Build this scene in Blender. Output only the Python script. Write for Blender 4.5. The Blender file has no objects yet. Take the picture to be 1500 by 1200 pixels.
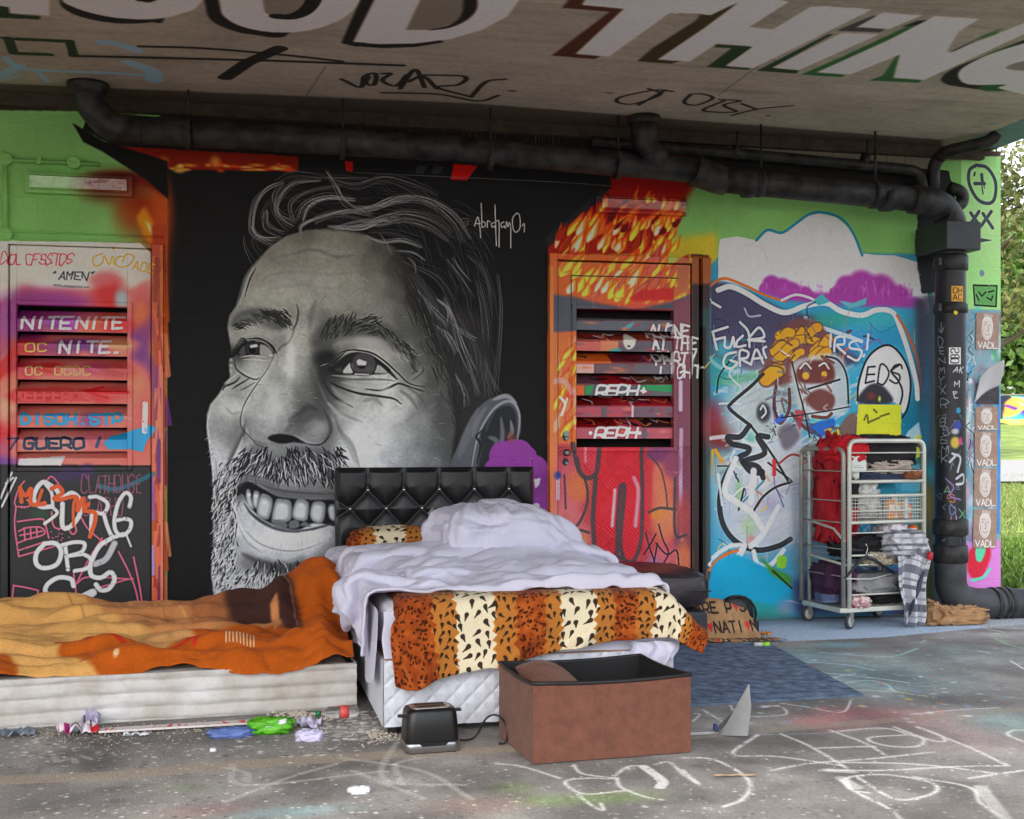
import bpy, math, random
import numpy as np
from mathutils import Vector, Matrix, noise as mnoise

# ---------------------------------------------------------------- camera, sky, sun, exposure
scene = bpy.context.scene
COL = scene.collection
cam_d = bpy.data.cameras.new('camera'); cam = bpy.data.objects.new('camera', cam_d); COL.objects.link(cam)
cam.location = (0, 0, 1.2); cam.rotation_euler = (math.pi / 2, 0, -math.radians(12.77))
cam_d.sensor_width = 36; cam_d.lens = 43.2; cam_d.shift_y = 0.0267; cam_d.clip_start = .05; cam_d.clip_end = 900
scene.camera = cam
world = bpy.data.worlds.new('World'); scene.world = world; world.use_nodes = True
wn = world.node_tree; bg = wn.nodes['Background']
sky = wn.nodes.new('ShaderNodeTexSky'); sky.sky_type = 'NISHITA'; sky.sun_disc = False
sky.sun_elevation = math.radians(48); sky.sun_rotation = math.radians(215); sky.dust_density = 3; sky.air_density = 1
hs = wn.nodes.new('ShaderNodeHueSaturation'); hs.inputs['Saturation'].default_value = .38
wn.links.new(sky.outputs[0], hs.inputs['Color']); wn.links.new(hs.outputs[0], bg.inputs[0]); bg.inputs[1].default_value = .15
sun_d = bpy.data.lights.new('sun', 'SUN'); sun_d.energy = .8; sun_d.angle = math.radians(20); sun_d.color = (1, .96, .9)
sun = bpy.data.objects.new('sun', sun_d); COL.objects.link(sun)
sun.rotation_euler = (math.radians(42), 0, math.radians(-35))
vs = scene.view_settings; vs.view_transform = 'Standard'; vs.look = 'None'; vs.gamma = 1; vs.exposure = 1.68; vs.use_curve_mapping = False
scene.cycles.max_bounces = 8; scene.cycles.diffuse_bounces = 5
KW, KC, KF = 0.64, 0.60, 0.56
# ---------------------------------------------------------------- geometry of the place
THETA = math.radians(12.77); CT, ST = math.cos(THETA), math.sin(THETA)
HC, FPX, CX0, HY = 1.2, 1800.0, 750.0, 640.0      # eye height, lens in photo pixels, centre column, horizon row
WALL_Y, CEIL_Z = 7.52, 3.17

def ray(x, t):
    u = (x - CX0) / FPX
    return t * (ST + u * CT), t * (CT - u * ST)
def on_wall(x, y, Y=WALL_Y):                       # point of the wall seen at a photo pixel -> (X, Z)
    x = np.asarray(x, float); y = np.asarray(y, float)
    u = (x - CX0) / FPX; t = Y / (CT - u * ST)
    return t * (ST + u * CT), HC + (HY - y) / FPX * t
def on_level(x, y, z=0.0):                         # point of a level plane -> (X, Y)
    x = np.asarray(x, float); y = np.asarray(y, float)
    t = FPX * (z - HC) / (HY - y); u = (x - CX0) / FPX
    return t * (ST + u * CT), t * (CT - u * ST)

# ---------------------------------------------------------------- spray-can painter (numpy)
def vnoise(h, w, cell, seed=0, octaves=3):
    r = np.random.RandomState(seed); out = np.zeros((h, w), np.float32); a, s = 1.0, 0.0
    for o in range(octaves):
        c = max(1.5, cell / 2 ** o); gh, gw = int(h / c) + 3, int(w / c) + 3
        g = r.rand(gh, gw).astype(np.float32)
        yy = np.arange(h) / c; xx = np.arange(w) / c
        y0 = yy.astype(int); x0 = xx.astype(int); fy = (yy - y0); fx = (xx - x0)
        fy = (fy * fy * (3 - 2 * fy))[:, None].astype(np.float32); fx = (fx * fx * (3 - 2 * fx))[None].astype(np.float32)
        a0 = g[y0][:, x0] * (1 - fx) + g[y0][:, x0 + 1] * fx; a1 = g[y0 + 1][:, x0] * (1 - fx) + g[y0 + 1][:, x0 + 1] * fx
        out += a * (a0 * (1 - fy) + a1 * fy); s += a; a *= 0.5
    return out / s

def boxblur(m, r):
    r = int(round(r))
    if r < 1: return m
    k = 2 * r + 1
    for ax in (0, 1):
        p = np.pad(m, [(r + 1, r) if i == ax else (0, 0) for i in (0, 1)], mode='edge').cumsum(axis=ax, dtype=np.float64)
        m = ((p[k:] - p[:-k]) if ax == 0 else (p[:, k:] - p[:, :-k])) / k
    return m.astype(np.float32)

def crom(P, closed=False, n=6):                    # Catmull-Rom through the points
    P = np.asarray(P, float)
    if len(P) < 3: 
        t = np.linspace(0, 1, n + 1)[:, None]; return P[0] * (1 - t) + P[1] * t
    Q = np.vstack([P[-1], P, P[0], P[1]]) if closed else np.vstack([2 * P[0] - P[1], P, 2 * P[-1] - P[-2]])
    m = len(P) if closed else len(P) - 1
    t = np.linspace(0, 1, n, endpoint=False)[:, None]; out = []
    for i in range(m):
        a, b, c, d = Q[i], Q[i + 1], Q[i + 2], Q[i + 3]
        out.append(0.5 * ((2 * b) + (c - a) * t + (2 * a - 5 * b + 4 * c - d) * t ** 2 + (3 * b - a - 3 * c + d) * t ** 3))
    out = np.vstack(out)
    return out if closed else np.vstack([out, P[-1]])

FONT = {k: [[(int(q[0]), int(q[1])) for q in s.split()] for s in v.split(';')] for k, v in {
 'A': "00 26 40;12 32", 'B': "00 06 26 35 34 23 03;23 32 31 20 00", 'C': "45 36 16 05 01 10 30 41", 'D': "00 06 26 44 42 20 00",
 'E': "40 00 06 46;03 33", 'F': "00 06 46;03 33", 'G': "45 36 16 05 01 10 30 42 43 23", 'H': "00 06;40 46;03 43", 'I': "20 26",
 'J': "36 31 20 10 01", 'K': "00 06;46 02;13 40", 'L': "06 00 40", 'M': "00 06 23 46 40", 'N': "00 06 40 46", 'O': "16 05 01 10 30 41 45 36 16",
 'P': "00 06 36 45 43 32 02", 'Q': "16 05 01 10 30 41 45 36 16;22 40", 'R': "00 06 36 45 43 32 02;22 40", 'S': "45 36 16 05 04 13 33 42 41 30 10 01",
 'T': "20 26;06 46", 'U': "06 01 10 30 41 46", 'V': "06 20 46", 'W': "06 10 24 30 46", 'X': "00 46;06 40", 'Y': "06 23 46;23 20", 'Z': "06 46 00 40",
 '0': "16 05 01 10 30 41 45 36 16", '1': "15 26 20", '!': "26 22;20 20", '.': "20 20", '-': "13 33", '"': "16 15;26 25", '@': "33 23 22 32 34 24 13 11 20 40",
 "'": "26 25", ',': "20 10", '7': "06 46 10", '*': "13 33;22 24"}.items()}

class Canvas:
    def __init__(s, w, h, col, fn, sc):            # fn maps photo px -> canvas px, sc(x, y) = canvas px per unit of brush width
        s.w, s.h, s.fn, s.sc = w, h, fn, sc
        s.a = np.empty((h, w, 3), np.float32); s.a[:] = np.array(col, np.float32)
        s.r = np.random.RandomState(5); s.grain = s.r.rand(h, w).astype(np.float32); s.cl = vnoise(h, w, 9, 3, 3)
    def put(s, x0, y0, m, col):
        h, w = m.shape; v = s.a[y0:y0 + h, x0:x0 + w]
        v += m[..., None] * (np.array(col, np.float32) - v)
    def poly(s, P, col, f=1.0, al=1.0, smooth=False, rough=0, clip=None):
        if smooth: P = crom(P, True, 5)
        P = np.asarray(P, float); X, Y = s.fn(P[:, 0], P[:, 1]); k = s.sc(P[:, 0].mean(), P[:, 1].mean()); f = f * k
        pad = int(f * 1.6 + rough * k + 3)
        x0, x1 = int(max(0, X.min() - pad)), int(min(s.w, X.max() + pad)); y0, y1 = int(max(0, Y.min() - pad)), int(min(s.h, Y.max() + pad))
        if x1 - x0 < 2 or y1 - y0 < 2: return
        W, H = x1 - x0, y1 - y0; acc = np.zeros((H, W + 2), np.float32); X = X - x0; Y = Y - y0
        for i in range(len(X)):
            xa, ya, xb, yb = X[i - 1], Y[i - 1], X[i], Y[i]
            if ya == yb: continue
            sg = 1.0 if yb > ya else -1.0
            if sg < 0: xa, ya, xb, yb = xb, yb, xa, ya
            r0, r1 = max(0, math.ceil(ya - .5)), min(H, math.ceil(yb - .5))
            if r1 <= r0: continue
            rr = np.arange(r0, r1); xs = np.clip(xa + (rr + .5 - ya) * (xb - xa) / (yb - ya), 0, W - .001)
            c = xs.astype(int); fr = xs - c
            acc[rr, c] += sg * (1 - fr); acc[rr, c + 1] += sg * fr
        m = np.abs(acc.cumsum(1)[:, :W]).clip(0, 1)
        if f > .6:
            m = boxblur(boxblur(m, max(1, f / 2)), max(1, f / 2)) if f > 1.5 else boxblur(m, 1)
        if rough: m = ((m - .5) * 2 + (s.cl[y0:y1, x0:x1] - .5) * rough + .5).clip(0, 1)
        if clip is not None: m = m * clip[y0:y1, x0:x1]
        s.put(x0, y0, m * al, col)
    def mask(s, P, f=1, smooth=False):
        b = s.a; s.a = np.zeros((s.h, s.w, 3), np.float32); s.poly(P, (1, 1, 1), f, 1, smooth); m = s.a[..., 0]; s.a = b; return m
    def st(s, P, w, col, al=1.0, f=None, taper=0, smooth=True, dry=0, n=6):   # brush stroke, w in photo px; taper 1: both ends, 2: tail end
        P = np.asarray(P, float)
        if smooth and len(P) > 2: P = crom(P, False, n)
        X, Y = s.fn(P[:, 0], P[:, 1]); k = s.sc(P[:, 0].mean(), P[:, 1].mean())
        R = np.full(len(X), w * k / 2); tt = np.linspace(0, 1, len(X))
        if taper == 1: R = R * (0.25 + .75 * np.sin(np.pi * tt) ** .7)
        if taper == 2: R = R * (1.05 - tt * .9)
        ff = max(.8, (f if f is not None else .8) * k); pad = R.max() + ff + 2
        if len(X) == 1: X = np.append(X, X[0] + .01); Y = np.append(Y, Y[0]); R = np.append(R, R[0])
        x0, x1 = int(max(0, X.min() - pad)), int(min(s.w, X.max() + pad)); y0, y1 = int(max(0, Y.min() - pad)), int(min(s.h, Y.max() + pad))
        if x1 - x0 < 1 or y1 - y0 < 1: return
        D = np.full((y1 - y0, x1 - x0), 1e3, np.float32)
        for i in range(len(X) - 1):
            p2 = max(R[i], R[i + 1]) + ff + 2
            a0, a1 = int(max(x0, min(X[i], X[i + 1]) - p2)), int(min(x1, max(X[i], X[i + 1]) + p2)) + 1
            b0, b1 = int(max(y0, min(Y[i], Y[i + 1]) - p2)), int(min(y1, max(Y[i], Y[i + 1]) + p2)) + 1
            a1, b1 = min(a1, x1), min(b1, y1)
            if a1 <= a0 or b1 <= b0: continue
            gx = np.arange(a0, a1, dtype=np.float32)[None] + .5 - X[i]; gy = np.arange(b0, b1, dtype=np.float32)[:, None] + .5 - Y[i]
            dx, dy = X[i + 1] - X[i], Y[i + 1] - Y[i]; L = dx * dx + dy * dy + 1e-6
            t = ((gx * dx + gy * dy) / L).clip(0, 1)
            d = np.sqrt((gx - t * dx) ** 2 + (gy - t * dy) ** 2) - (R[i] + t * (R[i + 1] - R[i]))
            v = D[b0 - y0:b1 - y0, a0 - x0:a1 - x0]; np.minimum(v, d, out=v)
        m = (.5 - D / ff).clip(0, 1)
        if f is not None and f > 2: m = m * m * (3 - 2 * m)
        if dry: m = m * ((s.grain[y0:y1, x0:x1] * .5 + s.cl[y0:y1, x0:x1]) > dry)
        s.put(x0, y0, m * al, col)
    def blob(s, x, y, rx, ry, col, al=1.0, hard=0.0, rot=0):
        X, Y = s.fn(np.array([x]), np.array([y])); X, Y = X[0], Y[0]; k = s.sc(x, y); rx, ry = rx * k, ry * k; rx, ry = rx * (1.4 - .35 * hard), ry * (1.4 - .35 * hard); R = max(rx, ry) * 1.05 + 1
        x0, x1, y0, y1 = int(max(0, X - R)), int(min(s.w, X + R)), int(max(0, Y - R)), int(min(s.h, Y + R))
        if x1 <= x0 or y1 <= y0: return
        gx = np.arange(x0, x1, dtype=np.float32)[None] - X; gy = np.arange(y0, y1, dtype=np.float32)[:, None] - Y
        c, n = math.cos(math.radians(rot)), math.sin(math.radians(rot)); a, b = (gx * c + gy * n) / rx, (gy * c - gx * n) / ry
        d = np.sqrt(a * a + b * b); m = ((1 - d) / max(1e-3, 1 - hard)).clip(0, 1); m = m * m * (3 - 2 * m)
        s.put(x0, y0, m * al, col)
    def text(s, T, x, y, h, w, col, wd=.6, sl=0, drop=0, al=1.0, jit=.03, gap=.3, rot=0, f=None, dry=0):
        cx = 0.0; r = s.r; c, n = math.cos(math.radians(rot)), math.sin(math.radians(rot))
        for ch in T:
            if ch == ' ': cx += h * wd * .8; continue
            g = FONT.get(ch.upper())
            if g is None: continue
            for pl in g:
                Q = []
                for (a, b) in pl:
                    px = cx + (a / 4 * wd + b / 6 * sl + r.randn() * jit) * h; py = -(b / 6 + r.randn() * jit) * h
                    Q.append((x + px * c - py * n, y + px * n + py * c))
                if len(Q) == 2 and Q[0] == Q[1]: Q = Q[:1]
                if len(pl) > 4: s.st(Q, w, col, al, f=f, dry=dry, n=3)
                else: s.st(Q, w, col, al, f=f, smooth=False, dry=dry)
            cx += h * (wd + gap)
    def spots(s, n, box, r, cols, al=(.3, .9), seed=1):
        q = np.random.RandomState(seed)
        for i in range(n):
            x, y = q.uniform(box[0], box[2]), q.uniform(box[1], box[3])
            s.blob(x, y, q.uniform(*r), q.uniform(*r), cols[q.randint(len(cols))], q.uniform(*al), .3, q.uniform(0, 180))
    def lin(s, k=1.0):                              # sRGB 0..255 as photographed -> paint reflectance
        c = (s.a / 255).clip(0, 1); c = np.where(c < .04045, c / 12.92, ((c + .055) / 1.055) ** 2.4)
        return (c / k).clip(0.004, .88)
# ---------------------------------------------------------------- the painted wall
WS = 280.0; WX0,WZ1 = -2.3,3.3; WW,WH = 2128,924
def wall_px(x,y):
    X,Z = on_wall(x,y); return (X-WX0)*WS,(WZ1-Z)*WS
def wall_sc(x,y):
    return WS*WALL_Y / (CT-(x-CX0) / FPX*ST) / FPX

def paint_wall():
    c = Canvas(WW,WH,(118,170,94),wall_px,wall_sc)
    R = np.random.RandomState(11)
    P,S,B,T = c.poly,c.st,c.blob,c.text
    K = (17,17,18)
    # green field drifts in tone
    for i in range(60):
        B(R.uniform(-150,1500),R.uniform(130,420),R.uniform(30,110),R.uniform(20,60),[(134,186,108),(104,158,80),(142,186,114)][i % 3],.3)
    # bare concrete band along the top right, soot-black strip behind the pipes
    P([(960,170),(1480,196),(1480,232),(1376,236),(1372,285),(1000,268)],(122,116,102),3,1,rough=1)
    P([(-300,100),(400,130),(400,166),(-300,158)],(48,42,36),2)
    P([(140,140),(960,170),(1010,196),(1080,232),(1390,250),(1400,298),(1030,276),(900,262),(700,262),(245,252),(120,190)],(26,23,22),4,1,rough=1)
    for x in range(170, 1340, 5):                  # drips and scratches out of the joint
        y = 141+x*.052; 
        if R.rand() < .8: S([(x,y+R.uniform(4,14)),(x+R.uniform(-3,3),y+R.uniform(22,44))],R.uniform(.5,1.2),[(110,95,74),(90,60,30),(70,64,56)][R.randint(3)],R.uniform(.2,.7),smooth=False)
    for x,w_ in ((505,30),(690,60),(1000,30),(170,30),(640,50)):
        B(x,150+x*.052+22,w_,9,(150,62,14),.6)
    P([(155,166),(235,168),(230,176),(160,174)],(112,168,84),2)
    # ---------------- mural black panel
    P([(245,226),(804,250),(804,1000),(245,1000)],(20,20,21),1)
    P([(801,250),(915,262),(801,368)],(20,20,21),1.5)
    S([(805,352),(880,285)],12,(38,38,40),.8,f=10,smooth=False)
    # flames along the top edge
    P([(150,213),(437,229),(437,252),(245,248),(175,228)],(128,28,10),1.5)
    for i in range(26): B(R.uniform(235,425),R.uniform(240,251),R.uniform(4,14),R.uniform(2,4),[(230,150,40),(215,70,15),(240,190,90)][i % 3],.7)
    B(315,236,9,10,(226,150,60),.8); B(240,234,8,7,(214,120,30),.6)
    P([(505,236),(517,237),(517,252),(507,251)],(165,18,12),1); P([(665,240),(700,243),(684,264),(660,263)],(190,14,10),1)
    for x in (612,636): P([(x,243),(x+14,244),(x+8,255),(x-4,254)],(44,46,52),1)
    S([(520,253),(800,266),(915,274)],.9,(100,98,92),.7)
    # ---------------- flames left of the mural
    for (x,y,rx,ry,col,al) in ((150,275,40,25,(96,18,10),.9),(190,265,50,22,(120,20,8),.95),(205,300,42,30,(140,26,8),.95),(225,330,30,50,(160,50,12),.95),
                                    (190,320,26,34,(150,60,14),.7),(235,300,18,50,(196,76,22),.9),(232,400,18,90,(170,62,22),.95),(175,258,40,8,(60,14,10),.9)): B(x,y,rx,ry,col,al)
    P([(118,250),(245,262),(245,290),(196,262)],(110,20,8),8,.9)
    P([(200,318),(212,302),(224,326),(236,352),(224,360),(210,345)],(224,130,24),5); P([(212,322),(220,330),(230,348),(224,348)],(250,226,150),3)
    P([(106,180),(150,206),(245,236),(247,292),(212,262),(150,222),(122,208)],(18,16,16),2)
    P([(222,330),(245,330),(242,905),(222,905)],(168,60,28),4)
    for i in range(90):
        y = R.uniform(360,900); x = R.uniform(224,243); S([(x,y),(x+R.uniform(-6,6),y+R.uniform(20,70))],R.uniform(2,8),[(214,92,60),(232,112,84),(150,44,30),(112,50,130),(226,128,90),(190,70,40),(96,30,60)][R.randint(7)] if y > 480 else [(170,74,22),(196,96,30),(126,30,14)][R.randint(3)],.7,f=3)
    for y0,y1,col in ((560,640,(90,52,40)),(700,760,(130,84,170)),(800,840,(150,130,200)),(880,905,(110,50,120))): S([(224,y0),(225,y1)],5,col,.8,f=2,smooth=False)
    S([(239,560),(238,905)],5,(236,116,92),.9,f=2,smooth=False)
    # ---------------- left door: white top, purple and coral body, black base
    P([(-300,352),(205,356),(222,372),(222,420),(190,430),(180,448),(20,450),(0,470),(-300,470)],(198,192,182),2,rough=1)
    P([(-300,455),(22,440),(24,690),(-300,690)],(176,80,110),8)
    P([(24,448),(30,418),(60,424),(190,424),(222,408),(222,700),(15,700)],(214,108,96),7)
    for (x,y,rx,ry,col,al,rot) in ((75,442,75,22,(132,34,120),.95,0),(40,470,30,50,(128,26,104),.9,0),(10,470,30,30,(150,70,150),.8,0),(160,430,26,34,(190,20,24),.95,0),(150,410,24,12,(214,90,96),.8,0),
            (207,470,18,44,(150,40,90),.9,0),(206,462,14,30,(220,120,40),.7,0),(206,500,16,36,(112,40,110),.8,20),(212,530,14,50,(96,40,120),.8,-20),(205,560,18,30,(232,120,84),.8,0),(212,620,16,50,(206,84,80),.8,0),
            (178,438,12,18,(150,176,180),.9,0),(10,560,22,40,(224,120,90),.8,0),(5,540,24,14,(190,30,30),.9,-30),(10,630,20,20,(190,24,36),.9,-40),(5,680,30,14,(110,60,150),.9,0),(12,600,16,30,(230,170,120),.7,0)): B(x,y,rx,ry,col,al,.2,rot)
    S([(-60,600),(-10,560),(20,520),(40,505)],12,(196,26,30),.9,f=4)
    for y,cols in ((473,[(130,34,110),(120,50,130),(150,60,160),(210,90,60),(196,30,40)]),(508,[(190,40,36),(150,40,90),(110,50,120),(96,40,120),(228,130,90)]),
                    (543,[(180,34,60),(176,30,30),(214,110,110),(170,60,90),(170,60,60)]),(578,[(190,34,50),(176,30,34),(200,90,70),(200,34,38),(190,60,60)]),
                    (613,[(180,90,90),(200,110,90),(206,130,110),(120,70,120),(206,110,100)]),(648,[(196,96,96),(206,112,110),(214,130,120),(190,90,110),(200,100,96)])):
        for i,q in enumerate(cols):
            for j in range(3): B(26+i*34+R.uniform(0,24),y+R.uniform(-8,8),R.uniform(16,30),R.uniform(8,14),q,.7)
            S([(30+i*33,y+R.uniform(-8,0)),(60+i*33,y+R.uniform(-3,8))],5,tuple(min(255,v+30) for v in q),.5,f=3,smooth=False)
    W = (214,208,210)
    T("NITE",32,481,17,4.2,W,.9,.15,gap=.2); T("NITE",112,481,17,4.2,W,.85,.15,gap=.18)
    T("NITE,",87,517,17,4.2,W,.85,.12,gap=.3)
    T("OC",38,515,12,2.5,(196,150,70),1,gap=.5); T("OC  OCDC",38,549,12,2.5,(190,150,90),.8,gap=.35)
    for i in range(5): B(30+i*20,580,16,9,(190,24,34),.8)
    T("KEEFERUE",24,587,16,4,(222,60,60),.7,gap=.15); S([(125,573),(160,575),(188,575)],5,(196,22,30)); S([(150,566),(130,574),(158,583)],4,(196,22,30))
    T("DISOH.STP",32,621,14,4.4,(44,140,200),.85,gap=.35)
    T("GUERO",36,657,15,4,(44,52,78),.95,gap=.25); T("7",12,658,16,3,(60,50,90),.9); S([(142,654),(146,642)],5,(60,70,100))
    P([(152,650),(160,640),(190,632),(222,622),(230,628),(214,648),(210,662),(190,658),(160,658)],(36,150,206),2,rough=1.5)
    S([(213,592),(212,632)],8,(222,218,220),dry=.45)
    T("DOL CFSSTDS",2,388,15,1.4,(196,60,64),.55,.25,jit=.07,gap=.1)
    S([(150,372),(137,378),(139,390),(150,386),(153,376),(160,388),(165,376),(168,388)],2,(222,160,30)); B(166,364,2,2,(222,160,30),1,.5)
    S([(182,376),(172,378),(170,388),(180,392),(192,386),(196,376),(186,373),(180,384)],2,(222,160,30)); T("AOE",195,395,13,2,(222,160,30),.55,rot=12)
    T('"AMEN"',76,410,11,1.6,(30,28,30),.7,.2,jit=.06); S([(80,418),(100,420),(130,421)],3,(110,104,108),.8,dry=.5)
    P([(-300,686),(15,680),(222,682),(222,1000),(-300,1000)],(30,29,31),1.5)
    P([(28,672),(96,668),(90,682),(26,682)],(206,196,206),2,rough=1)
    for i in range(10): B(R.uniform(80,130),R.uniform(686,700),R.uniform(7,16),R.uniform(6,12),(52,30,84),.6)
    B(60,752,20,14,(22,62,40),.8); B(160,700,30,18,(26,44,40),.8); S([(145,712),(175,716),(225,694)],7,(20,108,130),.75,f=4)
    pk = (178,78,104)
    for q in ([(24,742),(22,735),(28,716),(36,705)],[(24,742),(42,742),(44,736),(40,732)],[(24,742),(22,770),(28,815)],[(26,764),(60,760),(66,766),(72,788)],[(28,778),(40,773),(58,772),(66,778),(62,784),(40,790),(27,795)],
              [(36,773),(37,791)],[(45,772),(46,789)],[(54,772),(55,787)],[(30,784),(62,778)],[(28,806),(64,794)],[(28,815),(70,803),(80,800)],[(68,705),(76,698),(86,708)],
              [(76,750),(78,768),(84,774),(92,772),(88,758)],[(98,770),(106,782),(112,778),(110,768)],[(118,756),(130,775),(156,798)],[(150,788),(130,820),(112,855)],
              [(174,808),(190,840),(200,868),(206,905)],[(196,816),(206,866),(210,905)],[(108,838),(112,870)],[(112,855),(130,845),(190,848),(192,846)],[(140,862),(188,848)],[(130,898),(170,892),(204,884)],
              [(16,905),(20,862),(24,858),(54,864),(56,868),(58,890)],[(32,875),(30,886)],[(48,876),(47,890)]):
        S(q,2.6,pk,.9,dry=.25)
    B(32,743,1.6,1.6,pk,1,.5); B(36,743,1.6,1.6,pk,1,.5)
    for i in range(14): S([(R.uniform(75,105),778+R.uniform(-2,14)),(R.uniform(75,105),782+R.uniform(0,10))][:1],2,pk)
    for L_,y,x in (("CLATHOUSE",722,120),("CLATHO",755,122)): T(L_,x,y,26,1.6,(130,64,92),.3,0,gap=.08,jit=.03,al=.85)
    G = (186,184,190)
    def SS(q,w=7,col=G): S(q,w,col,.95,dry=.32,f=1.5); S(q,w*.5,tuple(min(255,v+14) for v in col),.9,dry=.4)
    SS([(76,712),(64,706),(54,716),(50,732),(60,742),(76,742)]); SS([(66,708),(76,722),(78,742),(84,752),(66,767)],5); SS([(92,738),(92,770),(102,772),(116,756),(118,734),(106,722),(92,728),(82,716)],7)
    SS([(132,728),(144,728),(158,738),(152,752),(136,752),(134,780)],6); SS([(152,752),(158,772),(166,786),(180,782)],6); SS([(190,742),(192,728),(184,722),(174,736),(168,760),(170,778),(180,784),(190,776),(192,764),(184,760),(172,762)],6)
    SS([(184,780),(192,800)],3)
    SS([(66,796),(54,810),(54,826),(66,832),(84,826),(90,808),(82,796),(66,796)],7); SS([(96,800),(100,834)],6); SS([(92,798),(110,794),(124,796),(120,808),(102,814),(122,812),(134,820),(128,832),(110,836)],6)
    SS([(164,788),(146,800),(134,824),(134,842),(148,846),(162,838),(168,848),(160,862),(148,864),(141,856)],7); SS([(168,796),(156,818),(140,826)],9,(150,148,154))
    SS([(108,858),(104,848),(86,846),(70,856),(68,868),(86,874),(108,876),(120,874)],7); SS([(136,868),(120,876),(106,886)],12)
    O = (226,74,22)
    for q,w in (([(30,714),(32,735)],6),([(30,716),(38,726),(46,716),(46,738),(66,738)],6),([(62,718),(56,738),(66,736)],5),([(76,716),(86,712),(92,722),(80,730),(88,732),(112,728),(114,748),(122,730),(124,748)],6),([(112,728),(108,740),(108,770)],4),([(130,738),(124,748),(138,750),(140,762),(132,786)],6)): S(q,w,O,.95)
    for q in ([(18,692),(2,730)],[(24,700),(4,742)],[(20,700),(10,708)]): S(q,3,(220,216,220),.95,smooth=False,dry=.2)
    # ================================================================= portrait
    face = [(352,434),(358,408),(375,382),(395,362),(420,345),(450,336),(485,334),(520,337),(555,348),(590,366),(606,392),(610,430),(622,462),(644,492),(662,524),(670,560),(672,610),(670,650),
            (680,690),(690,1000),(322,1000),(322,900),(313,870),(309,840),(312,800),(312,730),(311,690),(307,660),(303,635),(303,608),(308,592),(320,578),(326,568),(337,552),(335,532),(339,515),(336,496),(333,480),(336,462),(346,448)]
    fm = c.mask(face,1.6,False)
    V = """440,345,98 480,345,112 520,350,108 560,362,82 590,378,50 400,372,112 430,368,118 470,372,124 510,378,118 545,388,100 575,395,72 600,410,48
370,400,130 400,400,132 440,405,126 480,412,140 515,415,130 550,415,112 580,425,86 605,440,52 356,432,135 385,432,142 415,428,142 440,432,140 470,430,134 495,440,126 530,440,124 560,450,118 590,460,88 615,480,66 640,510,62
345,462,120 400,455,132 425,458,128 437,465,118 448,462,150 462,466,104 474,480,86 510,462,112 560,480,112 600,490,84 350,492,128 372,492,142 395,498,132 412,505,84 425,490,140 440,488,156 455,488,132 466,500,84 480,505,70 500,500,112 540,498,140 565,505,138 590,515,120 612,530,80 640,545,72 662,560,74
348,520,60 400,520,120 418,515,150 430,512,164 445,512,140 455,520,110 468,530,58 478,540,40 345,545,128 365,540,150 385,545,140 400,545,124 410,560,84 420,542,170 433,540,150 445,545,112 460,550,86 475,560,60 490,575,74 610,548,96 630,560,74 655,590,72
325,575,150 345,572,128 360,575,150 380,565,160 392,575,130 405,565,164 418,570,168 430,575,120 445,580,92 460,580,90 478,585,66 500,580,118 520,572,140 545,578,148 565,570,160 590,575,138 605,560,110 625,590,86 650,620,76
310,600,150 330,598,164 350,598,166 368,598,160 378,600,140 388,598,166 405,600,170 420,600,130 440,602,92 458,600,78 468,605,66 482,600,96 495,610,150 515,600,150 540,600,160 565,600,178 585,595,160 610,610,112 640,650,84 306,625,132 325,622,126 342,620,130 356,620,104 358,630,74 366,628,150 380,622,132 398,620,152 415,622,124 435,622,84 450,618,70 465,622,118 475,630,88 490,632,104 508,635,166 530,630,172 560,635,168 590,635,132 620,640,106 665,660,70
312,650,160 325,648,124 342,645,86 352,650,150 368,645,132 380,645,112 395,645,112 412,640,100 430,636,96 448,640,120 462,640,122 476,645,90 492,652,120 510,660,176 540,665,176 570,665,150 600,670,122 630,680,100
314,672,168 322,668,148 328,680,150 340,668,158 360,665,150 380,662,128 400,665,118 420,662,130 450,665,104 480,668,96 505,680,160 540,690,180 600,700,120 318,700,150 330,695,124 350,690,128 380,690,120 420,690,130 460,690,110 490,690,90
316,730,120 330,730,104 345,715,70 370,715,110 400,722,102 440,730,96 480,735,92 318,760,128 335,760,112 345,750,170 352,770,178 365,765,160 375,780,170 395,790,186 420,795,190 450,795,186 470,790,170 487,775,150 487,800,110 350,800,150 370,808,168 395,815,160 420,818,150 450,815,150 475,810,110
320,790,130 335,800,120 340,820,150 360,822,80 385,830,76 410,832,64 440,830,60 470,825,70 318,830,150 350,845,160 380,850,150 410,855,130 440,850,100 465,845,90 325,870,158 360,875,165 400,880,160 440,880,140 465,880,110 340,900,150 420,905,150 330,935,140 450,935,140"""
    V = np.array([[float(q) for q in v.split(',')] for v in V.split()])
    X,Y = wall_px(V[:,0],V[:,1])
    bx0,by0 = [int(v) for v in wall_px(295,328)]; bx1,by1 = [int(v) for v in wall_px(695,945)]; st_ = 3
    gx,gy = np.meshgrid(np.arange(bx0,bx1,st_),np.arange(by0,by1,st_))
    num = np.zeros(gx.shape); den = np.zeros(gx.shape)+1e-9
    for i in range(len(V)):
        d2 = (gx-X[i]) ** 2+(gy-Y[i]) ** 2; wgt = np.exp(-d2 / (2*10.5 ** 2))+np.exp(-d2 / (2*24. ** 2))*.02+np.exp(-d2 / (2*60. ** 2))*1e-5
        num += wgt*V[i,2]; den += wgt
    L = boxblur((num / den).astype(np.float32),1)
    L = np.repeat(np.repeat(L,st_,0),st_,1); L = boxblur(L,2); hh,ww = L.shape
    nz = vnoise(hh,ww,16,8,4)-.5; nz2 = vnoise(hh,ww,4,9,2)-.5
    L = 112+(L-104)*1.28; L = L*(1+nz*.15+nz2*.12)
    yy = np.linspace(0,1,hh)[:,None]; warm = (1-yy*2.6).clip(-.45,1)
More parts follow.
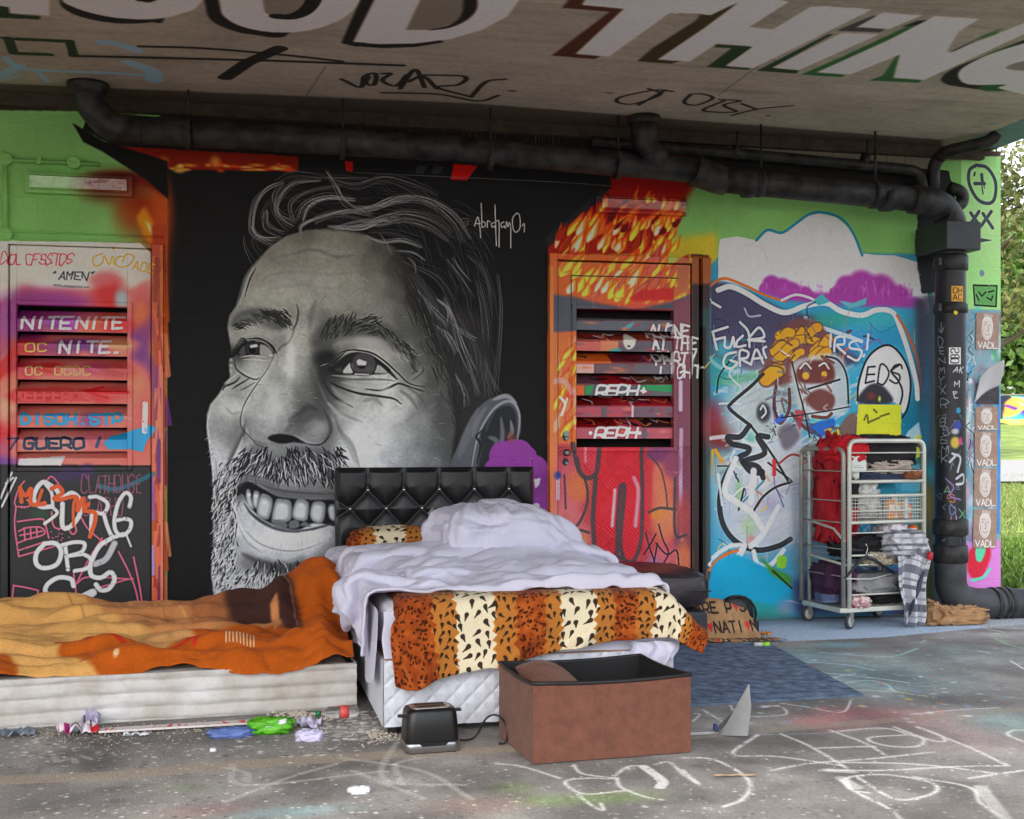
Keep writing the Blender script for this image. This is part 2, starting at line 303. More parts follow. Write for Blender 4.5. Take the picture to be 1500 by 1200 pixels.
    col = np.stack([L*(1+.015*warm),L*(1+.02*(1-np.abs(warm))),L*(1-.085*warm)],-1)
    m = fm[by0:by0+hh,bx0:bx0+ww][...,None]; v = c.a[by0:by0+hh,bx0:bx0+ww]; col = col[:v.shape[0],:v.shape[1]]; m = m[:v.shape[0],:v.shape[1]]
    v += m*(col-v)
    g = lambda a,b=0: (a,a+(1 if a > 60 else 0),a+b)
    def D(q,w=2,a=30,al=.85,f=1.5,tp=1): S(q,w,g(a,2),al,f=f,taper=tp)
    # forehead folds, frown, temple
    for q,w,a,al in (([(430,372),(450,366),(470,368),(490,376),(520,374)],5,92,.5),([(400,378),(430,372)],7,100,.4),([(470,362),(500,370),(530,366)],4,140,.35),([(392,404),(430,398),(480,402),(530,398)],5,112,.3),([(390,424),(440,418),(500,424)],5,118,.25),
                        ([(435,446),(437,458),(434,474),(428,484)],3,60,.8),([(462,442),(456,460),(454,480)],9,84,.5),([(478,430),(466,448)],8,96,.4)): S(q,w,g(a),al,f=w*.8,taper=1)
    S([(375,392),(366,410),(358,436)],2,(20,20,22),.9,taper=1); S([(372,386),(360,405),(352,430),(346,446)],4,(84,90,94),.8,f=3,taper=1)
    # ---- hair mass on the right, soft edge over the temple
    hair = [(352,372),(366,330),(372,300),(392,276),(420,262),(450,250),(500,252),(540,258),(600,268),(650,290),(690,330),(715,370),(732,420),(734,480),(728,540),(722,590),(712,640),(690,690),(664,690),(664,650),(668,620),(662,570),(652,520),(634,490),(618,462),(606,430),(600,400),(596,382),(570,358),(520,340),(470,335),(430,340),(400,352),(370,388)]
    P(hair,(21,21,22),5,.97,True)
    P([(590,380),(640,440),(700,460),(722,520),(716,590),(700,640),(672,680),(666,600),(650,520),(620,470)],(44,43,42),14,.8,True)
    def lock(q,n,spread,w,a,al,jit=2.5):
        n = int(n*1.5); spread *= 1.2; a = a*1.05
        q = np.array(q,float)
        for i in range(n):
            o = (R.rand()-.5)*spread; d = np.gradient(q,axis=0); nn = np.stack([-d[:,1],d[:,0]],1); nn /= np.linalg.norm(nn,axis=1)[:,None]+1e-6
            u = np.linspace(0,1,len(q))[:,None]; p = q+nn*o*(.35+u*.9)+R.randn(len(q),2)*jit*.5; a_ = int(np.clip(a+R.randn()*22,30,200))
            S(p,R.uniform(.6,1.0)*w,g(a_,2),al*R.uniform(.5,1),f=.9,taper=1,n=5)
    for q,n,sp,w,a,al in (
        ([(415,266),(392,276),(374,298),(368,330),(374,345),(400,360)],9,8,1.6,104,.8),([(368,332),(380,348),(412,350)],5,5,1.3,110,.8),([(358,345),(358,362),(372,388)],3,6,1.2,80,.8),([(378,340),(372,355),(386,376)],3,8,1.2,70,.7),
        ([(415,268),(402,285),(402,305),(412,325),(425,336)],7,8,1.4,100,.8),([(470,264),(430,268),(408,292),(407,314),(432,330)],8,9,1.4,108,.8),([(386,320),(388,310),(390,332),(414,344)],5,8,2.2,110,.6),([(394,292),(384,318),(404,340),(418,344)],7,12,1.6,74,.7),
        ([(500,272),(455,280),(428,296),(428,318),(434,324)],7,9,1.5,100,.8),([(520,292),(480,288),(450,300),(438,322)],10,14,1.7,126,.75),([(540,262),(480,260),(430,258),(405,272)],8,12,1.3,66,.7),([(478,252),(492,272),(505,295),(530,312)],6,4,1.7,120,.8),
        ([(440,342),(442,330),(470,318),(510,308),(545,312)],8,7,1.5,130,.8),([(462,328),(466,320),(500,312),(560,326)],7,10,1.4,96,.7),([(480,262),(520,272),(560,262),(600,270),(640,290)],9,16,1.3,78,.7),
        ([(500,312),(550,304),(590,290),(630,296),(665,320),(684,352)],12,12,1.6,104,.75),([(520,304),(545,304),(570,294),(600,290)],7,8,1.8,140,.7),([(490,335),(520,328),(560,324),(590,316),(630,326),(660,345)],14,16,1.5,100,.75),([(480,332),(530,334),(560,320),(586,318)],8,10,1.6,140,.7),
        ([(536,346),(560,352),(590,352),(618,360)],7,8,1.5,120,.8),([(540,338),(580,340),(620,354)],6,12,1.2,64,.7),([(555,344),(566,356),(574,374)],2,3,1.4,120,.8),([(580,368),(604,372),(622,384)],4,5,1.4,110,.8),([(598,376),(606,388),(608,400)],2,3,1.6,120,.8),
        ([(662,376),(672,396),(686,416)],5,8,1.4,96,.75),([(654,380),(674,408),(690,440)],5,10,1.3,78,.7),([(684,374),(704,392),(716,420),(722,470)],8,12,1.2,74,.7),([(700,410),(708,450),(712,500)],6,14,1.2,74,.7),([(728,400),(733,450),(730,520),(722,580)],6,6,1.3,72,.7),
        ([(612,424),(626,440),(634,452),(658,476)],6,8,1.7,122,.8),([(640,438),(656,452),(660,470)],5,5,1.9,136,.8),([(636,476),(656,494),(668,518)],5,8,1.6,118,.8),([(650,436),(664,470),(676,510),(692,545)],8,12,1.4,104,.7),([(664,474),(682,490),(698,498)],4,5,1.5,110,.75),
        ([(668,460),(692,505),(698,535)],5,12,1.3,84,.7),([(684,530),(692,560),(696,580)],5,12,1.5,90,.7),([(706,530),(716,560),(722,580)],12,22,1.1,72,.6),([(668,550),(680,572),(684,596)],4,10,1.5,96,.8),([(600,400),(622,430),(640,470),(660,520)],16,30,1.4,66,.65),([(596,386),(640,404),(668,440)],10,24,1.3,60,.6)):
        lock(q,n,sp,w,a,al)
    for i in range(330):                          # short hairs filling the mass
        t = R.rand(); x = R.uniform(600,728); y = R.uniform(330,640)
        if x < np.interp(y,[330,400,500,560,640],[560,606,650,668,672]) or x > np.interp(y,[330,370,420,540,640],[690,712,728,722,700]): continue
        a = 1.0+(y-330) / 310*.55+R.randn()*.12; l = R.uniform(16,44); S([(x,y),(x+l*.5*math.cos(a),y+l*.5*math.sin(a)),(x+l*math.cos(a+.15),y+l*math.sin(a+.15))],R.uniform(.8,1.4),g(int(R.uniform(36,80)),2),R.uniform(.3,.7),taper=1,n=3)
    for i in range(200):
        x = R.uniform(400,690); y = 262+R.uniform(0,66)+max(0,x-600)*.5; a = -.12+(x-480) / 200*.5; l = R.uniform(30,70); S([(x,y),(x+l*.5*math.cos(a),y+l*.5*math.sin(a)),(x+l*math.cos(a+.35),y+l*math.sin(a+.35))],R.uniform(.7,1.2),g(int(R.uniform(40,84)),2),R.uniform(.3,.6),taper=1,n=3)
    for i in range(150):                          # dark hairs biting into the temple
        t = R.rand(); x = 598+70*t+R.randn()*8; y = 405+190*t+R.randn()*12*1.0
        S([(x,y),(x+5+R.randn()*3,y+10),(x+10+R.randn()*4,y+24)],1.3,g(int(R.uniform(24,56))),.8,taper=1,n=3)
    # ---- brows
    P([(338,478),(345,462),(366,452),(392,452),(412,462),(422,474),(412,484),(390,480),(368,472),(346,478)],(66,68,68),6,.75,True)
    for i in range(120):
        t = R.rand(); x = 340+78*t; y = 478-26*math.sin(min(1,t*1.25)*1.9)+R.uniform(-2,16)*(.5+.6*t)
        S([(x,y),(x+7,y+R.uniform(-3,2)+7*t),(x+13,y+12*t+R.uniform(-4,5))],R.uniform(1,1.8),g(int(R.uniform(20,52))),.85,taper=1,n=3)
    P([(466,492),(472,474),(500,464),(530,470),(560,474),(588,490),(606,530),(592,520),(566,508),(540,496),(500,494),(474,498)],(66,67,66),7,.75,True)
    for i in range(190):
        t = R.rand() ** .9; x = 468+136*t; yb = 488-14*math.sin(t*3)+44*max(0,t-.5) ** 1.3*2+R.uniform(-14,12)
        dx,dy = (6,-12) if t < .35 else ((12,-5) if t < .6 else (9,10))
        S([(x,yb+4),(x+dx*.5+R.randn()*1.5,yb+4+dy*.5+R.randn()),(x+dx+R.randn()*2,yb+4+dy)],R.uniform(1,1.7),g(int(R.uniform(22,54))),.85,taper=1,n=3)
    # ---- left eye (far)
    D([(344,502),(360,497),(378,494),(396,500),(410,514)],6,100,.4,5)
    P([(348,512),(362,500),(380,498),(394,504),(404,516),(392,520),(360,521),(346,520)],(26,26,28),2,.95,True)
    P([(381,505),(392,508),(400,518),(390,521),(381,520)],(150,148,144),1.5,.9,True); P([(350,519),(356,504),(360,520)],(96,96,96),2,.6,True)
    B(370,511,10,10,(44,42,46),.95,.6); B(369,512,5,6,(10,10,12),.95,.5); P([(366,506),(376,504),(378,508),(367,510)],(214,212,208),.8); B(396,520,3,1.6,(210,208,206),.9,.2)
    S([(360,497),(380,496),(398,506),(406,519)],2.4,(18,18,20),.9,taper=1); S([(372,499),(388,502),(402,516)],2,(130,130,128),.8,taper=1)
    for i in range(26):
        x = 362-i*.8; y = 500+i*.9; S([(x,y),(x-5,y-5+i*.25),(x-10,y-5+i*.35)],1.3,(12,12,14),.9,taper=2,n=3)
    S([(352,523),(370,521),(392,523)],2,(160,158,156),.9,taper=1); S([(356,527),(374,527),(394,529)],1.5,(200,198,194),.7,taper=1,dry=.3)
    D([(343,528),(346,540),(358,550),(374,556),(380,553)],2.5,44,.8); D([(352,540),(364,550),(378,553)],2,190,.5); D([(352,552),(344,560),(330,566),(326,572)],3,40,.85); D([(366,554),(352,562),(340,570)],3,50,.8); D([(374,560),(360,568),(352,572)],3,80,.6)
    D([(350,546),(340,554),(328,562)],3,176,.7); D([(360,556),(348,562)],3,180,.6)
    for y in (527,535,543): B(338,y,3,3,(176,174,172),.7)
    D([(404,518),(412,508),(424,500),(432,480)],4,70,.5,3)
    # nose bridge edge and outline
    S([(402,520),(392,540),(378,560),(366,578),(358,592),(354,604),(352,618),(356,630),(364,638),(374,648)],1.6,(48,50,52),.8,taper=1)
    S([(405,522),(394,544),(380,566),(368,584)],6,(176,176,172),.45,f=5,taper=1)
    # nose form
    for q,w,a,al in (([(356,608),(356,622),(364,634)],4,178,.6),([(430,560),(440,590),(446,612),(434,626)],16,78,.35),([(424,616),(440,604),(452,596),(464,600)],9,52,.6),([(418,632),(428,622),(440,612)],8,64,.5),
                        ([(474,600),(482,616),(484,632),(476,648)],6,56,.7),([(448,624),(462,620),(470,630),(464,642)],12,136,.6),([(392,612),(400,622)],10,160,.5),([(462,650),(452,648),(440,642),(430,637)],3,150,.7),([(372,644),(384,650),(392,652)],4,96,.5),
                        ([(410,560),(404,590),(398,612)],14,172,.35),([(455,540),(462,570),(468,590)],10,70,.4),([(366,640),(378,652),(394,656)],3,60,.5)): S(q,w,g(a,1),al,f=w*.9,taper=1)
    P([(392,642),(400,637),(414,636),(430,639),(442,646),(448,650),(430,648),(414,650),(400,647)],(14,14,16),2.5,.97,True)
    S([(448,650),(462,652),(472,650),(482,640)],2.5,(34,35,38),.8,f=2,taper=1); B(460,631,9,8,(146,150,148),.6)
    # inner dark by right eye
    for x,y,rx,ry,a,al in ((470,524,16,14,26,.85),(482,520,14,8,22,.7),(464,500,12,18,60,.6),(472,548,9,20,38,.6),(486,566,8,16,60,.5),(468,575,10,16,56,.4),(614,506,10,8,56,.5)): B(x,y,rx,ry,g(a,2),al)
    # ---- right eye (near)
    S([(490,506),(520,500),(550,502),(575,514),(600,530)],14,(146,146,142),.6,f=9,taper=1)
    P([(480,540),(492,534),(504,522),(520,516),(540,518),(556,528),(572,542),(560,548),(520,549),(494,548)],(30,30,32),2.5,.95,True)
    P([(502,546),(508,536),(515,532),(517,546)],(190,190,188),1.5,.95,True); P([(548,546),(550,536),(558,536),(568,546)],(160,160,158),2,.95,True); P([(500,545),(490,542),(500,538)],(90,90,90),3,.6,True)
    B(533,534,18,18,(66,64,68),.98,.75); B(533,534,19,19,(30,30,32),.0); S([(516,526),(514,536),(520,548)],2,(28,28,30),.8); S([(549,524),(551,536),(546,548)],2,(28,28,30),.8); B(530,535,7,5,(8,8,10),.95,.5); B(540,540,8,6,(92,90,94),.5)
    P([(522,529),(526,526),(537,530),(536,536),(524,535)],(206,204,202),1); S([(520,548),(540,549)],1.8,(210,208,206),.9)
    S([(470,536),(492,528),(506,518),(522,514),(546,519),(566,534),(590,556)],3,(150,150,146),.8,taper=1)
    S([(494,520),(506,514),(522,513),(544,517),(562,528),(582,546),(600,562),(624,567)],2.6,(18,18,20),.9,taper=1)
    S([(478,533),(492,528),(506,516)],2.4,(22,22,24),.85,taper=1); S([(548,524),(566,540),(582,556)],5,(22,22,24),.85,f=2,taper=1)
    S([(600,520),(608,540),(604,548)],4,(60,60,62),.6,f=3,taper=1); S([(612,528),(620,542),(606,556)],4,(60,62,64),.6,f=3,taper=1); S([(618,534),(614,546),(600,554)],3.5,(132,132,128),.5,f=3,taper=1)
    for q,w,a,al in (([(486,556),(520,556),(560,556),(578,558)],3,80,.6),([(486,550),(520,552),(566,550)],3,182,.6),([(500,560),(530,566),(560,564)],5,180,.5),([(484,560),(500,568),(524,576),(552,580),(576,584),(588,592)],3.4,26,.9),([(536,570),(556,572),(570,568),(584,562),(600,566)],3.2,28,.9),([(584,562),(610,570),(622,574)],2.4,34,.8),
                        ([(472,552),(480,570),(494,584),(516,596)],4,44,.8),([(486,566),(500,580),(530,588)],8,158,.6),([(532,588),(548,584),(560,594)],7,104,.5),([(586,572),(600,582),(612,600)],5,90,.6),([(582,574),(592,584),(600,594)],4,180,.55),([(594,566),(612,578),(622,592)],3,72,.5),([(466,560),(480,590),(500,606),(530,618)],5,108,.5),
                        ([(480,590),(496,606),(520,622)],6,176,.6),([(500,640),(510,652),(520,676)],7,96,.5),([(490,610),(500,634),(516,652),(526,684)],6,84,.55),([(520,640),(560,630),(600,640)],16,176,.3),([(640,580),(654,620),(650,690)],18,66,.5),([(600,610),(624,600),(640,590)],6,110,.4)):
        S(q,w,g(a,2),al,f=w*.8,taper=1)
    for i in range(260):                          # pores and hairline wrinkles
        x,y = R.uniform(360,650),R.uniform(360,690); a = R.uniform(-.5,.7); l = R.uniform(3,14)
        if fm[int(wall_px(x,y)[1]),int(wall_px(x,y)[0])] < .9 or (x > 600 and y < 480): continue
        S([(x,y),(x+l*.5,y+l*.5*a),(x+l,y+l*a+R.uniform(-1,2))],R.uniform(.7,1.8),g(int(R.choice([60,84,170,196])),2),R.uniform(.08,.3),taper=1,n=3)
    for x,y,rx,ry,a_,al in ((425,520,7,34,214,.55),(400,585,12,26,206,.5),(545,640,44,34,204,.5),(440,410,50,18,168,.3),(372,470,24,12,176,.3),(340,600,18,16,206,.5),(545,500,30,8,172,.5),(565,572,14,8,214,.6),(470,625,12,10,168,.4),(506,590,16,6,190,.5),(500,655,12,16,196,.4)): B(x,y,rx,ry,g(a_,1),al)
    # left cheek: fold between nose and cheek, stubble edge
    for q,w,a,al in (([(358,622),(356,636),(346,656),(336,676),(328,690)],6,64,.75),([(350,640),(344,656),(334,672)],10,92,.45),([(356,640),(350,656),(338,680)],4,190,.6),([(310,600),(304,620),(308,650),(312,690),(314,740)],3,190,.7),([(318,660),(324,680),(326,700)],4,186,.5),([(316,672),(318,700)],3,96,.6),([(330,596),(340,606),(352,604)],4,120,.4)):
        S(q,w,g(a,2),al,f=w*.7,taper=1)
    for i in range(90):
        y = R.uniform(600,885); x0 = np.interp(y,[600,640,690,730,800,885],[305,304,311,313,312,318]); S([(x0+4,y),(x0-R.uniform(0,5),y+R.uniform(3,9))],1.2,g(int(R.uniform(110,180)),4),.7,taper=2)
    # ---- ear
    P([(664,690),(672,650),(690,612),(706,592),(722,582),(740,578),(754,586),(762,604),(763,630),(756,650),(740,690)],(78,82,88),2,1,True)
    P([(704,634),(716,612),(730,598),(746,594),(756,606),(756,640),(740,670),(720,690),(700,690),(704,660)],(36,38,42),3,.95,True)
    for q,w,a,al in (([(690,690),(700,640),(718,606),(736,590),(752,590),(761,610),(758,645)],4,140,.8),([(722,586),(742,580),(756,590)],7,150,.7),([(700,600),(688,630),(672,670)],12,104,.6),([(712,596),(700,616),(692,640)],8,118,.5),([(734,612),(736,640),(730,670)],7,110,.7),([(748,616),(750,632),(744,642)],6,130,.7),([(716,640),(728,648),(724,676)],8,108,.7),([(706,630),(698,640),(704,652),(698,680)],4,28,.8),([(726,600),(716,618),(712,632)],6,70,.6)):
        S(q,w,g(a,8),al,f=w*.6,taper=1)
    # ---- moustache
    P([(350,690),(356,664),(372,650),(384,654),(398,664),(412,662),(430,654),(460,656),(484,664),(500,684),(500,712),(470,704),(430,702),(400,700),(370,698)],(70,72,76),8,.6,True)
    B(408,664,14,10,(128,132,130),.5)
    def hairs(n,box,ang,ln,lo,hi,w=(1.1,2),bend=.4,al=.85,wf=None):
        for i in range(n):
            x,y = R.uniform(box[0],box[2]),R.uniform(box[1],box[3])
            if wf and not wf(x,y): continue
            a = math.radians(ang(x,y)+R.randn()*16); l = R.uniform(*ln); b = R.uniform(-bend,bend)
            x1,y1 = x+math.cos(a)*l*.5,y+math.sin(a)*l*.5; x2,y2 = x1+math.cos(a+b)*l*.5,y1+math.sin(a+b)*l*.5
            S([(x,y),(x1,y1),(x2,y2)],R.uniform(*w),g(int(R.uniform(lo,hi)),5),al,taper=1,n=3)
    mang = lambda x,y: 150-(x-345)*.9 if x < 405 else 78-(x-440)*.32
    inm = lambda x,y: (y > 652+abs(x-420)*.02+(14 if 402 < x < 418 else 0)) and y < 694+(x-350)*.06 and (x > 358 or y > 668)
    hairs(420,(346,652,500,706),mang,(9,19),12,48,(1.3,2.5),wf=inm); hairs(130,(350,660,500,704),mang,(8,16),150,226,(.9,1.6),wf=inm)
    hairs(70,(322,676,352,740),lambda x,y: 118,(8,16),20,50); hairs(50,(322,676,350,740),lambda x,y: 118,(8,14),130,180)
    # ---- mouth
    P([(342,722),(352,710),(366,706),(385,716),(410,728),(450,732),(500,736),(500,770),(486,770),(460,766),(438,776),(410,772),(384,760),(366,742),(356,724),(348,726)],(22,23,26),2.5,1,True)
    for q,w,a,al in (([(346,716),(364,700),(386,706),(410,722),(450,724),(500,728)],11,92,.75),([(366,700),(392,704),(420,714),(460,716),(500,720)],3,124,.5),([(370,706),(400,716),(440,722),(490,724)],3,66,.6),([(344,722),(350,714),(362,706)],6,34,.7)): S(q,w,g(a,4),al,f=3,taper=1)
    teeth = [[(361,718),(366,718),(368,730),(372,746),(366,744),(362,732)],[(372,720),(380,722),(378,738),(376,746),(371,738)],[(381,726),(390,724),(399,732),(398,748),(392,761),(380,758),(376,750)],[(404,733),(414,731),(425,734),(428,748),(424,763),(402,766),(398,758)],[(434,733),(444,731),(452,737),(452,752),(448,763),(432,761),(428,752)],[(458,737),(466,734),(476,738),(476,756),(470,767),(458,763),(454,752)],[(481,742),(490,740),(492,762),(484,760)],[(496,742),(505,742),(504,764),(496,760)]]
    for t in teeth:
        P(t,(124,128,132),1.5,1,True); q = np.array(t); ctr = q.mean(0); P((q-ctr)*.72+ctr+(-1,1),(196,200,204),3,.95,True); B(ctr[0]-1,ctr[1]-7,3,3,(224,226,228),.6)
    for t in ([(362,748),(384,762),(398,770),(380,764)],[(398,762),(418,764),(420,774),(404,772)],[(424,764),(436,762),(438,772),(424,774)],[(440,770),(447,764),(456,772)]): P(t,(104,108,112),2,.9,True)
    # lower lip
    for q,w,a,al in (([(358,738),(368,752),(386,766),(410,776),(440,778),(470,772),(500,762)],5,60,.8),([(345,738),(347,756),(356,776),(372,794),(400,808)],5,196,.65),([(362,766),(380,784),(410,796),(440,798),(466,790),(490,778)],17,194,.6),([(358,776),(380,796),(410,806),(440,806),(470,796)],2.5,120,.6),([(370,804),(400,815),(424,816),(450,806)],7,186,.5),
                        ([(350,772),(362,794),(384,810)],3,120,.4),([(440,780),(456,778)],5,216,.7),([(486,778),(500,790),(500,820)],14,96,.4),([(348,734),(354,750)],6,120,.5),([(356,812),(386,826),(420,832),(460,826),(496,812)],13,52,.7)): S(q,w,g(a,5),al,f=w*.6,taper=1)
    for i in range(30): x = R.uniform(366,470); y = 780+R.uniform(0,14)+8*math.sin((x-366) / 104*3.1); S([(x,y),(x+R.uniform(-2,2),y+8)],1,g(int(R.uniform(140,225)),4),.35)
    # ---- beard
    inb = lambda x,y: (y > 835-abs(x-420)*.1 or x < 348) and (x > np.interp(y,[700,800,885],[313,312,320]))
    P([(318,860),(340,840),(380,850),(420,860),(440,900),(430,1000),(325,1000)],(150,156,160),16,.6,True)
    hairs(240,(312,700,348,860),lambda x,y: 112,(7,15),22,60,(1,2),wf=inb); hairs(190,(312,700,350,860),lambda x,y: 118,(7,14),170,226,(1,1.9),wf=inb)
    bang = lambda x,y: 130-(x-320)*.42
    hairs(420,(320,832,470,940),bang,(9,18),46,100,(1,1.8),wf=inb); hairs(620,(320,838,450,940),bang,(9,19),186,240,(1,2),wf=inb); hairs(60,(366,822,470,880),bang,(9,18),150,205,(1.3,2.4)); hairs(70,(350,818,490,850),bang,(9,16),20,50,(1.4,2.2)); hairs(40,(430,850,480,890),lambda x,y: 55,(8,16),24,60)
    # signature
    sg = (170,168,164)
    for q in ([(695,331),(700,318),(703,334),(704,348)],[(696,328),(704,327)],[(705,298),(706,333)],[(706,324),(711,327),(710,332),(706,333)],[(714,333),(714,324),(718,325)],[(724,326),(720,328),(721,333),(724,331),(725,334)],[(725,300),(726,330),(727,360)],[(727,324),(731,326),(731,362)],[(738,325),(734,328),(735,333),(739,331),(739,334)],[(741,334),(742,325),(744,332),(746,326),(748,334),(748,363)],
              [(757,312),(751,320),(752,336),(757,340),(762,332),(761,316),(757,312)],[(765,331),(768,328),(768,340)]): S(q,1.7,sg,.95)
    S([(680,320),(675,322),(675,330),(681,332),(686,328),(685,321),(680,320)],1.2,(90,88,86),.9); S([(682,324),(678,326),(680,329),(683,324),(684,329)],1,(90,88,86),.9)
    # purple throw-up by the ear
    pu = (128,56,138)
    for x,y,r in ((738,668,22),(760,664,20),(780,690,24),(760,700,34),(728,690,20),(790,720,26),(792,760,24),(780,745,26),(750,655,12),(772,668,14)): c.blob(x,y,r,r,pu,1,.85)
    P([(722,690),(803,690),(803,790),(770,790),(740,720)],pu,2); 
    for i in range(40): x,y = R.uniform(752,790),R.uniform(672,780); S([(x,y),(x+R.uniform(-3,3),y+R.uniform(0,6))],2,(96,36,108) if i % 2 else (150,76,160),.6)
    P([(782,702),(792,700),(790,710),(784,716)],(214,204,214),1.5); B(785,741,6,5,(206,196,208),.9,.5); B(748,640,8,10,(120,60,50),.7)
    # ================================================================= right door and flames
    P([(803,362),(905,268),(1020,274),(1010,300),(1004,320),(975,346),(950,372),(803,374)],(150,24,10),4)
    P([(895,256),(1020,262),(1000,284),(895,288)],(140,14,10),4); P([(1015,275),(1060,278),(1050,420),(975,380),(960,360)],(120,172,94),8,.9)
    P([(803,372),(1040,374),(1040,460),(803,460)],(206,88,26),2)
    P([(950,372),(985,350),(1050,340),(1056,430),(1000,400)],(196,168,40),10,.9); P([(958,374),(1000,378),(970,392)],(140,190,100),6,.8)
    def flame(x,y,h,w,ang,cols):
        a = math.radians(ang); ux,uy = math.cos(a),-math.sin(a); nx,ny = -uy,ux
        for k,col in enumerate(cols):
            q = 1-k*.28; hh_ = h*(1-k*.2); b = R.uniform(-.2,.2)
            pts = [(x,y),(x+ux*hh_*.35+nx*w*q,y+uy*hh_*.35+ny*w*q),(x+ux*hh_*.7+nx*w*(q*.5+b),y+uy*hh_*.7+ny*w*(q*.5+b)),(x+ux*hh_+nx*w*b*2,y+uy*hh_+ny*w*b*2),(x+ux*hh_*.6-nx*w*q*.5,y+uy*hh_*.6-ny*w*q*.5),(x+ux*hh_*.25-nx*w*q*.8,y+uy*hh_*.25-ny*w*q*.8)]
            P(pts,col,1.5,.92,True)
    F1 = [(226,60,14),(232,130,26),(238,196,60)]; F2 = [(214,84,20),(222,170,30),(226,206,60)]; F3 = [(230,70,16),(236,150,60),(244,226,190)]
    for i in range(54): flame(R.uniform(812,985),R.uniform(335,376),R.uniform(20,44),R.uniform(4,9),R.uniform(55,85),[F1,F2,F3,[(120,20,10),(160,40,14)]][i % 4])
    for i in range(34): flame(R.uniform(870,990),R.uniform(300,345),R.uniform(16,34),R.uniform(3,7),R.uniform(40,75),[F1,[(214,50,14),(226,110,26)],[(120,16,10),(90,14,10)]][i % 3])
    for x,y,h,w in ((838,372,50,10),(860,355,50,9),(876,366,34,7),(845,345,40,8)): flame(x,y,h,w,62,F3)
    for i in range(62): flame(R.uniform(812,1010),R.uniform(395,450),R.uniform(28,55),R.uniform(5,11),R.uniform(45,70),[F2,F1,F2,F3,[(170,60,50),(200,90,60)]][i % 5])
    P([(803,430),(850,440),(930,462),(880,440)],(176,66,66),5,.6); P([(920,438),(940,424),(985,422),(985,440),(930,442)],(190,20,14),3); P([(860,450),(1000,440),(940,456)],(200,70,60),4,.8)
    gr = (74,76,88)
    P([(803,432),(836,434),(880,446),(930,454),(985,442),(1012,430),(1012,470),(803,492)],gr,3); P([(803,490),(1012,470),(1012,1000),(803,1000)],(170,60,66),4)
    P([(803,488),(843,486),(843,650),(803,650)],(226,100,44),4)
    for i in range(26): flame(R.uniform(808,842),R.uniform(510,650),R.uniform(26,60),R.uniform(4,9),R.uniform(50,80),[F1,F2,[(232,110,60),(236,150,120)],[(200,60,40),(226,130,60)]][i % 4])
    S([(808,560),(824,558),(838,576)],8,(226,150,150),.7,f=4); S([(808,450),(840,455)],12,gr,.9,f=4)
    P([(803,640),(815,640),(815,1000),(803,1000)],(214,104,74),2); P([(803,390),(809,390),(809,800),(803,800)],(226,110,50),1)
    S([(820,582),(827,592),(822,608)],4,(222,210,206)); S([(830,584),(827,594)],3,(222,210,206))
    for i in range(70): x,y = R.uniform(806,1030),R.uniform(380,860); S([(x,y),(x+R.uniform(-3,3),y+R.uniform(6,40))],R.uniform(.8,2),[(226,150,90),(110,40,50),(200,190,200),(60,40,50)][i % 4],R.uniform(.2,.5),smooth=False)
    # slats of the right door
    def slat(y0,y1,parts):
        for x0,x1,col in parts: P([(x0,y0),(x1,y0),(x1,y1),(x0,y1)],col,1.5)
    P([(843,453),(985,453),(985,655),(843,655)],(112,24,34),1)
    slat(456,470,[(843,985,(34,32,34))]); slat(470,487,[(843,985,(88,90,102))]); slat(487,500,[(843,985,(120,40,26))]); slat(500,517,[(843,905,(190,92,84)),(880,915,(214,120,80)),(905,985,(88,80,92))])
    slat(517,533,[(843,900,(214,90,26)),(895,945,(100,24,34)),(940,985,(90,40,70))]); slat(533,549,[(843,870,(226,160,150)),(870,940,(104,80,84)),(930,985,(96,88,96))]); slat(549,564,[(843,880,(100,60,70)),(880,935,(150,20,34)),(935,985,(96,70,50))])
    slat(564,581,[(843,856,(210,90,30)),(856,985,(90,84,90))]); slat(581,596,[(843,895,(110,12,14)),(895,985,(160,30,44))]); slat(596,612,[(843,985,(166,70,84)),(880,888,(90,80,88)),(925,985,(110,84,96))]); slat(612,627,[(843,905,(130,10,14)),(905,940,(190,60,70)),(940,985,(60,30,36))])
    slat(627,643,[(843,985,(170,76,90)),(940,946,(90,80,88))])
    for i in range(60): y = R.choice([478,508,541,572,604,635]); x = R.uniform(845,980); B(x,y+R.uniform(-7,7),R.uniform(4,12),R.uniform(2,5),[(190,50,60),(96,90,100),(206,120,110),(214,110,50),(120,40,60)][R.randint(5)],.6)
    for i in range(60): x = R.uniform(846,975); y = R.choice([494,525,556,588,619]); S([(x,y-R.uniform(2,7)),(x+R.uniform(3,12),y+R.uniform(-4,4)),(x+R.uniform(8,24),y+R.uniform(-6,7))],R.uniform(1.2,3),[(26,20,24),(216,110,60),(190,190,196),(120,20,34),(26,20,24)][i % 5],.75)
    P([(856,566),(870,564),(864,578),(857,578)],(30,140,74),1.5); P([(932,565),(984,564),(984,575),(940,571)],(26,138,80),1.5); P([(914,480),(922,474),(930,472),(924,480)],(70,150,160),1.5); P([(890,515),(900,510),(910,512),(906,517)],(60,150,150),1.5)
    P([(912,500),(920,488),(930,496),(928,508),(918,512)],(206,196,180),1.5,1,True); B(920,507,3,2,(40,30,30),.9)
    S([(925,590),(926,600),(925,622)],3.4,(230,190,200),.8,f=3)
    T("REPH*",872,580,15,4,(224,214,216),.9,.3,gap=.12); T("REPH",870,642,15,4,(228,220,222),.9,.25,gap=.15); B(864,634,3,3,(228,220,222),1,.6); B(936,634,3,3,(228,220,222),1,.6)
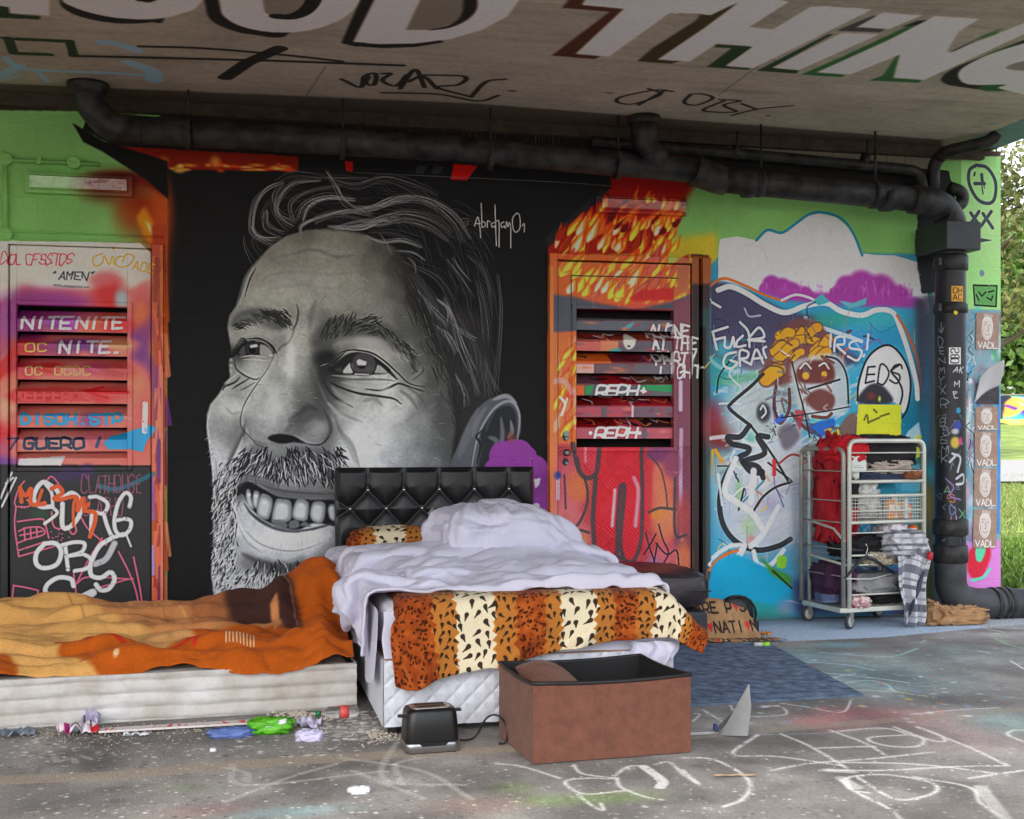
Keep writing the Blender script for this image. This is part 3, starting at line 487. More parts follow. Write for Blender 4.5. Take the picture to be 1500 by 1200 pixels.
    # right stile with the white scrawl
    P([(985,440),(1012,436),(1012,1000),(985,1000)],(116,60,78),5); P([(1012,372),(1038,374),(1040,1000),(1012,1000)],(44,26,28),2); P([(1012,374),(1040,376),(1040,418),(1012,416)],(150,76,26),3); P([(990,380),(1010,382),(1008,430),(990,430)],(180,96,60),5)
    P([(1024,450),(1040,450),(1040,1000),(1026,1000)],(36,74,76),6,.7); P([(1024,480),(1030,480),(1030,860),(1026,860)],(22,16,20),2)
    for tx,y,x in (("ALONE",492,953),("AT THE",511,956),("PARTY",533,962),("LIGHT",552,968)): T(tx,x-2,y+1,17,3.5,(222,216,214),.55,.06,gap=.16,jit=.06)
    S([(996,560),(996,600)],6,(206,190,214),.8,f=4); S([(997,630),(996,700),(998,790)],6,(200,170,200),.7,f=4); S([(975,690),(990,692)],3,(230,210,226),.8)
    # lower panel: red, orange and rose fields with grey outlines
    for x,y,rx,ry,col in ((830,720,26,60,(196,90,104)),(846,712,20,26,(226,110,64)),(830,760,24,30,(206,104,104)),(850,790,24,30,(196,96,100)),(846,790,16,16,(214,120,70)),(968,700,22,50,(214,110,80)),(972,760,22,40,(218,120,80)),(975,820,26,30,(196,90,100)),
                              (965,665,26,16,(104,48,96)),(982,680,16,24,(130,60,90)),(1000,760,12,40,(150,60,60)),(1000,820,14,30,(206,110,70)),(956,830,14,20,(150,96,140)),(865,820,20,24,(186,76,96)),(960,753,16,8,(236,120,50))): B(x,y,rx,ry,col,.9,.3)
    red = (196,30,44)
    P([(882,652),(932,650),(944,660),(942,700),(948,740),(944,790),(936,812),(920,820),(908,810),(904,790),(900,812),(884,820),(872,806),(868,770),(872,710),(878,670)],red,2,1,True); P([(848,654),(874,652),(872,690),(860,698),(850,686)],(196,50,66),3,1,True); P([(944,672),(956,674),(952,760),(942,800)],(190,44,54),3,.9)
    for i in range(40): B(R.uniform(875,940),R.uniform(660,810),R.uniform(4,12),R.uniform(4,12),[(214,56,66),(176,20,34)][i % 2],.35)
    og = (66,58,62)
    for q,w in (([(844,672),(848,690),(858,700),(872,694),(876,670),(876,652)],7),([(872,700),(868,760),(872,810),(884,826),(902,812),(904,770),(908,715)],7),([(908,712),(914,716),(908,790),(912,816)],6),([(938,650),(940,720),(938,790),(926,822),(906,816)],6),([(838,650),(844,680)],6),([(830,776),(846,768),(858,742),(860,720),(856,700)],4),([(829,790),(846,777),(862,780)],4),([(950,666),(966,686),(974,716),(977,745)],2.4),([(950,750),(966,744),(988,746)],4),([(988,700),(988,780),(1004,784)],4),([(826,696),(828,745)],3)): S(q,w,og,.9,f=2)
    S([(900,718),(896,770)],5,(226,176,186),.8,f=4); S([(928,700),(934,720),(930,770)],6,(226,150,166),.8,f=5); S([(856,656),(857,676)],4,(226,150,160),.7,f=4); S([(816,700),(816,730)],6,(206,190,214),.8,f=3); B(815,696,7,7,(44,60,140),.9,.3)
    for q in ([(945,780),(950,800),(958,822)],[(960,782),(950,800),(942,812)],[(964,768),(970,790),(978,810),(968,830)],[(962,796),(956,830)],[(960,796),(976,812),(990,806),(994,832)]): S(q,2.4,(36,28,44),.9)
    for q in ([(816,383),(816,860)],[(816,383),(1011,388)],[(836,405),(836,452)],[(836,404),(992,408)],[(1011,388),(1012,860)]): S(q,1.5,(26,16,16),.8,smooth=False)
    for y in (640,676): B(827,y,5,6,(40,40,46),.9,.5); B(829,y+2,2,2,(90,180,170),.9,.3)
    # ================================================================= right wall mural
    P([(1038,392),(1060,368),(1350,372),(1365,400),(1370,1000),(1038,1000)],(60,140,168),3)
    wht = (208,210,210)
    P([(1052,370),(1055,350),(1080,346),(1108,352),(1128,336),(1148,342),(1180,318),(1200,312),(1225,318),(1246,336),(1262,372),(1310,374),(1345,384),(1356,400),(1362,460),(1280,460),(1160,440),(1052,420)],wht,1.5,rough=.6)
    S([(1108,352),(1124,337),(1145,341),(1165,328),(1185,314),(1205,311),(1232,320),(1250,342),(1263,374)],4,(40,130,150),1)
    for q in ([(1082,366),(1100,358),(1118,366),(1124,384)],[(1178,340),(1195,328),(1214,336),(1218,360)],[(1218,330),(1214,372),(1230,398)]): S(q,4,(188,190,190),.6,f=3)
    mg = (156,60,150)
    for x,y,r in ((1130,418,16),(1146,424,18),(1160,430,18),(1178,432,14),(1240,422,20),(1262,420,26),(1290,428,28),(1316,440,24),(1340,450,16),(1226,432,14),(1120,424,10)): B(x,y,r,r,mg,1,.6)
    for i in range(90): x = R.uniform(1118,1345); S([(x,R.uniform(412,445)),(x+R.uniform(-8,8),R.uniform(420,458))],R.uniform(1,4),[(128,40,124),(178,90,172),(190,120,190)][i % 3],.35,f=1.5)
    P([(1112,424),(1240,430),(1350,440),(1355,470),(1200,452),(1120,434)],mg,5)
    P([(1038,432),(1060,412),(1100,424),(1150,440),(1250,448),(1355,452),(1358,1000),(1038,1000)],(54,144,178),4)
    P([(1038,414),(1056,412),(1090,424),(1150,455),(1230,470),(1260,530),(1180,560),(1100,545),(1038,520)],(68,66,92),7)
    for x,y,rx,ry,col in ((1250,478,60,26,(50,150,176)),(1290,470,40,20,(60,160,170)),(1220,468,40,12,(50,150,140)),(1250,500,50,20,(56,130,190)),(1060,540,30,26,(52,140,140)),(1060,510,20,14,(70,150,170)),(1200,530,40,20,(50,60,90)),(1045,620,26,40,(140,40,50)),(1060,640,30,24,(120,44,40)),
                              (1060,690,26,30,(190,160,140)),(1055,720,20,50,(130,170,180)),(1160,560,60,50,(140,160,160)),(1100,600,50,60,(160,166,166)),(1140,680,70,60,(168,172,182)),(1120,760,80,60,(164,168,186)),(1300,500,30,30,(40,130,170)),(1345,500,20,60,(60,110,140)),(1350,600,16,120,(40,90,110)),(1352,760,14,120,(70,100,50)),(1330,620,24,50,(20,110,140))): B(x,y,rx,ry,col,.9,.2)
    for i in range(240):
        x,y = R.uniform(1042,1300),R.uniform(540,830); l = R.uniform(8,30); a = R.uniform(-.9,.2)
        S([(x,y),(x+l*math.cos(a),y+l*math.sin(a))],R.uniform(2,6),[(200,204,212),(120,140,150),(90,170,150),(150,130,170),(190,150,130),(96,100,112),(110,170,90),(176,182,196)][R.randint(8)],.4,f=3,smooth=False)
    for x,y,rx,ry in ((1100,600,40,60),(1130,690,60,40),(1090,740,30,50),(1140,770,50,30),(1200,570,40,40),(1200,680,50,40)): B(x,y,rx,ry,(186,190,202),.8,.1)
    for i in range(330):
        x,y = R.uniform(1060,1260),R.uniform(550,800); l = R.uniform(10,40); a = R.uniform(-.7,-.1)
        S([(x,y),(x+l*math.cos(a),y+l*math.sin(a))],R.uniform(1.5,5),[(210,214,222),(176,172,196),(140,150,166),(196,200,210),(120,160,160),(206,190,190),(110,112,130),(160,180,120)][R.randint(8)],.45,f=2,smooth=False)
    # white and orange bands
    S([(1038,420),(1060,408),(1090,418),(1120,432),(1150,442)],4,(196,100,40),.9)
    S([(1052,425),(1070,420),(1094,430),(1120,446),(1150,458),(1180,448),(1210,444),(1232,456),(1262,462),(1285,454),(1308,458),(1320,484),(1332,520),(1342,560),(1344,584)],8,(214,220,222),1)
    S([(1314,462),(1328,486),(1345,530),(1352,584)],4,(176,90,40),.9); S([(1180,466),(1200,478),(1240,492),(1262,500)],6,(200,210,220),.8); S([(1145,440),(1165,432),(1185,436),(1200,444)],4,(210,214,220),.9); P([(1190,442),(1204,430),(1216,442),(1200,448)],(70,160,170),2); P([(1228,440),(1244,452),(1268,446),(1270,436),(1250,444)],(90,170,180),2)
    S([(1038,440),(1055,450)],4,(214,214,220)); S([(1038,525),(1060,540),(1110,545),(1170,510)],6,(180,200,206),.5,f=5)
    S([(1038,642),(1070,640),(1100,650),(1130,662)],6,(200,200,206),.8,f=2); S([(1050,560),(1100,552),(1150,545)],12,(70,150,110),.6,f=8)
    P([(1070,690),(1058,740),(1068,780),(1096,802),(1140,800),(1170,776),(1172,620),(1140,640),(1110,640),(1098,672)],(186,190,200),5,.7,True); P([(1075,590),(1100,566),(1130,548),(1150,600),(1140,650),(1100,640)],(170,182,184),5,.7,True)
    for x,y,rx,ry,col in ((1082,720,8,26,(110,170,90)),(1096,772,14,18,(150,190,120)),(1100,790,8,8,(196,90,90)),(1130,740,20,14,(150,140,180)),(1120,700,10,20,(220,222,226)),(1100,640,10,10,(90,160,140)),(1150,620,14,12,(206,206,214))): B(x,y,rx,ry,col,.6)
    for i in range(110):
        x,y = R.uniform(1044,1345),R.uniform(455,880); a = R.uniform(0,6.28); l = R.uniform(5,26); b = R.uniform(-1.4,1.4)
        S([(x,y),(x+l*math.cos(a),y+l*math.sin(a)),(x+l*math.cos(a)+l*.8*math.cos(a+b),y+l*math.sin(a)+l*.8*math.sin(a+b))],R.uniform(1,3.4),[(30,32,40),(222,224,228),(30,120,150),(206,90,60),(120,80,150),(90,170,140),(206,180,60),(36,60,110)][R.randint(8)],R.uniform(.4,.85),dry=R.uniform(0,.35))
    for i in range(70): x,y = R.uniform(1044,1345),R.uniform(460,860); S([(x,y),(x+R.uniform(-1,1),y+R.uniform(10,50))],R.uniform(.7,1.6),[(200,206,212),(50,90,120),(90,140,150)][i % 3],.35,smooth=False)
    # bandanna and face of a cartoon head (kept generic)
    P([(1116,548),(1140,490),(1160,470),(1190,468),(1212,490),(1218,530),(1200,545),(1160,560),(1136,566)],(112,66,66),4,.95,True)
    og = (214,142,34)
    for x,y,rx,ry,rot in ((1142,505,15,11,-20),(1146,522,14,9,0),(1132,548,16,14,0),(1172,492,10,14,20),(1182,500,22,8,40),(1200,512,10,12,0),(1210,502,8,10,-20),(1196,518,10,8,0),(1158,508,12,8,0),(1150,490,12,9,20),(1192,484,10,9,0),(1206,520,10,9,0),(1168,520,10,7,0)): a = math.radians(rot-35); dx,dy = math.cos(a)*rx*.75,math.sin(a)*rx*.75; S([(x-dx,y-dy),(x+2,y-3),(x+dx,y+dy)],ry*1.9,(108,66,54),.8,f=2); S([(x-dx,y-dy),(x+2,y-3),(x+dx,y+dy)],ry*1.45,og,.95,f=1.5,dry=.2)
    for q in ([(1130,510),(1144,498),(1160,506)],[(1112,545),(1128,536),(1146,540),(1148,556)],[(1166,486),(1176,478),(1190,500)],[(1130,530),(1150,534),(1164,520)]): S(q,3,(90,60,54),.8)
    P([(1158,540),(1180,524),(1230,520),(1242,560),(1240,600),(1200,612),(1170,600)],(170,174,176),4,.85,True)
    br = (96,48,44)
    P([(1166,545),(1180,530),(1216,530),(1222,556),(1200,562),(1172,560)],br,3,.95,True); P([(1180,584),(1200,570),(1222,580),(1218,600),(1196,602)],br,3,.9,True); B(1180,550,6,6,(226,150,50),1,.5); B(1207,548,5,5,(226,150,50),1,.5)
    S([(1172,540),(1180,532),(1188,540)],3,(170,176,190)); S([(1200,536),(1208,532),(1214,540)],3,(170,176,190))
    for q in ([(1138,560),(1134,590),(1142,620),(1156,600),(1156,570)],[(1160,606),(1176,624),(1190,634)],[(1190,610),(1210,612),(1218,606)]): S(q,5,br,.9)
    P([(1184,626),(1200,618),(1222,614),(1220,630),(1200,640)],(38,92,170),2,1,True); P([(1206,630),(1220,626),(1216,634)],(222,160,50),1.5); P([(1130,620),(1146,606),(1152,614),(1138,622)],(60,100,190),2); P([(1164,600),(1180,602),(1172,632),(1166,620)],(170,50,60),2,.8)
    P([(1140,630),(1160,620),(1172,640),(1150,660)],(100,92,104),4,.9,True); P([(1230,625),(1245,606),(1256,610),(1254,640),(1232,640)],(110,80,72),3,.9,True)
    for i in range(46): x,y = R.uniform(1120,1245),R.uniform(470,650); S([(x,y),(x+R.uniform(-12,12),y+R.uniform(-10,12)),(x+R.uniform(-16,16),y+R.uniform(-4,20))],R.uniform(1.5,4),[(96,50,44),(60,54,60),(190,194,200),(120,70,60),(90,100,120)][i % 5],R.uniform(.4,.8),dry=R.uniform(0,.3))
    # ink outlines
    kk = (40,42,48)
    P([(1254,592),(1258,560),(1270,526),(1290,508),(1308,508),(1326,530),(1334,560),(1330,590),(1322,606),(1312,590),(1262,590)],(196,200,204),2,1,True); P([(1256,590),(1270,566),(1286,562),(1300,572),(1306,590)],(50,50,56),3,1,True); B(1276,580,9,7,(120,50,50),.8); B(1288,584,3,5,(190,214,70),.9)
    S([(1256,586),(1258,560),(1270,526),(1290,508),(1308,508),(1326,530),(1334,560),(1330,596),(1322,612)],3.2,kk)
    T("EDS",1268,560,24,2.6,kk,.55,.15,jit=.05,gap=.2); S([(1318,534),(1306,544),(1316,558),(1322,575),(1318,595)],3,kk)
    for q,w in (([(1118,548),(1100,566),(1072,590),(1070,600),(1100,624)],5),([(1100,624),(1120,650),(1140,680),(1156,708)],3.5),([(1096,626),(1084,640),(1066,640),(1072,650),(1096,656),(1094,664),(1080,672),(1062,700),(1054,735),(1060,770),(1080,795),(1110,806),(1140,800),(1158,790)],8),
                 ([(1125,640),(1110,640),(1120,664),(1090,676),(1110,684),(1118,700)],8),([(1088,676),(1100,690),(1116,692)],10),([(1102,752),(1116,730),(1136,714),(1160,706)],3.5),([(1090,716),(1082,747)],3),([(1160,530),(1170,572),(1180,610),(1186,640)],2.6),([(1210,522),(1228,528),(1240,550),(1243,590)],3),([(1050,575),(1054,550),(1070,528)],2.5),([(1144,612),(1200,604),(1244,596)],2),([(1184,570),(1230,556)],3),([(1178,800),(1200,780),(1220,760)],3)): S(q,w,kk,.92,f=1.2)
    B(1118,604,12,16,(50,52,58),.9,.5); S([(1114,600),(1118,594),(1122,604),(1116,612)],3,(180,184,190))
    for q,w in (([(1078,672),(1066,700),(1062,722),(1080,736),(1100,750),(1114,770),(1118,782),(1100,800)],9),([(1104,690),(1100,735)],10),([(1140,742),(1120,780)],7),([(1036,826),(1050,812),(1070,800),(1085,798)],6),([(1090,800),(1076,828)],10),([(1104,808),(1110,826),(1128,828),(1148,806)],7),([(1052,695),(1058,740)],4)): S(q,w,(210,214,220),.92,f=2,dry=.12)
    S([(1044,660),(1040,700)],5,(226,160,40),.9); S([(1048,660),(1058,676)],6,(214,150,50),.9); S([(1134,675),(1134,695)],6,(196,40,56),.9); S([(1140,680),(1160,666),(1180,672)],3,(150,60,60),.9)
    S([(1036,834),(1060,814),(1080,806)],5,(196,100,40),.9)
    P([(1034,850),(1050,822),(1080,812),(1120,830),(1160,850),(1162,876),(1150,882),(1150,900),(1034,900)],(22,148,186),3); P([(1040,905),(1100,880),(1150,890),(1160,905)],(40,140,140),6); B(1150,890,18,16,(130,130,160),.8); P([(1095,898),(1160,902),(1360,906),(1360,1000),(1095,1000)],(60,110,110),6,.8)
    P([(1110,812),(1130,830),(1158,844),(1160,860),(1130,842)],(60,130,50),3); S([(1132,836),(1160,862)],3,(40,50,36)); P([(1140,815),(1152,816),(1150,832),(1138,830)],(130,190,50),2,1,True); P([(1158,700),(1240,700),(1240,850),(1162,850)],(130,140,160),12,.6)
    P([(1160,850),(1240,830),(1350,830),(1350,900),(1165,900)],(70,40,80),12,.7)
    W = (226,222,226)
    for q in ([(1044,486),(1066,479)],[(1044,486),(1050,512)],[(1046,498),(1062,494)],[(1062,496),(1062,508),(1070,508),(1074,494),(1076,508)],[(1088,492),(1080,500),(1080,508),(1092,506)],[(1084,472),(1096,486),(1098,508)],[(1098,494),(1112,480),(1119,494),(1096,498),(1120,500)],
              [(1078,516),(1064,520),(1060,534),(1070,540),(1080,532),(1070,528)],[(1084,536),(1084,514),(1096,516),(1094,524),(1086,526),(1100,534)],[(1100,534),(1108,512),(1118,532)],[(1102,526),(1116,524)],[(1122,508),(1118,512),(1122,524)],
              [(1217,490),(1216,508)],[(1222,514),(1224,496),(1236,494),(1236,504),(1226,506),(1238,518)],[(1258,498),(1246,502),(1246,510),(1262,514),(1256,528),(1242,522)],[(1272,490),(1270,512)],[(1266,520),(1265,522)]): S(q,3.8,W,.97)
    P([(1257,592),(1320,593),(1320,645),(1254,645)],(196,206,50),1.5,rough=.6); P([(1216,636),(1228,628),(1232,645),(1215,648)],(196,206,50),2)
    for q in ([(1266,615),(1270,608),(1272,620)],[(1274,618),(1288,612)],[(1280,600),(1284,604)],[(1290,610),(1302,606)]): S(q,3,(90,84,40),.8,dry=.3)
    P([(1322,645),(1330,632),(1346,618),(1350,640),(1340,668),(1322,672)],(150,186,226),2); P([(1330,660),(1340,640),(1350,636),(1350,668),(1336,674)],(196,206,50),2,.9); P([(1322,668),(1342,668),(1338,684),(1326,686)],(30,160,110),2); P([(1320,680),(1350,680),(1350,720),(1320,720)],(90,170,200),3,.8)
    P([(1340,440),(1362,430),(1385,440),(1390,1000),(1356,1000),(1352,640)],(56,54,66),8,.85)
    for x,y,ry,col in ((1356,620,60,(24,110,140)),(1360,740,40,(110,100,30)),(1358,820,60,(70,80,36)),(1357,560,60,(44,84,110)),(1362,690,20,(30,130,140)),(1362,860,50,(50,56,30))): B(x,y,9,ry,col,.8)
    P([(1346,300),(1410,290),(1412,430),(1350,430),(1340,360)],(30,30,34),5,.95,rough=1.5)
    # ================================================================= wall end beyond the downpipe
    P([(1395,214),(1500,208),(1500,230),(1395,230)],(78,60,50),1)
    P([(1408,229),(1480,229),(1480,460),(1408,460)],(150,208,124),1)
    kk = (58,70,74)
    S([(1430,242),(1446,246),(1458,266),(1457,290),(1448,298),(1432,292),(1420,270),(1420,250),(1430,242)],5,kk); S([(1438,256),(1439,266)],5,kk); S([(1428,253),(1427,257)],3,kk); S([(1428,269),(1442,269)],5,kk); S([(1438,270),(1440,284)],2,kk); S([(1440,262),(1442,276)],1.5,kk)
    for q in ([(1422,312),(1436,332)],[(1434,310),(1419,332)],[(1440,313),(1454,334)],[(1452,310),(1438,330)]): S(q,5,kk,smooth=False)
    S([(1436,352),(1452,352)],6,kk,taper=2)
    P([(1405,452),(1480,455),(1480,1000),(1405,1000)],(120,150,160),2)
    for i in range(120):
        x,y = R.uniform(1408,1470),R.uniform(455,880); B(x,y,R.uniform(3,9),R.uniform(5,22),[(90,170,190),(200,205,215),(110,90,140),(60,150,90),(180,150,170),(60,130,190),(226,226,230),(150,110,120)][R.randint(8)],.7)
    for i in range(40): x,y = R.uniform(1408,1430),R.uniform(455,780); S([(x,y),(x+R.uniform(-6,6),y+6),(x+R.uniform(-6,6),y+14)],1.3,[(30,40,60),(40,110,160),(230,230,235)][i % 3],.8)
    S([(1462,560),(1463,700),(1462,780)],5,(50,120,190),.8,f=3)
    P([(1408,796),(1480,790),(1480,1000),(1405,1000)],(196,120,190),4)
    P([(1420,806),(1448,800),(1450,820),(1434,850),(1418,838)],(196,40,60),3,1,True); P([(1430,802),(1444,802),(1438,822),(1430,820)],(90,190,150),2,1,True); S([(1424,850),(1440,846),(1450,834)],5,(96,200,170),.9)
    P([(1425,416),(1462,418),(1460,450),(1427,448)],(92,150,84),1.5); 
    for q in ([(1426,418),(1460,419),(1459,449),(1428,447),(1426,418)],[(1434,428),(1438,434),(1444,428)],[(1448,428),(1456,426)],[(1434,440),(1430,432)],[(1446,436),(1452,440),(1454,434)]): S(q,2.5,(26,36,34),.85,smooth=False,dry=.3)
    B(1438,400,4,5,(110,120,150),.9,.6)
    bl = np.stack([boxblur(boxblur(c.a[...,k],1),2) for k in range(3)],-1); c.a = (c.a+.75*(c.a-bl)).clip(4,250)
    gm = vnoise(WH,WW,90,21,4); c.a *= (1-.10*(gm[...,None]-.5)*2)
    c.a *= 1+(c.grain[...,None]-.5)*.05
    return c
# ---------------------------------------------------------------- the painted soffit of the bridge
CS = 170.0; CXa, CYa, CW_, CH_ = -3.2, 4.6, 1580, 510     # canvas origin in metres, size in texels
def ceil_px(x,y):
    X,Y = on_level(x,y,CEIL_Z); return (X-CXa)*CS,(Y-CYa)*CS
def paint_ceiling():
    c = Canvas(CW_,CH_,(146,138,124),ceil_px,lambda x,y: CS*.0042)
    R = np.random.RandomState(3); P,S,B = c.poly,c.st,c.blob
    # board-marked concrete: streaks along the shutter boards, stains
    for i in range(260):
        x,y = R.uniform(-100,1500),R.uniform(-20,200); l = R.uniform(60,320)
        S([(x,y),(x+l,y+l*.055)],R.uniform(2,16),[(128,120,106),(160,152,138),(118,112,98),(150,142,130)][i % 4],.22,f=6,smooth=False)
    for i in range(40): B(R.uniform(0,1500),R.uniform(20,200),R.uniform(20,90),R.uniform(4,14),[(112,104,90),(164,156,142),(96,90,78)][i % 3],.35)
    nz = vnoise(CH_,CW_,60,4,5)[...,None]; nz2 = vnoise(CH_,CW_,5,6,2)[...,None]; c.a *= .84+.22*nz+.12*nz2
    S([(1120,90),(1052,140)],2.2,(92,84,72),.8,smooth=False); S([(477,97),(436,160)],2.2,(100,92,80),.8,smooth=False)
    P([(-100,118),(700,152),(1380,205),(1380,222),(700,175),(-100,140)],(62,54,46),5,.8)
    W = (222,208,198); K = (22,21,20); G1 = (28,50,26); G2 = (40,92,44); M = (62,58,66); O = (52,44,20); BR = (70,34,20)
    q = lambda L: [(1000+a / 3,b / 3) for a,b in L]
    h = lambda L: [(a / 3,b / 3) for a,b in L]
    d = lambda L: [(500+a / 3,b / 3) for a,b in L]
    P(h([(-300,-60),(0,25),(40,30),(45,60),(180,72),(172,86),(0,78),(-300,60)]),G1,1)
    P(h([(-300,-90),(215,-60),(215,68),(45,58),(40,30),(-300,0)]),W,1)
    P(h([(255,-120),(262,0),(285,40),(350,72),(450,95),(560,104),(660,98),(720,84),(700,-100)]),K,1,1,True); P(h([(290,-120),(268,-10),(320,30),(420,62),(540,82),(680,84),(790,62),(870,22),(900,-100)]),W,1,1,True)
    P(h([(560,-60),(600,5),(660,12),(700,-4),(700,-60)]),K,1)
    P(h([(905,-120),(905,30),(930,90),(1010,130),(1110,152),(1270,146),(1250,-90)]),K,1,1,True); P(h([(985,-130),(968,30),(1000,85),(1080,122),(1200,142),(1330,138),(1440,110),(1545,50),(1600,-60),(1400,-160)]),W,1,1,True)
    P(h([(1170,-80),(1160,40),(1190,66),(1270,76),(1330,55),(1380,-10),(1370,-80)]),(122,114,102),1,1,True); S(h([(1215,72),(1280,74),(1340,50),(1378,0),(1380,-60)]),17,K)
    P(d([(110,-60),(0,190),(60,204),(190,212),(330,206),(450,186),(170,-60)]),K,1); P(d([(175,-60),(52,184),(160,194),(320,192),(480,172),(620,130),(730,70),(780,0),(780,-80),(400,-140)]),W,1)
    P(d([(375,-60),(282,132),(400,132),(500,100),(545,50),(530,-60)]),(118,110,98),1); P(d([(540,-60),(590,-20),(595,40),(550,90),(470,124),(385,132),(480,108),(530,60),(535,10)]),K,1,1,True)
    P(d([(1030,-40),(970,36),(1180,52),(925,244),(1108,260),(1140,248),(1030,238),(1244,40),(1060,22),(1100,-40)]),BR,1); P(d([(1100,-50),(1060,22),(1244,38),(1032,236),(1175,248),(1440,58),(1560,66),(1760,0),(1760,-60)]),W,1)
    P(d([(1440,58),(1580,64),(1560,90),(1370,210),(1300,270),(1450,280),(1490,268),(1400,262),(1740,30),(1600,60)]),O,1)
    P(q([(-90,-60),(-80,50),(80,62),(125,68),(250,10),(250,-60)]),W,1); P(q([(125,68),(-100,250),(-140,262),(-60,268),(240,20),(252,10),(200,30)]),O,1)
    P(q([(145,195),(310,205),(190,290),(300,300),(290,308),(105,295),(215,212),(140,208)]),G1,1); P(q([(640,150),(660,152),(395,298),(510,310),(500,324),(325,312)]),G1,1)
    P(q([(560,30),(630,32),(450,136),(395,130)]),M,1); P(q([(690,128),(840,68),(870,78),(760,120),(890,128),(870,142),(680,136)]),M,1.5)
    P(q([(1090,86),(1040,92),(700,250),(520,328),(700,340),(715,328),(600,318),(1000,130)]),G2,1); P(q([(1085,88),(1030,92),(960,120),(1040,108)]),K,2)
    P(q([(955,238),(930,258),(880,332),(818,354),(1040,364),(1048,350),(925,342)]),G2,1)
    P(q([(250,8),(270,-30),(465,8),(290,120),(395,130),(560,30),(630,28),(830,42),(310,300),(190,290),(310,205),(150,190),(30,270),(-110,262),(100,120)]),W,1)
    P(q([(880,55),(1050,68),(905,128),(770,118)]),W,1); P(q([(700,146),(860,152),(510,308),(395,298)]),W,1)
    P(q([(1110,70),(1300,84),(1210,140),(1160,225),(1190,226),(1600,62),(1700,62),(1500,150),(1060,352),(930,342),(957,238),(735,328),(590,318),(900,180)]),W,1)
    P(q([(1160,236),(1400,120),(1380,130),(1200,222)]),K,1.5); P(q([(1310,160),(1400,126),(1380,150),(1300,176)]),G2,3,.8)
    P(q([(1700,110),(1500,176),(1350,236),(1200,296),(1140,340),(1150,366),(1220,382),(1400,400),(1400,360),(1230,345)]),K,1,1,True); P(q([(1500,180),(1350,230),(1300,262),(1400,250)]),G2,3,.8); P(q([(1290,385),(1440,352),(1500,400),(1330,402)]),G2,2,.8)
    P(q([(1700,150),(1420,215),(1260,280),(1210,330),(1260,372),(1420,372),(1400,392),(1700,430),(1800,250)]),W,1,1,True); P(q([(1700,240),(1500,268),(1418,298),(1500,312),(1700,320)]),(126,120,110),1,1,True)
    P([(1390,214),(1500,176),(1640,130),(1640,250),(1390,250)],(86,118,124),1,.9)
    for i in range(30): B(R.uniform(1400,1520),R.uniform(180,220),12,3,[(60,96,110),(120,140,140),(96,110,90)][i % 3],.5)
    # tags
    S([(6,56),(30,58),(103,60),(106,82),(200,84),(400,89),(590,96)],9,K,.95,smooth=False); S([(12,56),(20,78),(72,80)],12,G1,.95,smooth=False); S([(28,57),(102,61),(108,80)],11,G1,.95,smooth=False)
    S([(205,68),(300,71),(420,81),(500,90)],8,K,.95,dry=.2); S([(410,71),(362,92),(330,114)],20,K,.95,smooth=False)
    bl = (126,164,184)
    for l,w in (([(150,62),(170,64),(200,74)],18),([(8,85),(30,100),(80,104),(180,108),(225,112)],12),([(190,92),(222,104),(226,118)],22),([(55,104),(70,120)],8),([(0,118),(30,112)],6),([(0,112),(30,96)],16)): S(l,w,bl,.9,f=3)
    def tag(L,w): S(L,w,(26,22,18),.92)
    for L in ([(500,116),(528,128),(534,112),(550,108),(548,124),(536,122),(540,112)],[(560,108),(572,108),(560,118),(580,126),(596,110)],[(586,130),(608,102),(622,128)],[(598,120),(620,112),(640,130)],[(622,110),(680,112),(672,124),(640,128),(690,142)],[(690,142),(712,120),(740,116)],[(560,136),(640,138),(700,148),(730,140)]): tag(L,7)
    B(750,133,8,4,K,.8,.3)
    for L in ([(950,130),(968,138),(930,152),(905,150),(910,142),(960,132),(985,134)],[(975,132),(935,154)],[(1012,138),(1002,150),(1020,154),(1044,144),(1030,138),(1012,138)],[(1055,146),(1084,148),(1060,154),(1078,164),(1030,162),(1060,148)],[(1086,152),(1108,160)],[(1160,155),(1110,160),(1072,169)]): tag(L,6)
    B(893,136,7,3,K,.8,.3); B(1125,169,4,3,K,.8,.3)
    return c

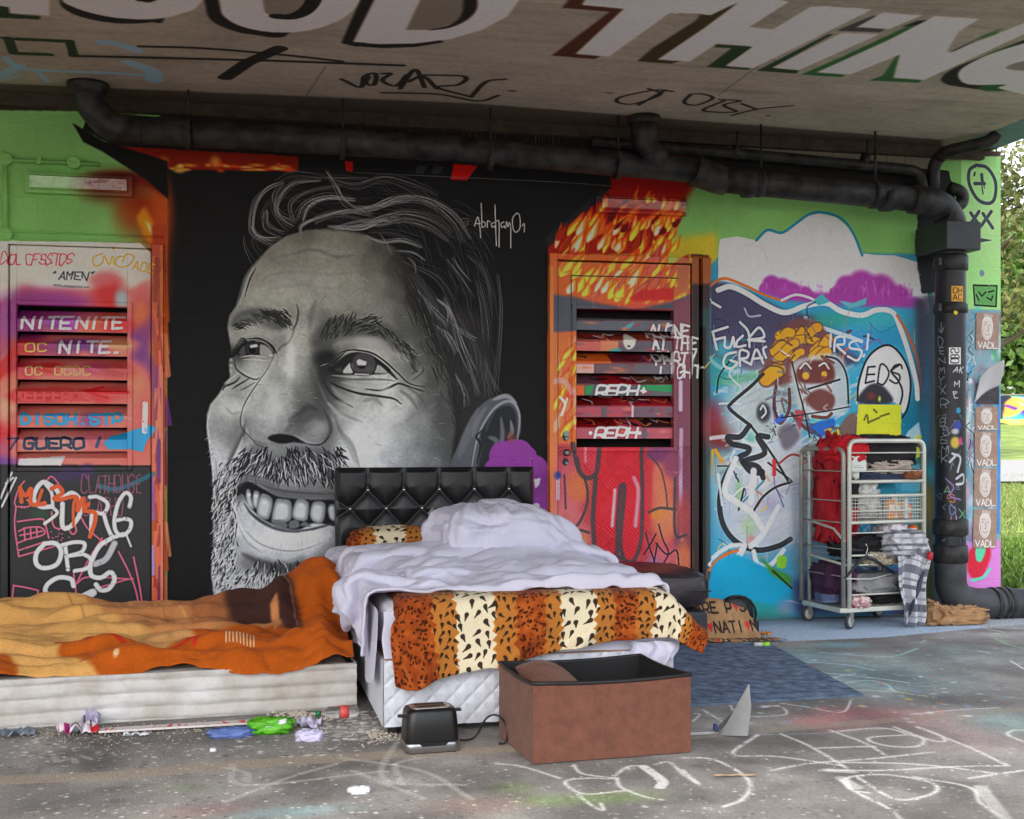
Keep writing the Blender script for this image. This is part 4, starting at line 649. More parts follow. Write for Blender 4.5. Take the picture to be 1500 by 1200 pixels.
# ---------------------------------------------------------------- asphalt with chalk and overspray
FS = 175.0; FXa,FYa,FW_,FH_ = -2.6,3.2,1600,790
def floor_px(x,y):
    X,Y = on_level(x,y,0.0); return (X-FXa)*FS,(Y-FYa)*FS
def paint_floor():
    c = Canvas(FW_,FH_,(108,105,102),floor_px,lambda x,y: FS*.0031)
    R = np.random.RandomState(9); P,S,B = c.poly,c.st,c.blob
    nz = vnoise(FH_,FW_,120,14,5)[...,None]; nz2 = vnoise(FH_,FW_,3,16,2)[...,None]
    for x,y,rx,ry,col,al in ((1250,990,180,60,(92,124,130),.6),(1150,960,120,30,(96,134,142),.6),(1380,960,160,40,(112,124,124),.6),(1230,945,60,12,(110,156,172),.7),(1300,1050,120,24,(142,96,96),.55),(1240,1046,60,16,(156,92,96),.5),(1200,1060,40,18,(140,86,84),.6),(1400,1080,90,30,(130,104,104),.4),
                                  (880,1170,70,8,(104,124,78),.8),(750,1155,30,8,(108,124,84),.7),(790,1172,30,8,(110,130,84),.6),(1480,1060,60,30,(100,130,126),.5),(420,1190,70,8,(120,156,160),.5),(300,1188,50,8,(140,100,96),.4),(270,1155,30,8,(98,114,84),.4),(700,1180,60,12,(124,92,80),.4),(600,1110,200,30,(124,118,112),.4)): B(x,y,rx*1.1,ry*3.2,col,al)
    st = (vnoise(FH_,FW_,46,24,4)[...,None]-.5)*2; c.a *= (.80+.36*nz+.10*nz2)*(1+.34*st)
    for i in range(70): B(R.uniform(0,1500),R.uniform(1060,1195),R.uniform(3,26),R.uniform(3,30),[(58,54,52),(70,64,58),(150,144,136)][i % 3],R.uniform(.15,.4))
    P([(-200,1158),(0,1136),(150,1131),(330,1115),(560,1100),(800,1090),(800,1098),(560,1112),(330,1128),(160,1143),(0,1150),(-200,1172)],(136,124,108),1.5,.75,rough=1)
    P([(1000,1076),(1500,1036),(1500,1042),(1000,1084)],(134,124,110),2,.5,rough=1)
    ch = (206,204,200)
    def C(L,w=9,al=.66): S(L,w*.9,ch,al*.45,f=3,dry=.46); S(L,w*.40,ch,al*.85,f=1.5,dry=.5)
    f3 = lambda L: [(1000+a / 3,800+b / 3) for a,b in L]
    f2 = lambda L: [(500+a / 3,800+b / 3) for a,b in L]
    for L in ([(0,930),(120,935),(220,975),(290,1030),(290,1080),(250,1120),(180,1145)],[(0,985),(70,1045)],[(330,830),(220,915),(420,925),(700,965)],[(430,825),(560,880),(720,975)],[(390,985),(560,955),(820,935),(1100,905)],[(580,888),(840,880)],[(650,810),(800,865),(890,918)],[(660,815),(880,800),(1000,830),(1060,850),(1030,880),(920,880),(830,860),(830,840),(980,830)],
              [(930,795),(1080,850),(1150,858),(1130,830),(1030,795),(1250,880),(1430,965)],[(640,985),(900,985),(1180,970),(1420,965)],[(700,1030),(760,1010),(900,1005),(1080,1035),(1120,1070),(1060,1100),(930,1110),(760,1010)],[(700,1030),(760,1080),(900,1150),(960,1200)],[(820,1085),(740,1070),(720,1030)],[(1020,1015),(1260,1060),(1310,1130),(1420,1200)],[(1260,1020),(1500,985)],[(700,950),(1050,960),(1420,1005)],
              [(720,600),(820,590),(900,610),(940,640),(1110,665)],[(720,615),(760,630),(930,640)],[(745,670),(700,730),(560,710),(430,690)],[(1390,710),(1200,720),(1000,740)],[(380,700),(440,710),(450,740),(330,750)],[(210,700),(240,740),(330,750)],[(90,720),(180,775)],[(350,710),(420,700)],[(640,580),(760,560)],[(45,770),(75,740),(50,735)],[(1500,860),(1430,830),(1450,810),(1500,810)],[(0,1000),(60,1040)]): C(f3(L),9 if max(p[1] for p in L) > 800 else 6)
    for L in ([(1020,960),(1060,1000),(1200,1020),(1080,1020),(990,1030),(1000,1060),(1080,1090),(1240,1075)],[(1210,1020),(1230,1060),(1330,1100),(1410,1115)],[(1200,1010),(1260,970),(1330,965)],[(680,955),(800,970),(960,1020)],[(1040,1090),(1100,1140),(1150,1160),(1140,1130)],[(1380,960),(1440,950),(1500,1000)]): C(f2(L),8)
    for L in ([(1330,970),(1410,1030),(1400,1060)],): S(f2(L),13,ch,.75,f=2,dry=.25)
    for L in ([(1310,1060),(1420,1200),(1500,1240)],[(640,985),(740,990)],[(700,1020),(760,1060)]): S(f3(L),16,ch,.5,f=5,dry=.3)
    for L in ([(600,1060),(560,1140),(680,1150)],[(340,1120),(360,1150),(560,1130)],[(520,1130),(620,1170)],[(500,1110),(620,1130),(690,1170)],[(620,1110),(580,1120),(590,1150)],[(330,1175),(420,1140),(490,1120)],[(80,1108),(84,1116),(96,1112)],[(106,1110),(112,1118)],[(120,1108),(134,1112)],[(330,1125),(360,1132),(362,1145)]): S(L,8,(176,172,166),.45,f=4,dry=.42)
    S([(1060,830 / 3+800),(1180,1075),(1300,1068)],3,(190,200,200),.3)
    pal = [(206,202,196),(190,186,178),(222,218,214),(60,58,56)]
    c.spots(420,(-50,1075,620,1200),(1,3.2),pal,(.3,.95),2); c.spots(500,(600,1100,1500,1200),(.8,3),pal,(.2,.8),3); c.spots(260,(0,1060,560,1110),(1,5),pal,(.3,.9),4)
    c.spots(220,(1040,915,1500,1060),(1.5,8),[(226,228,228),(150,190,200),(200,206,206),(80,150,180),(90,90,90)],(.2,.6),5); c.spots(30,(1100,960,1500,1060),(2,7),[(190,120,70),(80,130,190),(206,170,60),(190,90,90)],(.5,.9),6)
    c.spots(300,(440,1040,570,1085),(1,6),[(214,210,204),(200,196,190)],(.4,.9),7)
    for i in range(60): B(R.uniform(1100,1500),R.uniform(925,1010),R.uniform(4,30),R.uniform(2,6),[(210,216,218),(90,160,180),(70,70,70)][i % 3],.35)
    for L,col in (([(1370 / 3+1000,935),(1480,945),(1500,950)],(120,190,120)),([(1320 / 3+1000,920),(1470,926)],(220,220,224)),([(1300 / 3+1000,954),(1450,956)],(220,224,226)),([(1160,968),(1240,974),(1280,982)],(190,206,210)),([(1210,986),(1270,992),(1330,1000)],(200,210,210)),([(1200,956),(1300,962),(1344,950)],(150,200,210)),([(1480,968),(1500,980)],(230,230,232))): S(L,5,col,.6,f=2,dry=.25)
    # painted blue-grey strip along the foot of the wall
    P([(1060,943),(1095,907),(1500,903),(1500,915),(1440,920),(1290,934),(1120,941)],(150,166,192),1.2,1,rough=.8)
    P([(1440,905),(1560,905),(1560,925),(1440,920)],(150,150,148),6,.7)
    c.spots(60,(1110,910,1420,936),(1,6),[(214,218,226),(190,200,216),(110,120,140)],(.3,.8),8)
    c.a *= 1+(c.grain[...,None]-.5)*.16
    return c
# ---------------------------------------------------------------- small printed and woven canvases
def ident(w, h): return (lambda x, y: (np.asarray(x, float) * w, np.asarray(y, float) * h)), (lambda x, y: 1.0)
def paint_leopard():                                # u runs across the bed, v up the sheet
    w, h = 1120, 820; f, s = ident(w, h); c = Canvas(w, h, (196, 118, 42), f, s); R = np.random.RandomState(21)
    bands = [(0, 'r', .125), (.125, 'o', .185), (.185, 'w', .29), (.29, 'o', .35), (.35, 'r', .43), (.43, 'o', .475), (.475, 'w', .57), (.57, 'o', .625), (.625, 'r', .685), (.685, 'o', .735), (.735, 'w', .86), (.86, 'o', .90), (.90, 'r', 1.0)]
    cc = {'r': (146, 66, 26), 'o': (180, 114, 50), 'w': (226, 212, 180)}
    for a, k, b in bands:
        P = []
        for i in range(61): P.append((a + R.uniform(-.006, .006) + (.005 if i % 2 else -.005), i / 60))
        for i in range(61): P.append((b + R.uniform(-.006, .006) + (.005 if i % 2 else -.005), 1 - i / 60))
        c.poly(P, cc[k], 1.5)
    for a, k, b in bands:
        if k == 'r':
            for i in range(500): c.blob(R.uniform(a, b), R.uniform(0, 1), R.uniform(5, 16), R.uniform(6, 20), [(120, 44, 16), (176, 84, 30), (196, 106, 44)][i % 3], .4)
        n, r = {'r': (int(1500 * (b - a)), 5), 'o': (int(3000 * (b - a)), 7.6), 'w': (int(1900 * (b - a)), 10.5)}[k]
        done = []
        for i in range(n * 3):
            x, y = R.uniform(a + .003, b - .003), R.uniform(0, 1); q = np.array([x * w, y * h])
            if k != 'r' and any((abs(q[0] - p[0]) < r * 2.1 and abs(q[1] - p[1]) < r * 2.5) for p in done): continue
            done.append(q)
            if k == 'r': c.blob(x, y, R.uniform(2.5, 4.5), R.uniform(3.5, 6.5), (50, 24, 14), .8, .5, R.uniform(0, 180)); continue
            an = R.uniform(-.7, .9) + 1.57; b1 = R.uniform(-1, 1); dx, dy = math.cos(an) * r / w, math.sin(an) * r / h
            c.st([(x - dx * .7, y - dy * .7), (x + b1 * dy * .3, y - b1 * dx * .3), (x + dx * 1.1 + b1 * dy, y + dy * 1.1 - b1 * dx)], r * R.uniform(1.2, 1.5), (44, 32, 25), .92, f=2.2, taper=2, n=4)
    c.a *= 1 + (c.grain[..., None] - .5) * .14
    return c
OX0, OY0, OSC = -2.2, 5.3, 300.0
def paint_orange():                                 # printed fleece, drawn where it lies (about 0.28 m up)
    fn = lambda x, y: tuple(q * OSC for q in (on_level(x, y, .27)[0] - OX0, on_level(x, y, .27)[1] - OY0))
    c = Canvas(850, 530, (178, 84, 22), fn, lambda x, y: OSC * .0034); R = np.random.RandomState(4); P, S, B = c.poly, c.st, c.blob
    P([(-400, 1010), (-400, 870), (60, 870), (170, 892), (250, 905), (260, 935), (180, 950), (100, 948), (84, 955), (180, 968), (185, 1000), (28, 1001), (25, 965), (0, 960), (-60, 1010)], (214, 160, 92), 4)
    P([(100, 895), (200, 892), (330, 908), (400, 900), (430, 925), (330, 935), (240, 938), (180, 930), (120, 915)], (190, 126, 76), 5)
    P([(280, 905), (340, 905), (360, 922), (280, 928)], (150, 90, 56), 6, .8); P([(330, 912), (356, 900), (382, 894), (410, 900), (436, 915), (442, 932), (420, 928), (400, 924), (370, 926), (340, 922)], (62, 38, 34), 7, .95, True); P([(396, 918), (406, 914), (412, 926), (402, 930)], (196, 130, 80), 2)
    S([(350, 905), (372, 900), (392, 906)], 3, (110, 76, 74), .7); S([(404, 902), (424, 910), (436, 926)], 4, (130, 90, 86), .7)
    S([(84, 950), (150, 950), (230, 952), (290, 945), (330, 940)], 6, (184, 50, 24), .95); S([(286, 948), (300, 940), (330, 946), (360, 944)], 7, (196, 44, 34), .9, f=3); P([(230, 936), (280, 938), (300, 942), (240, 950), (180, 948)], (206, 150, 92), 3)
    P([(316, 938), (352, 936), (350, 944), (318, 946)], (226, 206, 160), 1.5); 
    for i in range(9): S([(330 + i * 5, 940), (332 + i * 5, 950)], 1.4, (232, 220, 190), .9, smooth=False)
    S([(260, 985), (290, 988)], 4, (226, 206, 170), .9); B(170, 959, 4, 3, (222, 190, 150), .9, .4); S([(160, 968), (166, 980)], 3, (190, 40, 30), .9)
    for i in range(30): x = R.uniform(20, 250); S([(x, R.uniform(885, 920)), (x + 50, R.uniform(895, 930))], 2.5, [(170, 110, 60), (226, 176, 110), (150, 90, 50)][i % 3], .5, f=2)
    c.a *= .93 + .14 * vnoise(c.h, c.w, 20, 2, 3)[..., None]; c.a *= 1 + (c.grain[..., None] - .5) * .1
    return c
def paint_pipe():
    w, h = 420, 1500
    f = lambda x, y: ((.5 + np.arcsin(np.clip((np.asarray(x, float) - 1395) / 24, -1, 1)) / (2 * math.pi)) * w, (1 - (HC + (HY - np.asarray(y, float)) / FPX * 8.2) / 2.6) * h)
    c = Canvas(w, h, (34, 36, 42), f, lambda x, y: 2.4); R = np.random.RandomState(6); S, B, P = c.st, c.blob, c.poly
    W = (150, 160, 170)
    for i in range(70): B(R.uniform(1374, 1418), R.uniform(350, 870), R.uniform(1, 8), R.uniform(2, 20), [(26, 28, 34), (46, 50, 58), (60, 64, 72)][i % 3], .4)
    S([(1381, 476), (1381, 488)], 1.6, W); S([(1377, 484), (1381, 490), (1385, 483)], 1.6, W)
    for i, ch in enumerate("DENMYX"): c.text(ch, 1377 + i % 2, 508 + i * 14, 11, 1.3, W, .75, jit=.1)
    for i, ch in enumerate("R:BSEMK"): c.text(ch, 1381 + i % 2 * 2, 598 + i * 13, 11, 1.3, W, .8, jit=.1)
    for i in range(34): x, y = R.uniform(1376, 1412), R.uniform(600, 790); S([(x, y), (x + R.uniform(-6, 6), y + R.uniform(-5, 8)), (x + R.uniform(-5, 5), y + R.uniform(2, 12))], 1.1, [(120, 140, 150), W, (90, 80, 130), (170, 176, 190)][i % 4], .8)
    for x, y, ch, col in ((1386, 722, 'A', (130, 170, 150)), (1392, 734, 'S', (200, 110, 60)), (1394, 750, 'O', (120, 130, 200)), (1396, 764, 'U', (190, 120, 190)), (1396, 780, 'N', (140, 160, 200)), (1408, 756, 'X', (110, 190, 120)), (1408, 772, 'S', (200, 190, 90))): c.text(ch, x, y, 11, 1.5, col, .8, jit=.08)
    for x, y, t in ((1401, 548, 'AK'), (1402, 568, 'M'), (1400, 584, 'E')): c.text(t, x, y, 9, 1.5, (214, 216, 220), .6, jit=.12)
    B(1407, 602, 5, 5, (40, 150, 190), 1, .6); B(1406, 624, 9, 9, (50, 70, 170), .9, .4); B(1402, 632, 8, 5, (226, 220, 226), .8, .4); B(1402, 648, 9, 10, (222, 186, 60), .95, .5); B(1410, 646, 5, 7, (206, 60, 130), .9, .4)
    for q in ([(1398, 664), (1410, 670), (1406, 690)], [(1394, 676), (1402, 668)], [(1404, 700), (1414, 694), (1414, 706), (1404, 708)]): S(q, 4, (214, 214, 222), .9)
    S([(1388, 700), (1400, 712), (1394, 724), (1410, 730)], 2.5, (150, 120, 190), .9)
    return c
def paint_poster(kind):
    w, h = 150, 220; f, s = ident(w, h); c = Canvas(w, h, (160, 132, 116), f, s); S = lambda q, wd=5: c.st(q, wd, (236, 232, 228), .97, f=1.2)
    c.a *= .9 + .2 * vnoise(h, w, 20, kind, 4)[..., None]
    S([(.28, .30), (.26, .50), (.34, .66), (.48, .74), (.62, .68), (.70, .52), (.72, .32), (.62, .16), (.44, .12), (.30, .20), (.28, .30)]); c.poly([(.3, .3), (.34, .15), (.6, .13), (.72, .3), (.66, .6), (.5, .72), (.33, .6)], (228, 222, 216), 2, .75, True)
    for q in ([(.36, .34), (.44, .33)], [(.56, .33), (.64, .34)], [(.52, .36), (.54, .50), (.48, .51)], [(.40, .58), (.50, .62), (.60, .57)], [(.36, .28), (.46, .27)]): c.st(q, 3, (110, 84, 72), .9)
    for i in range(7): S([(.34 + i * .05, .20), (.38 + i * .055, .03 + i * .004)], 3)
    x = .10
    for ch in "VADL": c.text(ch, x, .97, .16, 6, (236, 232, 228), 1.1); x += .22
    return c
def paint_bag():
    w, h = 360, 260; f, s = ident(w, h); c = Canvas(w, h, (158, 122, 84), f, s); c.a *= .85 + .3 * vnoise(h, w, 24, 5, 4)[..., None]
    for y, t in ((.30, "ARE POS"), (.62, "DONATION"), (.93, "ION THAN")):
        x = .05
        for ch in t:
            if ch == 'O': c.poly([(x + .05, y), (x, y - .11), (x + .02, y - .17), (x + .05, y - .13), (x + .08, y - .17), (x + .10, y - .11)], (196, 50, 50), 1)
            elif ch != ' ': 
                for pl in FONT[ch]: c.st([(x + a / 4 * .085, y - b / 6 * .17) for a, b in pl], 9, (34, 26, 24), .95, smooth=False)
            x += .115
    return c
def paint_sticker(t, bgc, fg, sz, wd, two=False, vert=False):
    w, h = 96, 128; f, s = ident(w, h); c = Canvas(w, h, bgc, f, s)
    def put(T, y, hh):
        x = .14
        for ch in T:
            for pl in FONT[ch]: c.st([(x + a / 4 * sz, y - b / 6 * hh) for a, b in pl], wd, fg, 1, n=3)
            x += sz * 1.4
    if two: put(t[:2], .46, .34); put(t[2:], .9, .34)
    elif vert:
        y = .30
        for ch in t[::-1]:
            for pl in FONT[ch]: c.st([(.82 - b / 6 * .64 if 0 else .18 + b / 6 * .64, y - (1 - a / 4) * .22 + .0) for a, b in pl][::1], wd, fg, 1, n=3)
            y += .31
    else: put(t, .8, .6)
    return c
# ---------------------------------------------------------------- builders
RR = random.Random(7)
def s2l(c):
    return tuple(((v / 255) / 12.92 if v < 10.3 else ((v / 255 + .055) / 1.055) ** 2.4) for v in c)
MATS = {}
def mat(name, col, rough=.6, metal=0, namt=.14, nscale=6, bump=0, bscale=60, col2=None, spec=.5, trans=0, coat=0, alpha=1, sheen=0):
    if name in MATS: return MATS[name]
    m = bpy.data.materials.new(name); m.use_nodes = True; t = m.node_tree; L = t.links; b = t.nodes['Principled BSDF']
    c = np.array(s2l(col)); c2 = np.array(s2l(col2)) if col2 else c
    tc = t.nodes.new('ShaderNodeTexCoord'); n = t.nodes.new('ShaderNodeTexNoise'); n.inputs['Scale'].default_value = nscale; n.inputs['Detail'].default_value = 6; n.inputs['Roughness'].default_value = .6
    L.new(tc.outputs['Object'], n.inputs['Vector'])
    r = t.nodes.new('ShaderNodeValToRGB'); r.color_ramp.elements[0].position = .32; r.color_ramp.elements[1].position = .68
    r.color_ramp.elements[0].color = (*np.clip(c * (1 - namt), 0, 1), 1); r.color_ramp.elements[1].color = (*np.clip(c2 * (1 + namt), 0, 1), 1)
    L.new(n.outputs['Fac'], r.inputs[0]); L.new(r.outputs[0], b.inputs['Base Color'])
    b.inputs['Roughness'].default_value = rough; b.inputs['Metallic'].default_value = metal; b.inputs['Specular IOR Level'].default_value = spec
    b.inputs['Transmission Weight'].default_value = trans; b.inputs['Coat Weight'].default_value = coat; b.inputs['Alpha'].default_value = alpha; b.inputs['Sheen Weight'].default_value = sheen
    if bump:
        n2 = t.nodes.new('ShaderNodeTexNoise'); n2.inputs['Scale'].default_value = bscale; n2.inputs['Detail'].default_value = 5; L.new(tc.outputs['Object'], n2.inputs['Vector'])
        bp = t.nodes.new('ShaderNodeBump'); bp.inputs['Strength'].default_value = bump; bp.inputs['Distance'].default_value = .01; L.new(n2.outputs['Fac'], bp.inputs['Height']); L.new(bp.outputs[0], b.inputs['Normal'])
    MATS[name] = m; return m

def image(name, lin, alpha=None):
    h, w, _ = lin.shape; c = np.where(lin < .0031308, lin * 12.92, 1.055 * np.maximum(lin, 1e-6) ** (1 / 2.4) - .055)
    px = np.ones((h, w, 4), np.float32); px[..., :3] = c
    if alpha is not None: px[..., 3] = alpha
    im = bpy.data.images.new(name, w, h, alpha=alpha is not None); im.alpha_mode = 'CHANNEL_PACKED'
    im.pixels.foreach_set(px[::-1].ravel()); im.update(); im.pack(); return im
def paint_mat(name, im, rough=.6, bump=.2, bscale=90, big=None, base=None, spec=.4, sheen=0, emboss=None, nfade=.1, courses=False):
    m = bpy.data.materials.new(name); m.use_nodes = True; t = m.node_tree; L = t.links; b = t.nodes['Principled BSDF']
    tx = t.nodes.new('ShaderNodeTexImage'); tx.image = im; tc = t.nodes.new('ShaderNodeTexCoord'); L.new(tc.outputs['UV'], tx.inputs[0])
    src = tx.outputs[0]
    n = t.nodes.new('ShaderNodeTexNoise'); n.inputs['Scale'].default_value = bscale; n.inputs['Detail'].default_value = 6; L.new(tc.outputs['Object'], n.inputs['Vector'])
    if base is not None:
        tx.extension = 'CLIP'
        n3 = t.nodes.new('ShaderNodeTexNoise'); n3.inputs['Scale'].default_value = 2.2; n3.inputs['Detail'].default_value = 8; n3.inputs['Roughness'].default_value = .7; L.new(tc.outputs['Object'], n3.inputs['Vector'])
        r = t.nodes.new('ShaderNodeValToRGB'); c = np.array(s2l(base)); r.color_ramp.elements[0].position = .3; r.color_ramp.elements[1].position = .7
        r.color_ramp.elements[0].color = (*(c * .72), 1); r.color_ramp.elements[1].color = (*np.clip(c * 1.25, 0, 1), 1); L.new(n3.outputs['Fac'], r.inputs[0])
        mx = t.nodes.new('ShaderNodeMix'); mx.data_type = 'RGBA'; L.new(tx.outputs['Alpha'], mx.inputs['Factor']); L.new(r.outputs[0], mx.inputs[6]); L.new(src, mx.inputs[7]); src = mx.outputs[2]
    sp = t.nodes.new('ShaderNodeMapRange'); sp.inputs[3].default_value = 1 - nfade; sp.inputs[4].default_value = 1 + nfade; L.new(n.outputs['Fac'], sp.inputs[0])
    ml = t.nodes.new('ShaderNodeVectorMath'); ml.operation = 'SCALE'; L.new(src, ml.inputs[0]); L.new(sp.outputs[0], ml.inputs['Scale']); L.new(ml.outputs[0], b.inputs['Base Color'])
    b.inputs['Roughness'].default_value = rough; b.inputs['Specular IOR Level'].default_value = spec; b.inputs['Sheen Weight'].default_value = sheen
    hgt = n.outputs['Fac']
    if courses:                                     # faint joints of the blockwork under many coats of paint
        br = t.nodes.new('ShaderNodeTexBrick'); mp = t.nodes.new('ShaderNodeMapping'); mp.inputs['Rotation'].default_value = (math.pi / 2, 0, 0); L.new(tc.outputs['Object'], mp.inputs[0]); L.new(mp.outputs[0], br.inputs[0])
        br.inputs['Scale'].default_value = 1; br.inputs['Brick Width'].default_value = .44; br.inputs['Row Height'].default_value = .215; br.inputs['Mortar Size'].default_value = .006; br.inputs['Mortar Smooth'].default_value = 1
        ad = t.nodes.new('ShaderNodeMath'); ad.operation = 'MULTIPLY_ADD'; ad.inputs[1].default_value = -.5; L.new(br.outputs['Fac'], ad.inputs[0]); L.new(hgt, ad.inputs[2]); hgt = ad.outputs[0]
    if emboss:
        ws = []
        for rz in (math.radians(45), math.radians(-45)):
            mp = t.nodes.new('ShaderNodeMapping'); mp.inputs['Rotation'].default_value = (0, rz, 0); L.new(tc.outputs['Object'], mp.inputs[0])
            w = t.nodes.new('ShaderNodeTexWave'); w.inputs['Scale'].default_value = emboss; L.new(mp.outputs[0], w.inputs[0]); ws.append(w)
        ck = t.nodes.new('ShaderNodeTexChecker'); mp = t.nodes.new('ShaderNodeMapping'); mp.inputs['Rotation'].default_value = (0, math.radians(45), 0); L.new(tc.outputs['Object'], mp.inputs[0]); L.new(mp.outputs[0], ck.inputs[0]); ck.inputs['Scale'].default_value = emboss * .6
        mx = t.nodes.new('ShaderNodeMix'); L.new(ck.outputs['Fac'], mx.inputs['Factor']); L.new(ws[0].outputs['Fac'], mx.inputs[2]); L.new(ws[1].outputs['Fac'], mx.inputs[3]); hgt = mx.outputs[0]
    bp = t.nodes.new('ShaderNodeBump'); bp.inputs['Strength'].default_value = bump; bp.inputs['Distance'].default_value = .01; L.new(hgt, bp.inputs['Height']); L.new(bp.outputs[0], b.inputs['Normal'])
    return m

class MB:
    def __init__(s): s.v, s.f, s.u = [], [], {}
    def add(s, V, F):
        o = len(s.v); s.v += [tuple(p) for p in V]; s.f += [tuple(i + o for i in f) for f in F]; return s
    def box(s, a, b, bev=0):
        (x0, y0, z0), (x1, y1, z1) = a, b
        V = [(x, y, z) for x in (x0, x1) for y in (y0, y1) for z in (z0, z1)]
        return s.add(V, [(0, 1, 3, 2), (4, 6, 7, 5), (0, 4, 5, 1), (2, 3, 7, 6), (0, 2, 6, 4), (1, 5, 7, 3)])
    def tube(s, P, r, n=8, cap=True):
        P = [Vector(p) for p in P]; R_ = r if isinstance(r, (list, tuple)) else [r] * len(P); V = []; T0 = None; N = None
        for i, p in enumerate(P):
            T = ((P[i + 1] - p) if i < len(P) - 1 else (p - P[i - 1])).normalized()
            if 0 < i < len(P) - 1: T = ((P[i + 1] - p).normalized() + (p - P[i - 1]).normalized()).normalized()
            if N is None: N = T.cross(Vector((0, 0, 1)) if abs(T.z) < .9 else Vector((1, 0, 0))).normalized()
            else: N = (N - T * N.dot(T)).normalized()
            B = T.cross(N)
            V += [p + (N * math.cos(a) + B * math.sin(a)) * R_[i] for a in [2 * math.pi * k / n for k in range(n)]]
        F = [(i * n + k, i * n + (k + 1) % n, (i + 1) * n + (k + 1) % n, (i + 1) * n + k) for i in range(len(P) - 1) for k in range(n)]
        if cap: F += [tuple(range(n))[::-1], tuple((len(P) - 1) * n + k for k in range(n))]
        return s.add(V, F)
    def prism(s, pts, d):                            # outline (list of 3D points) pushed along d
        n = len(pts); V = [Vector(p) for p in pts] + [Vector(p) + Vector(d) for p in pts]
        return s.add(V, [tuple(range(n))[::-1], tuple(range(n, 2 * n))] + [(i, (i + 1) % n, n + (i + 1) % n, n + i) for i in range(n)])
    def lathe(s, prof, o=(0, 0, 0), n=20, axis='z'):
        V = []
        for r, z in prof:
            for k in range(n):
                a = 2 * math.pi * k / n; p = (r * math.cos(a), r * math.sin(a), z)
                if axis == 'y': p = (p[0], p[2], p[1])
                if axis == 'x': p = (p[2], p[0], p[1])
                V.append((p[0] + o[0], p[1] + o[1], p[2] + o[2]))
        m = len(prof); return s.add(V, [(i * n + k, i * n + (k + 1) % n, (i + 1) * n + (k + 1) % n, (i + 1) * n + k) for i in range(m - 1) for k in range(n)] + [tuple(range(n))[::-1], tuple((m - 1) * n + k for k in range(n))])
    def ball(s, c, r, n=10, m=6, sc=(1, 1, 1)):
        return s.lathe([(max(1e-4, r * math.sin(math.pi * i / m)), -r * math.cos(math.pi * i / m)) for i in range(m + 1)], c, n) if sc == (1, 1, 1) else s.add(
            [(c[0] + sc[0] * r * math.sin(math.pi * i / m) * math.cos(2 * math.pi * k / n), c[1] + sc[1] * r * math.sin(math.pi * i / m) * math.sin(2 * math.pi * k / n), c[2] - sc[2] * r * math.cos(math.pi * i / m)) for i in range(m + 1) for k in range(n)],
            [(i * n + k, i * n + (k + 1) % n, (i + 1) * n + (k + 1) % n, (i + 1) * n + k) for i in range(m) for k in range(n)])
    def grid(s, nx, ny, fn, thick=None):
        V = [fn(i / (nx - 1), j / (ny - 1)) for j in range(ny) for i in range(nx)]
        return s.add(V, [(j * nx + i, j * nx + i + 1, (j + 1) * nx + i + 1, (j + 1) * nx + i) for j in range(ny - 1) for i in range(nx - 1)])
    def build(s, name, m, parent=None, smooth=False, bevel=0, uv=None, solid=0, sub=0, loc=None, recalc=True):
        me = bpy.data.meshes.new(name); me.from_pydata(s.v, [], s.f); me.update()
        o = bpy.data.objects.new(name, me); COL.objects.link(o)
        if m: me.materials.append(m)
        if recalc:
            import bmesh
            b = bmesh.new(); b.from_mesh(me); bmesh.ops.recalc_face_normals(b, faces=b.faces); b.to_mesh(me); b.free()
        if parent: o.parent = parent
        if loc: o.location = loc
        if uv:
            l = me.uv_layers.new(name='UVMap'); idx = np.zeros(len(me.loops), int); me.loops.foreach_get('vertex_index', idx)
            co = np.zeros(len(me.vertices) * 3); me.vertices.foreach_get('co', co); co = co.reshape(-1, 3)[idx]; l.data.foreach_set('uv', uv(co).astype(np.float32).ravel())
        if smooth: me.polygons.foreach_set('use_smooth', [True] * len(me.polygons))
        if solid: q = o.modifiers.new('thickness', 'SOLIDIFY'); q.thickness = solid; q.offset = 0
        if bevel: q = o.modifiers.new('bevel', 'BEVEL'); q.width = bevel; q.segments = 2; q.limit_method = 'ANGLE'; q.harden_normals = False
        if sub: q = o.modifiers.new('smooth', 'SUBSURF'); q.levels = sub; q.render_levels = sub
        return o
def tag(o, label=None, cat=None, group=None, kind=None):
    if label: o['label'] = label
    if cat: o['category'] = cat
    if group: o['group'] = group
    if kind: o['kind'] = kind
    return o
def thing(name, label, cat, loc=(0, 0, 0), rz=0, group=None):
    o = bpy.data.objects.new(name, None); COL.objects.link(o); o.location = loc; o.rotation_euler = (0, 0, rz); o.empty_display_size = .1
    return tag(o, label, cat, group)
def bez(a, b, c, n=8):
    a, b, c = Vector(a), Vector(b), Vector(c); return [a * (1 - t) ** 2 + b * 2 * t * (1 - t) + c * t * t for t in [i / n for i in range(n + 1)]]
def rounded(P, r, n=5):                              # path with rounded corners
    P = [Vector(p) for p in P]; out = [P[0]]
    for i in range(1, len(P) - 1):
        a = P[i] + (P[i - 1] - P[i]).normalized() * min(r, (P[i - 1] - P[i]).length / 2); c = P[i] + (P[i + 1] - P[i]).normalized() * min(r, (P[i + 1] - P[i]).length / 2)
        out += bez(a, P[i], c, n)
    return out + [P[-1]]
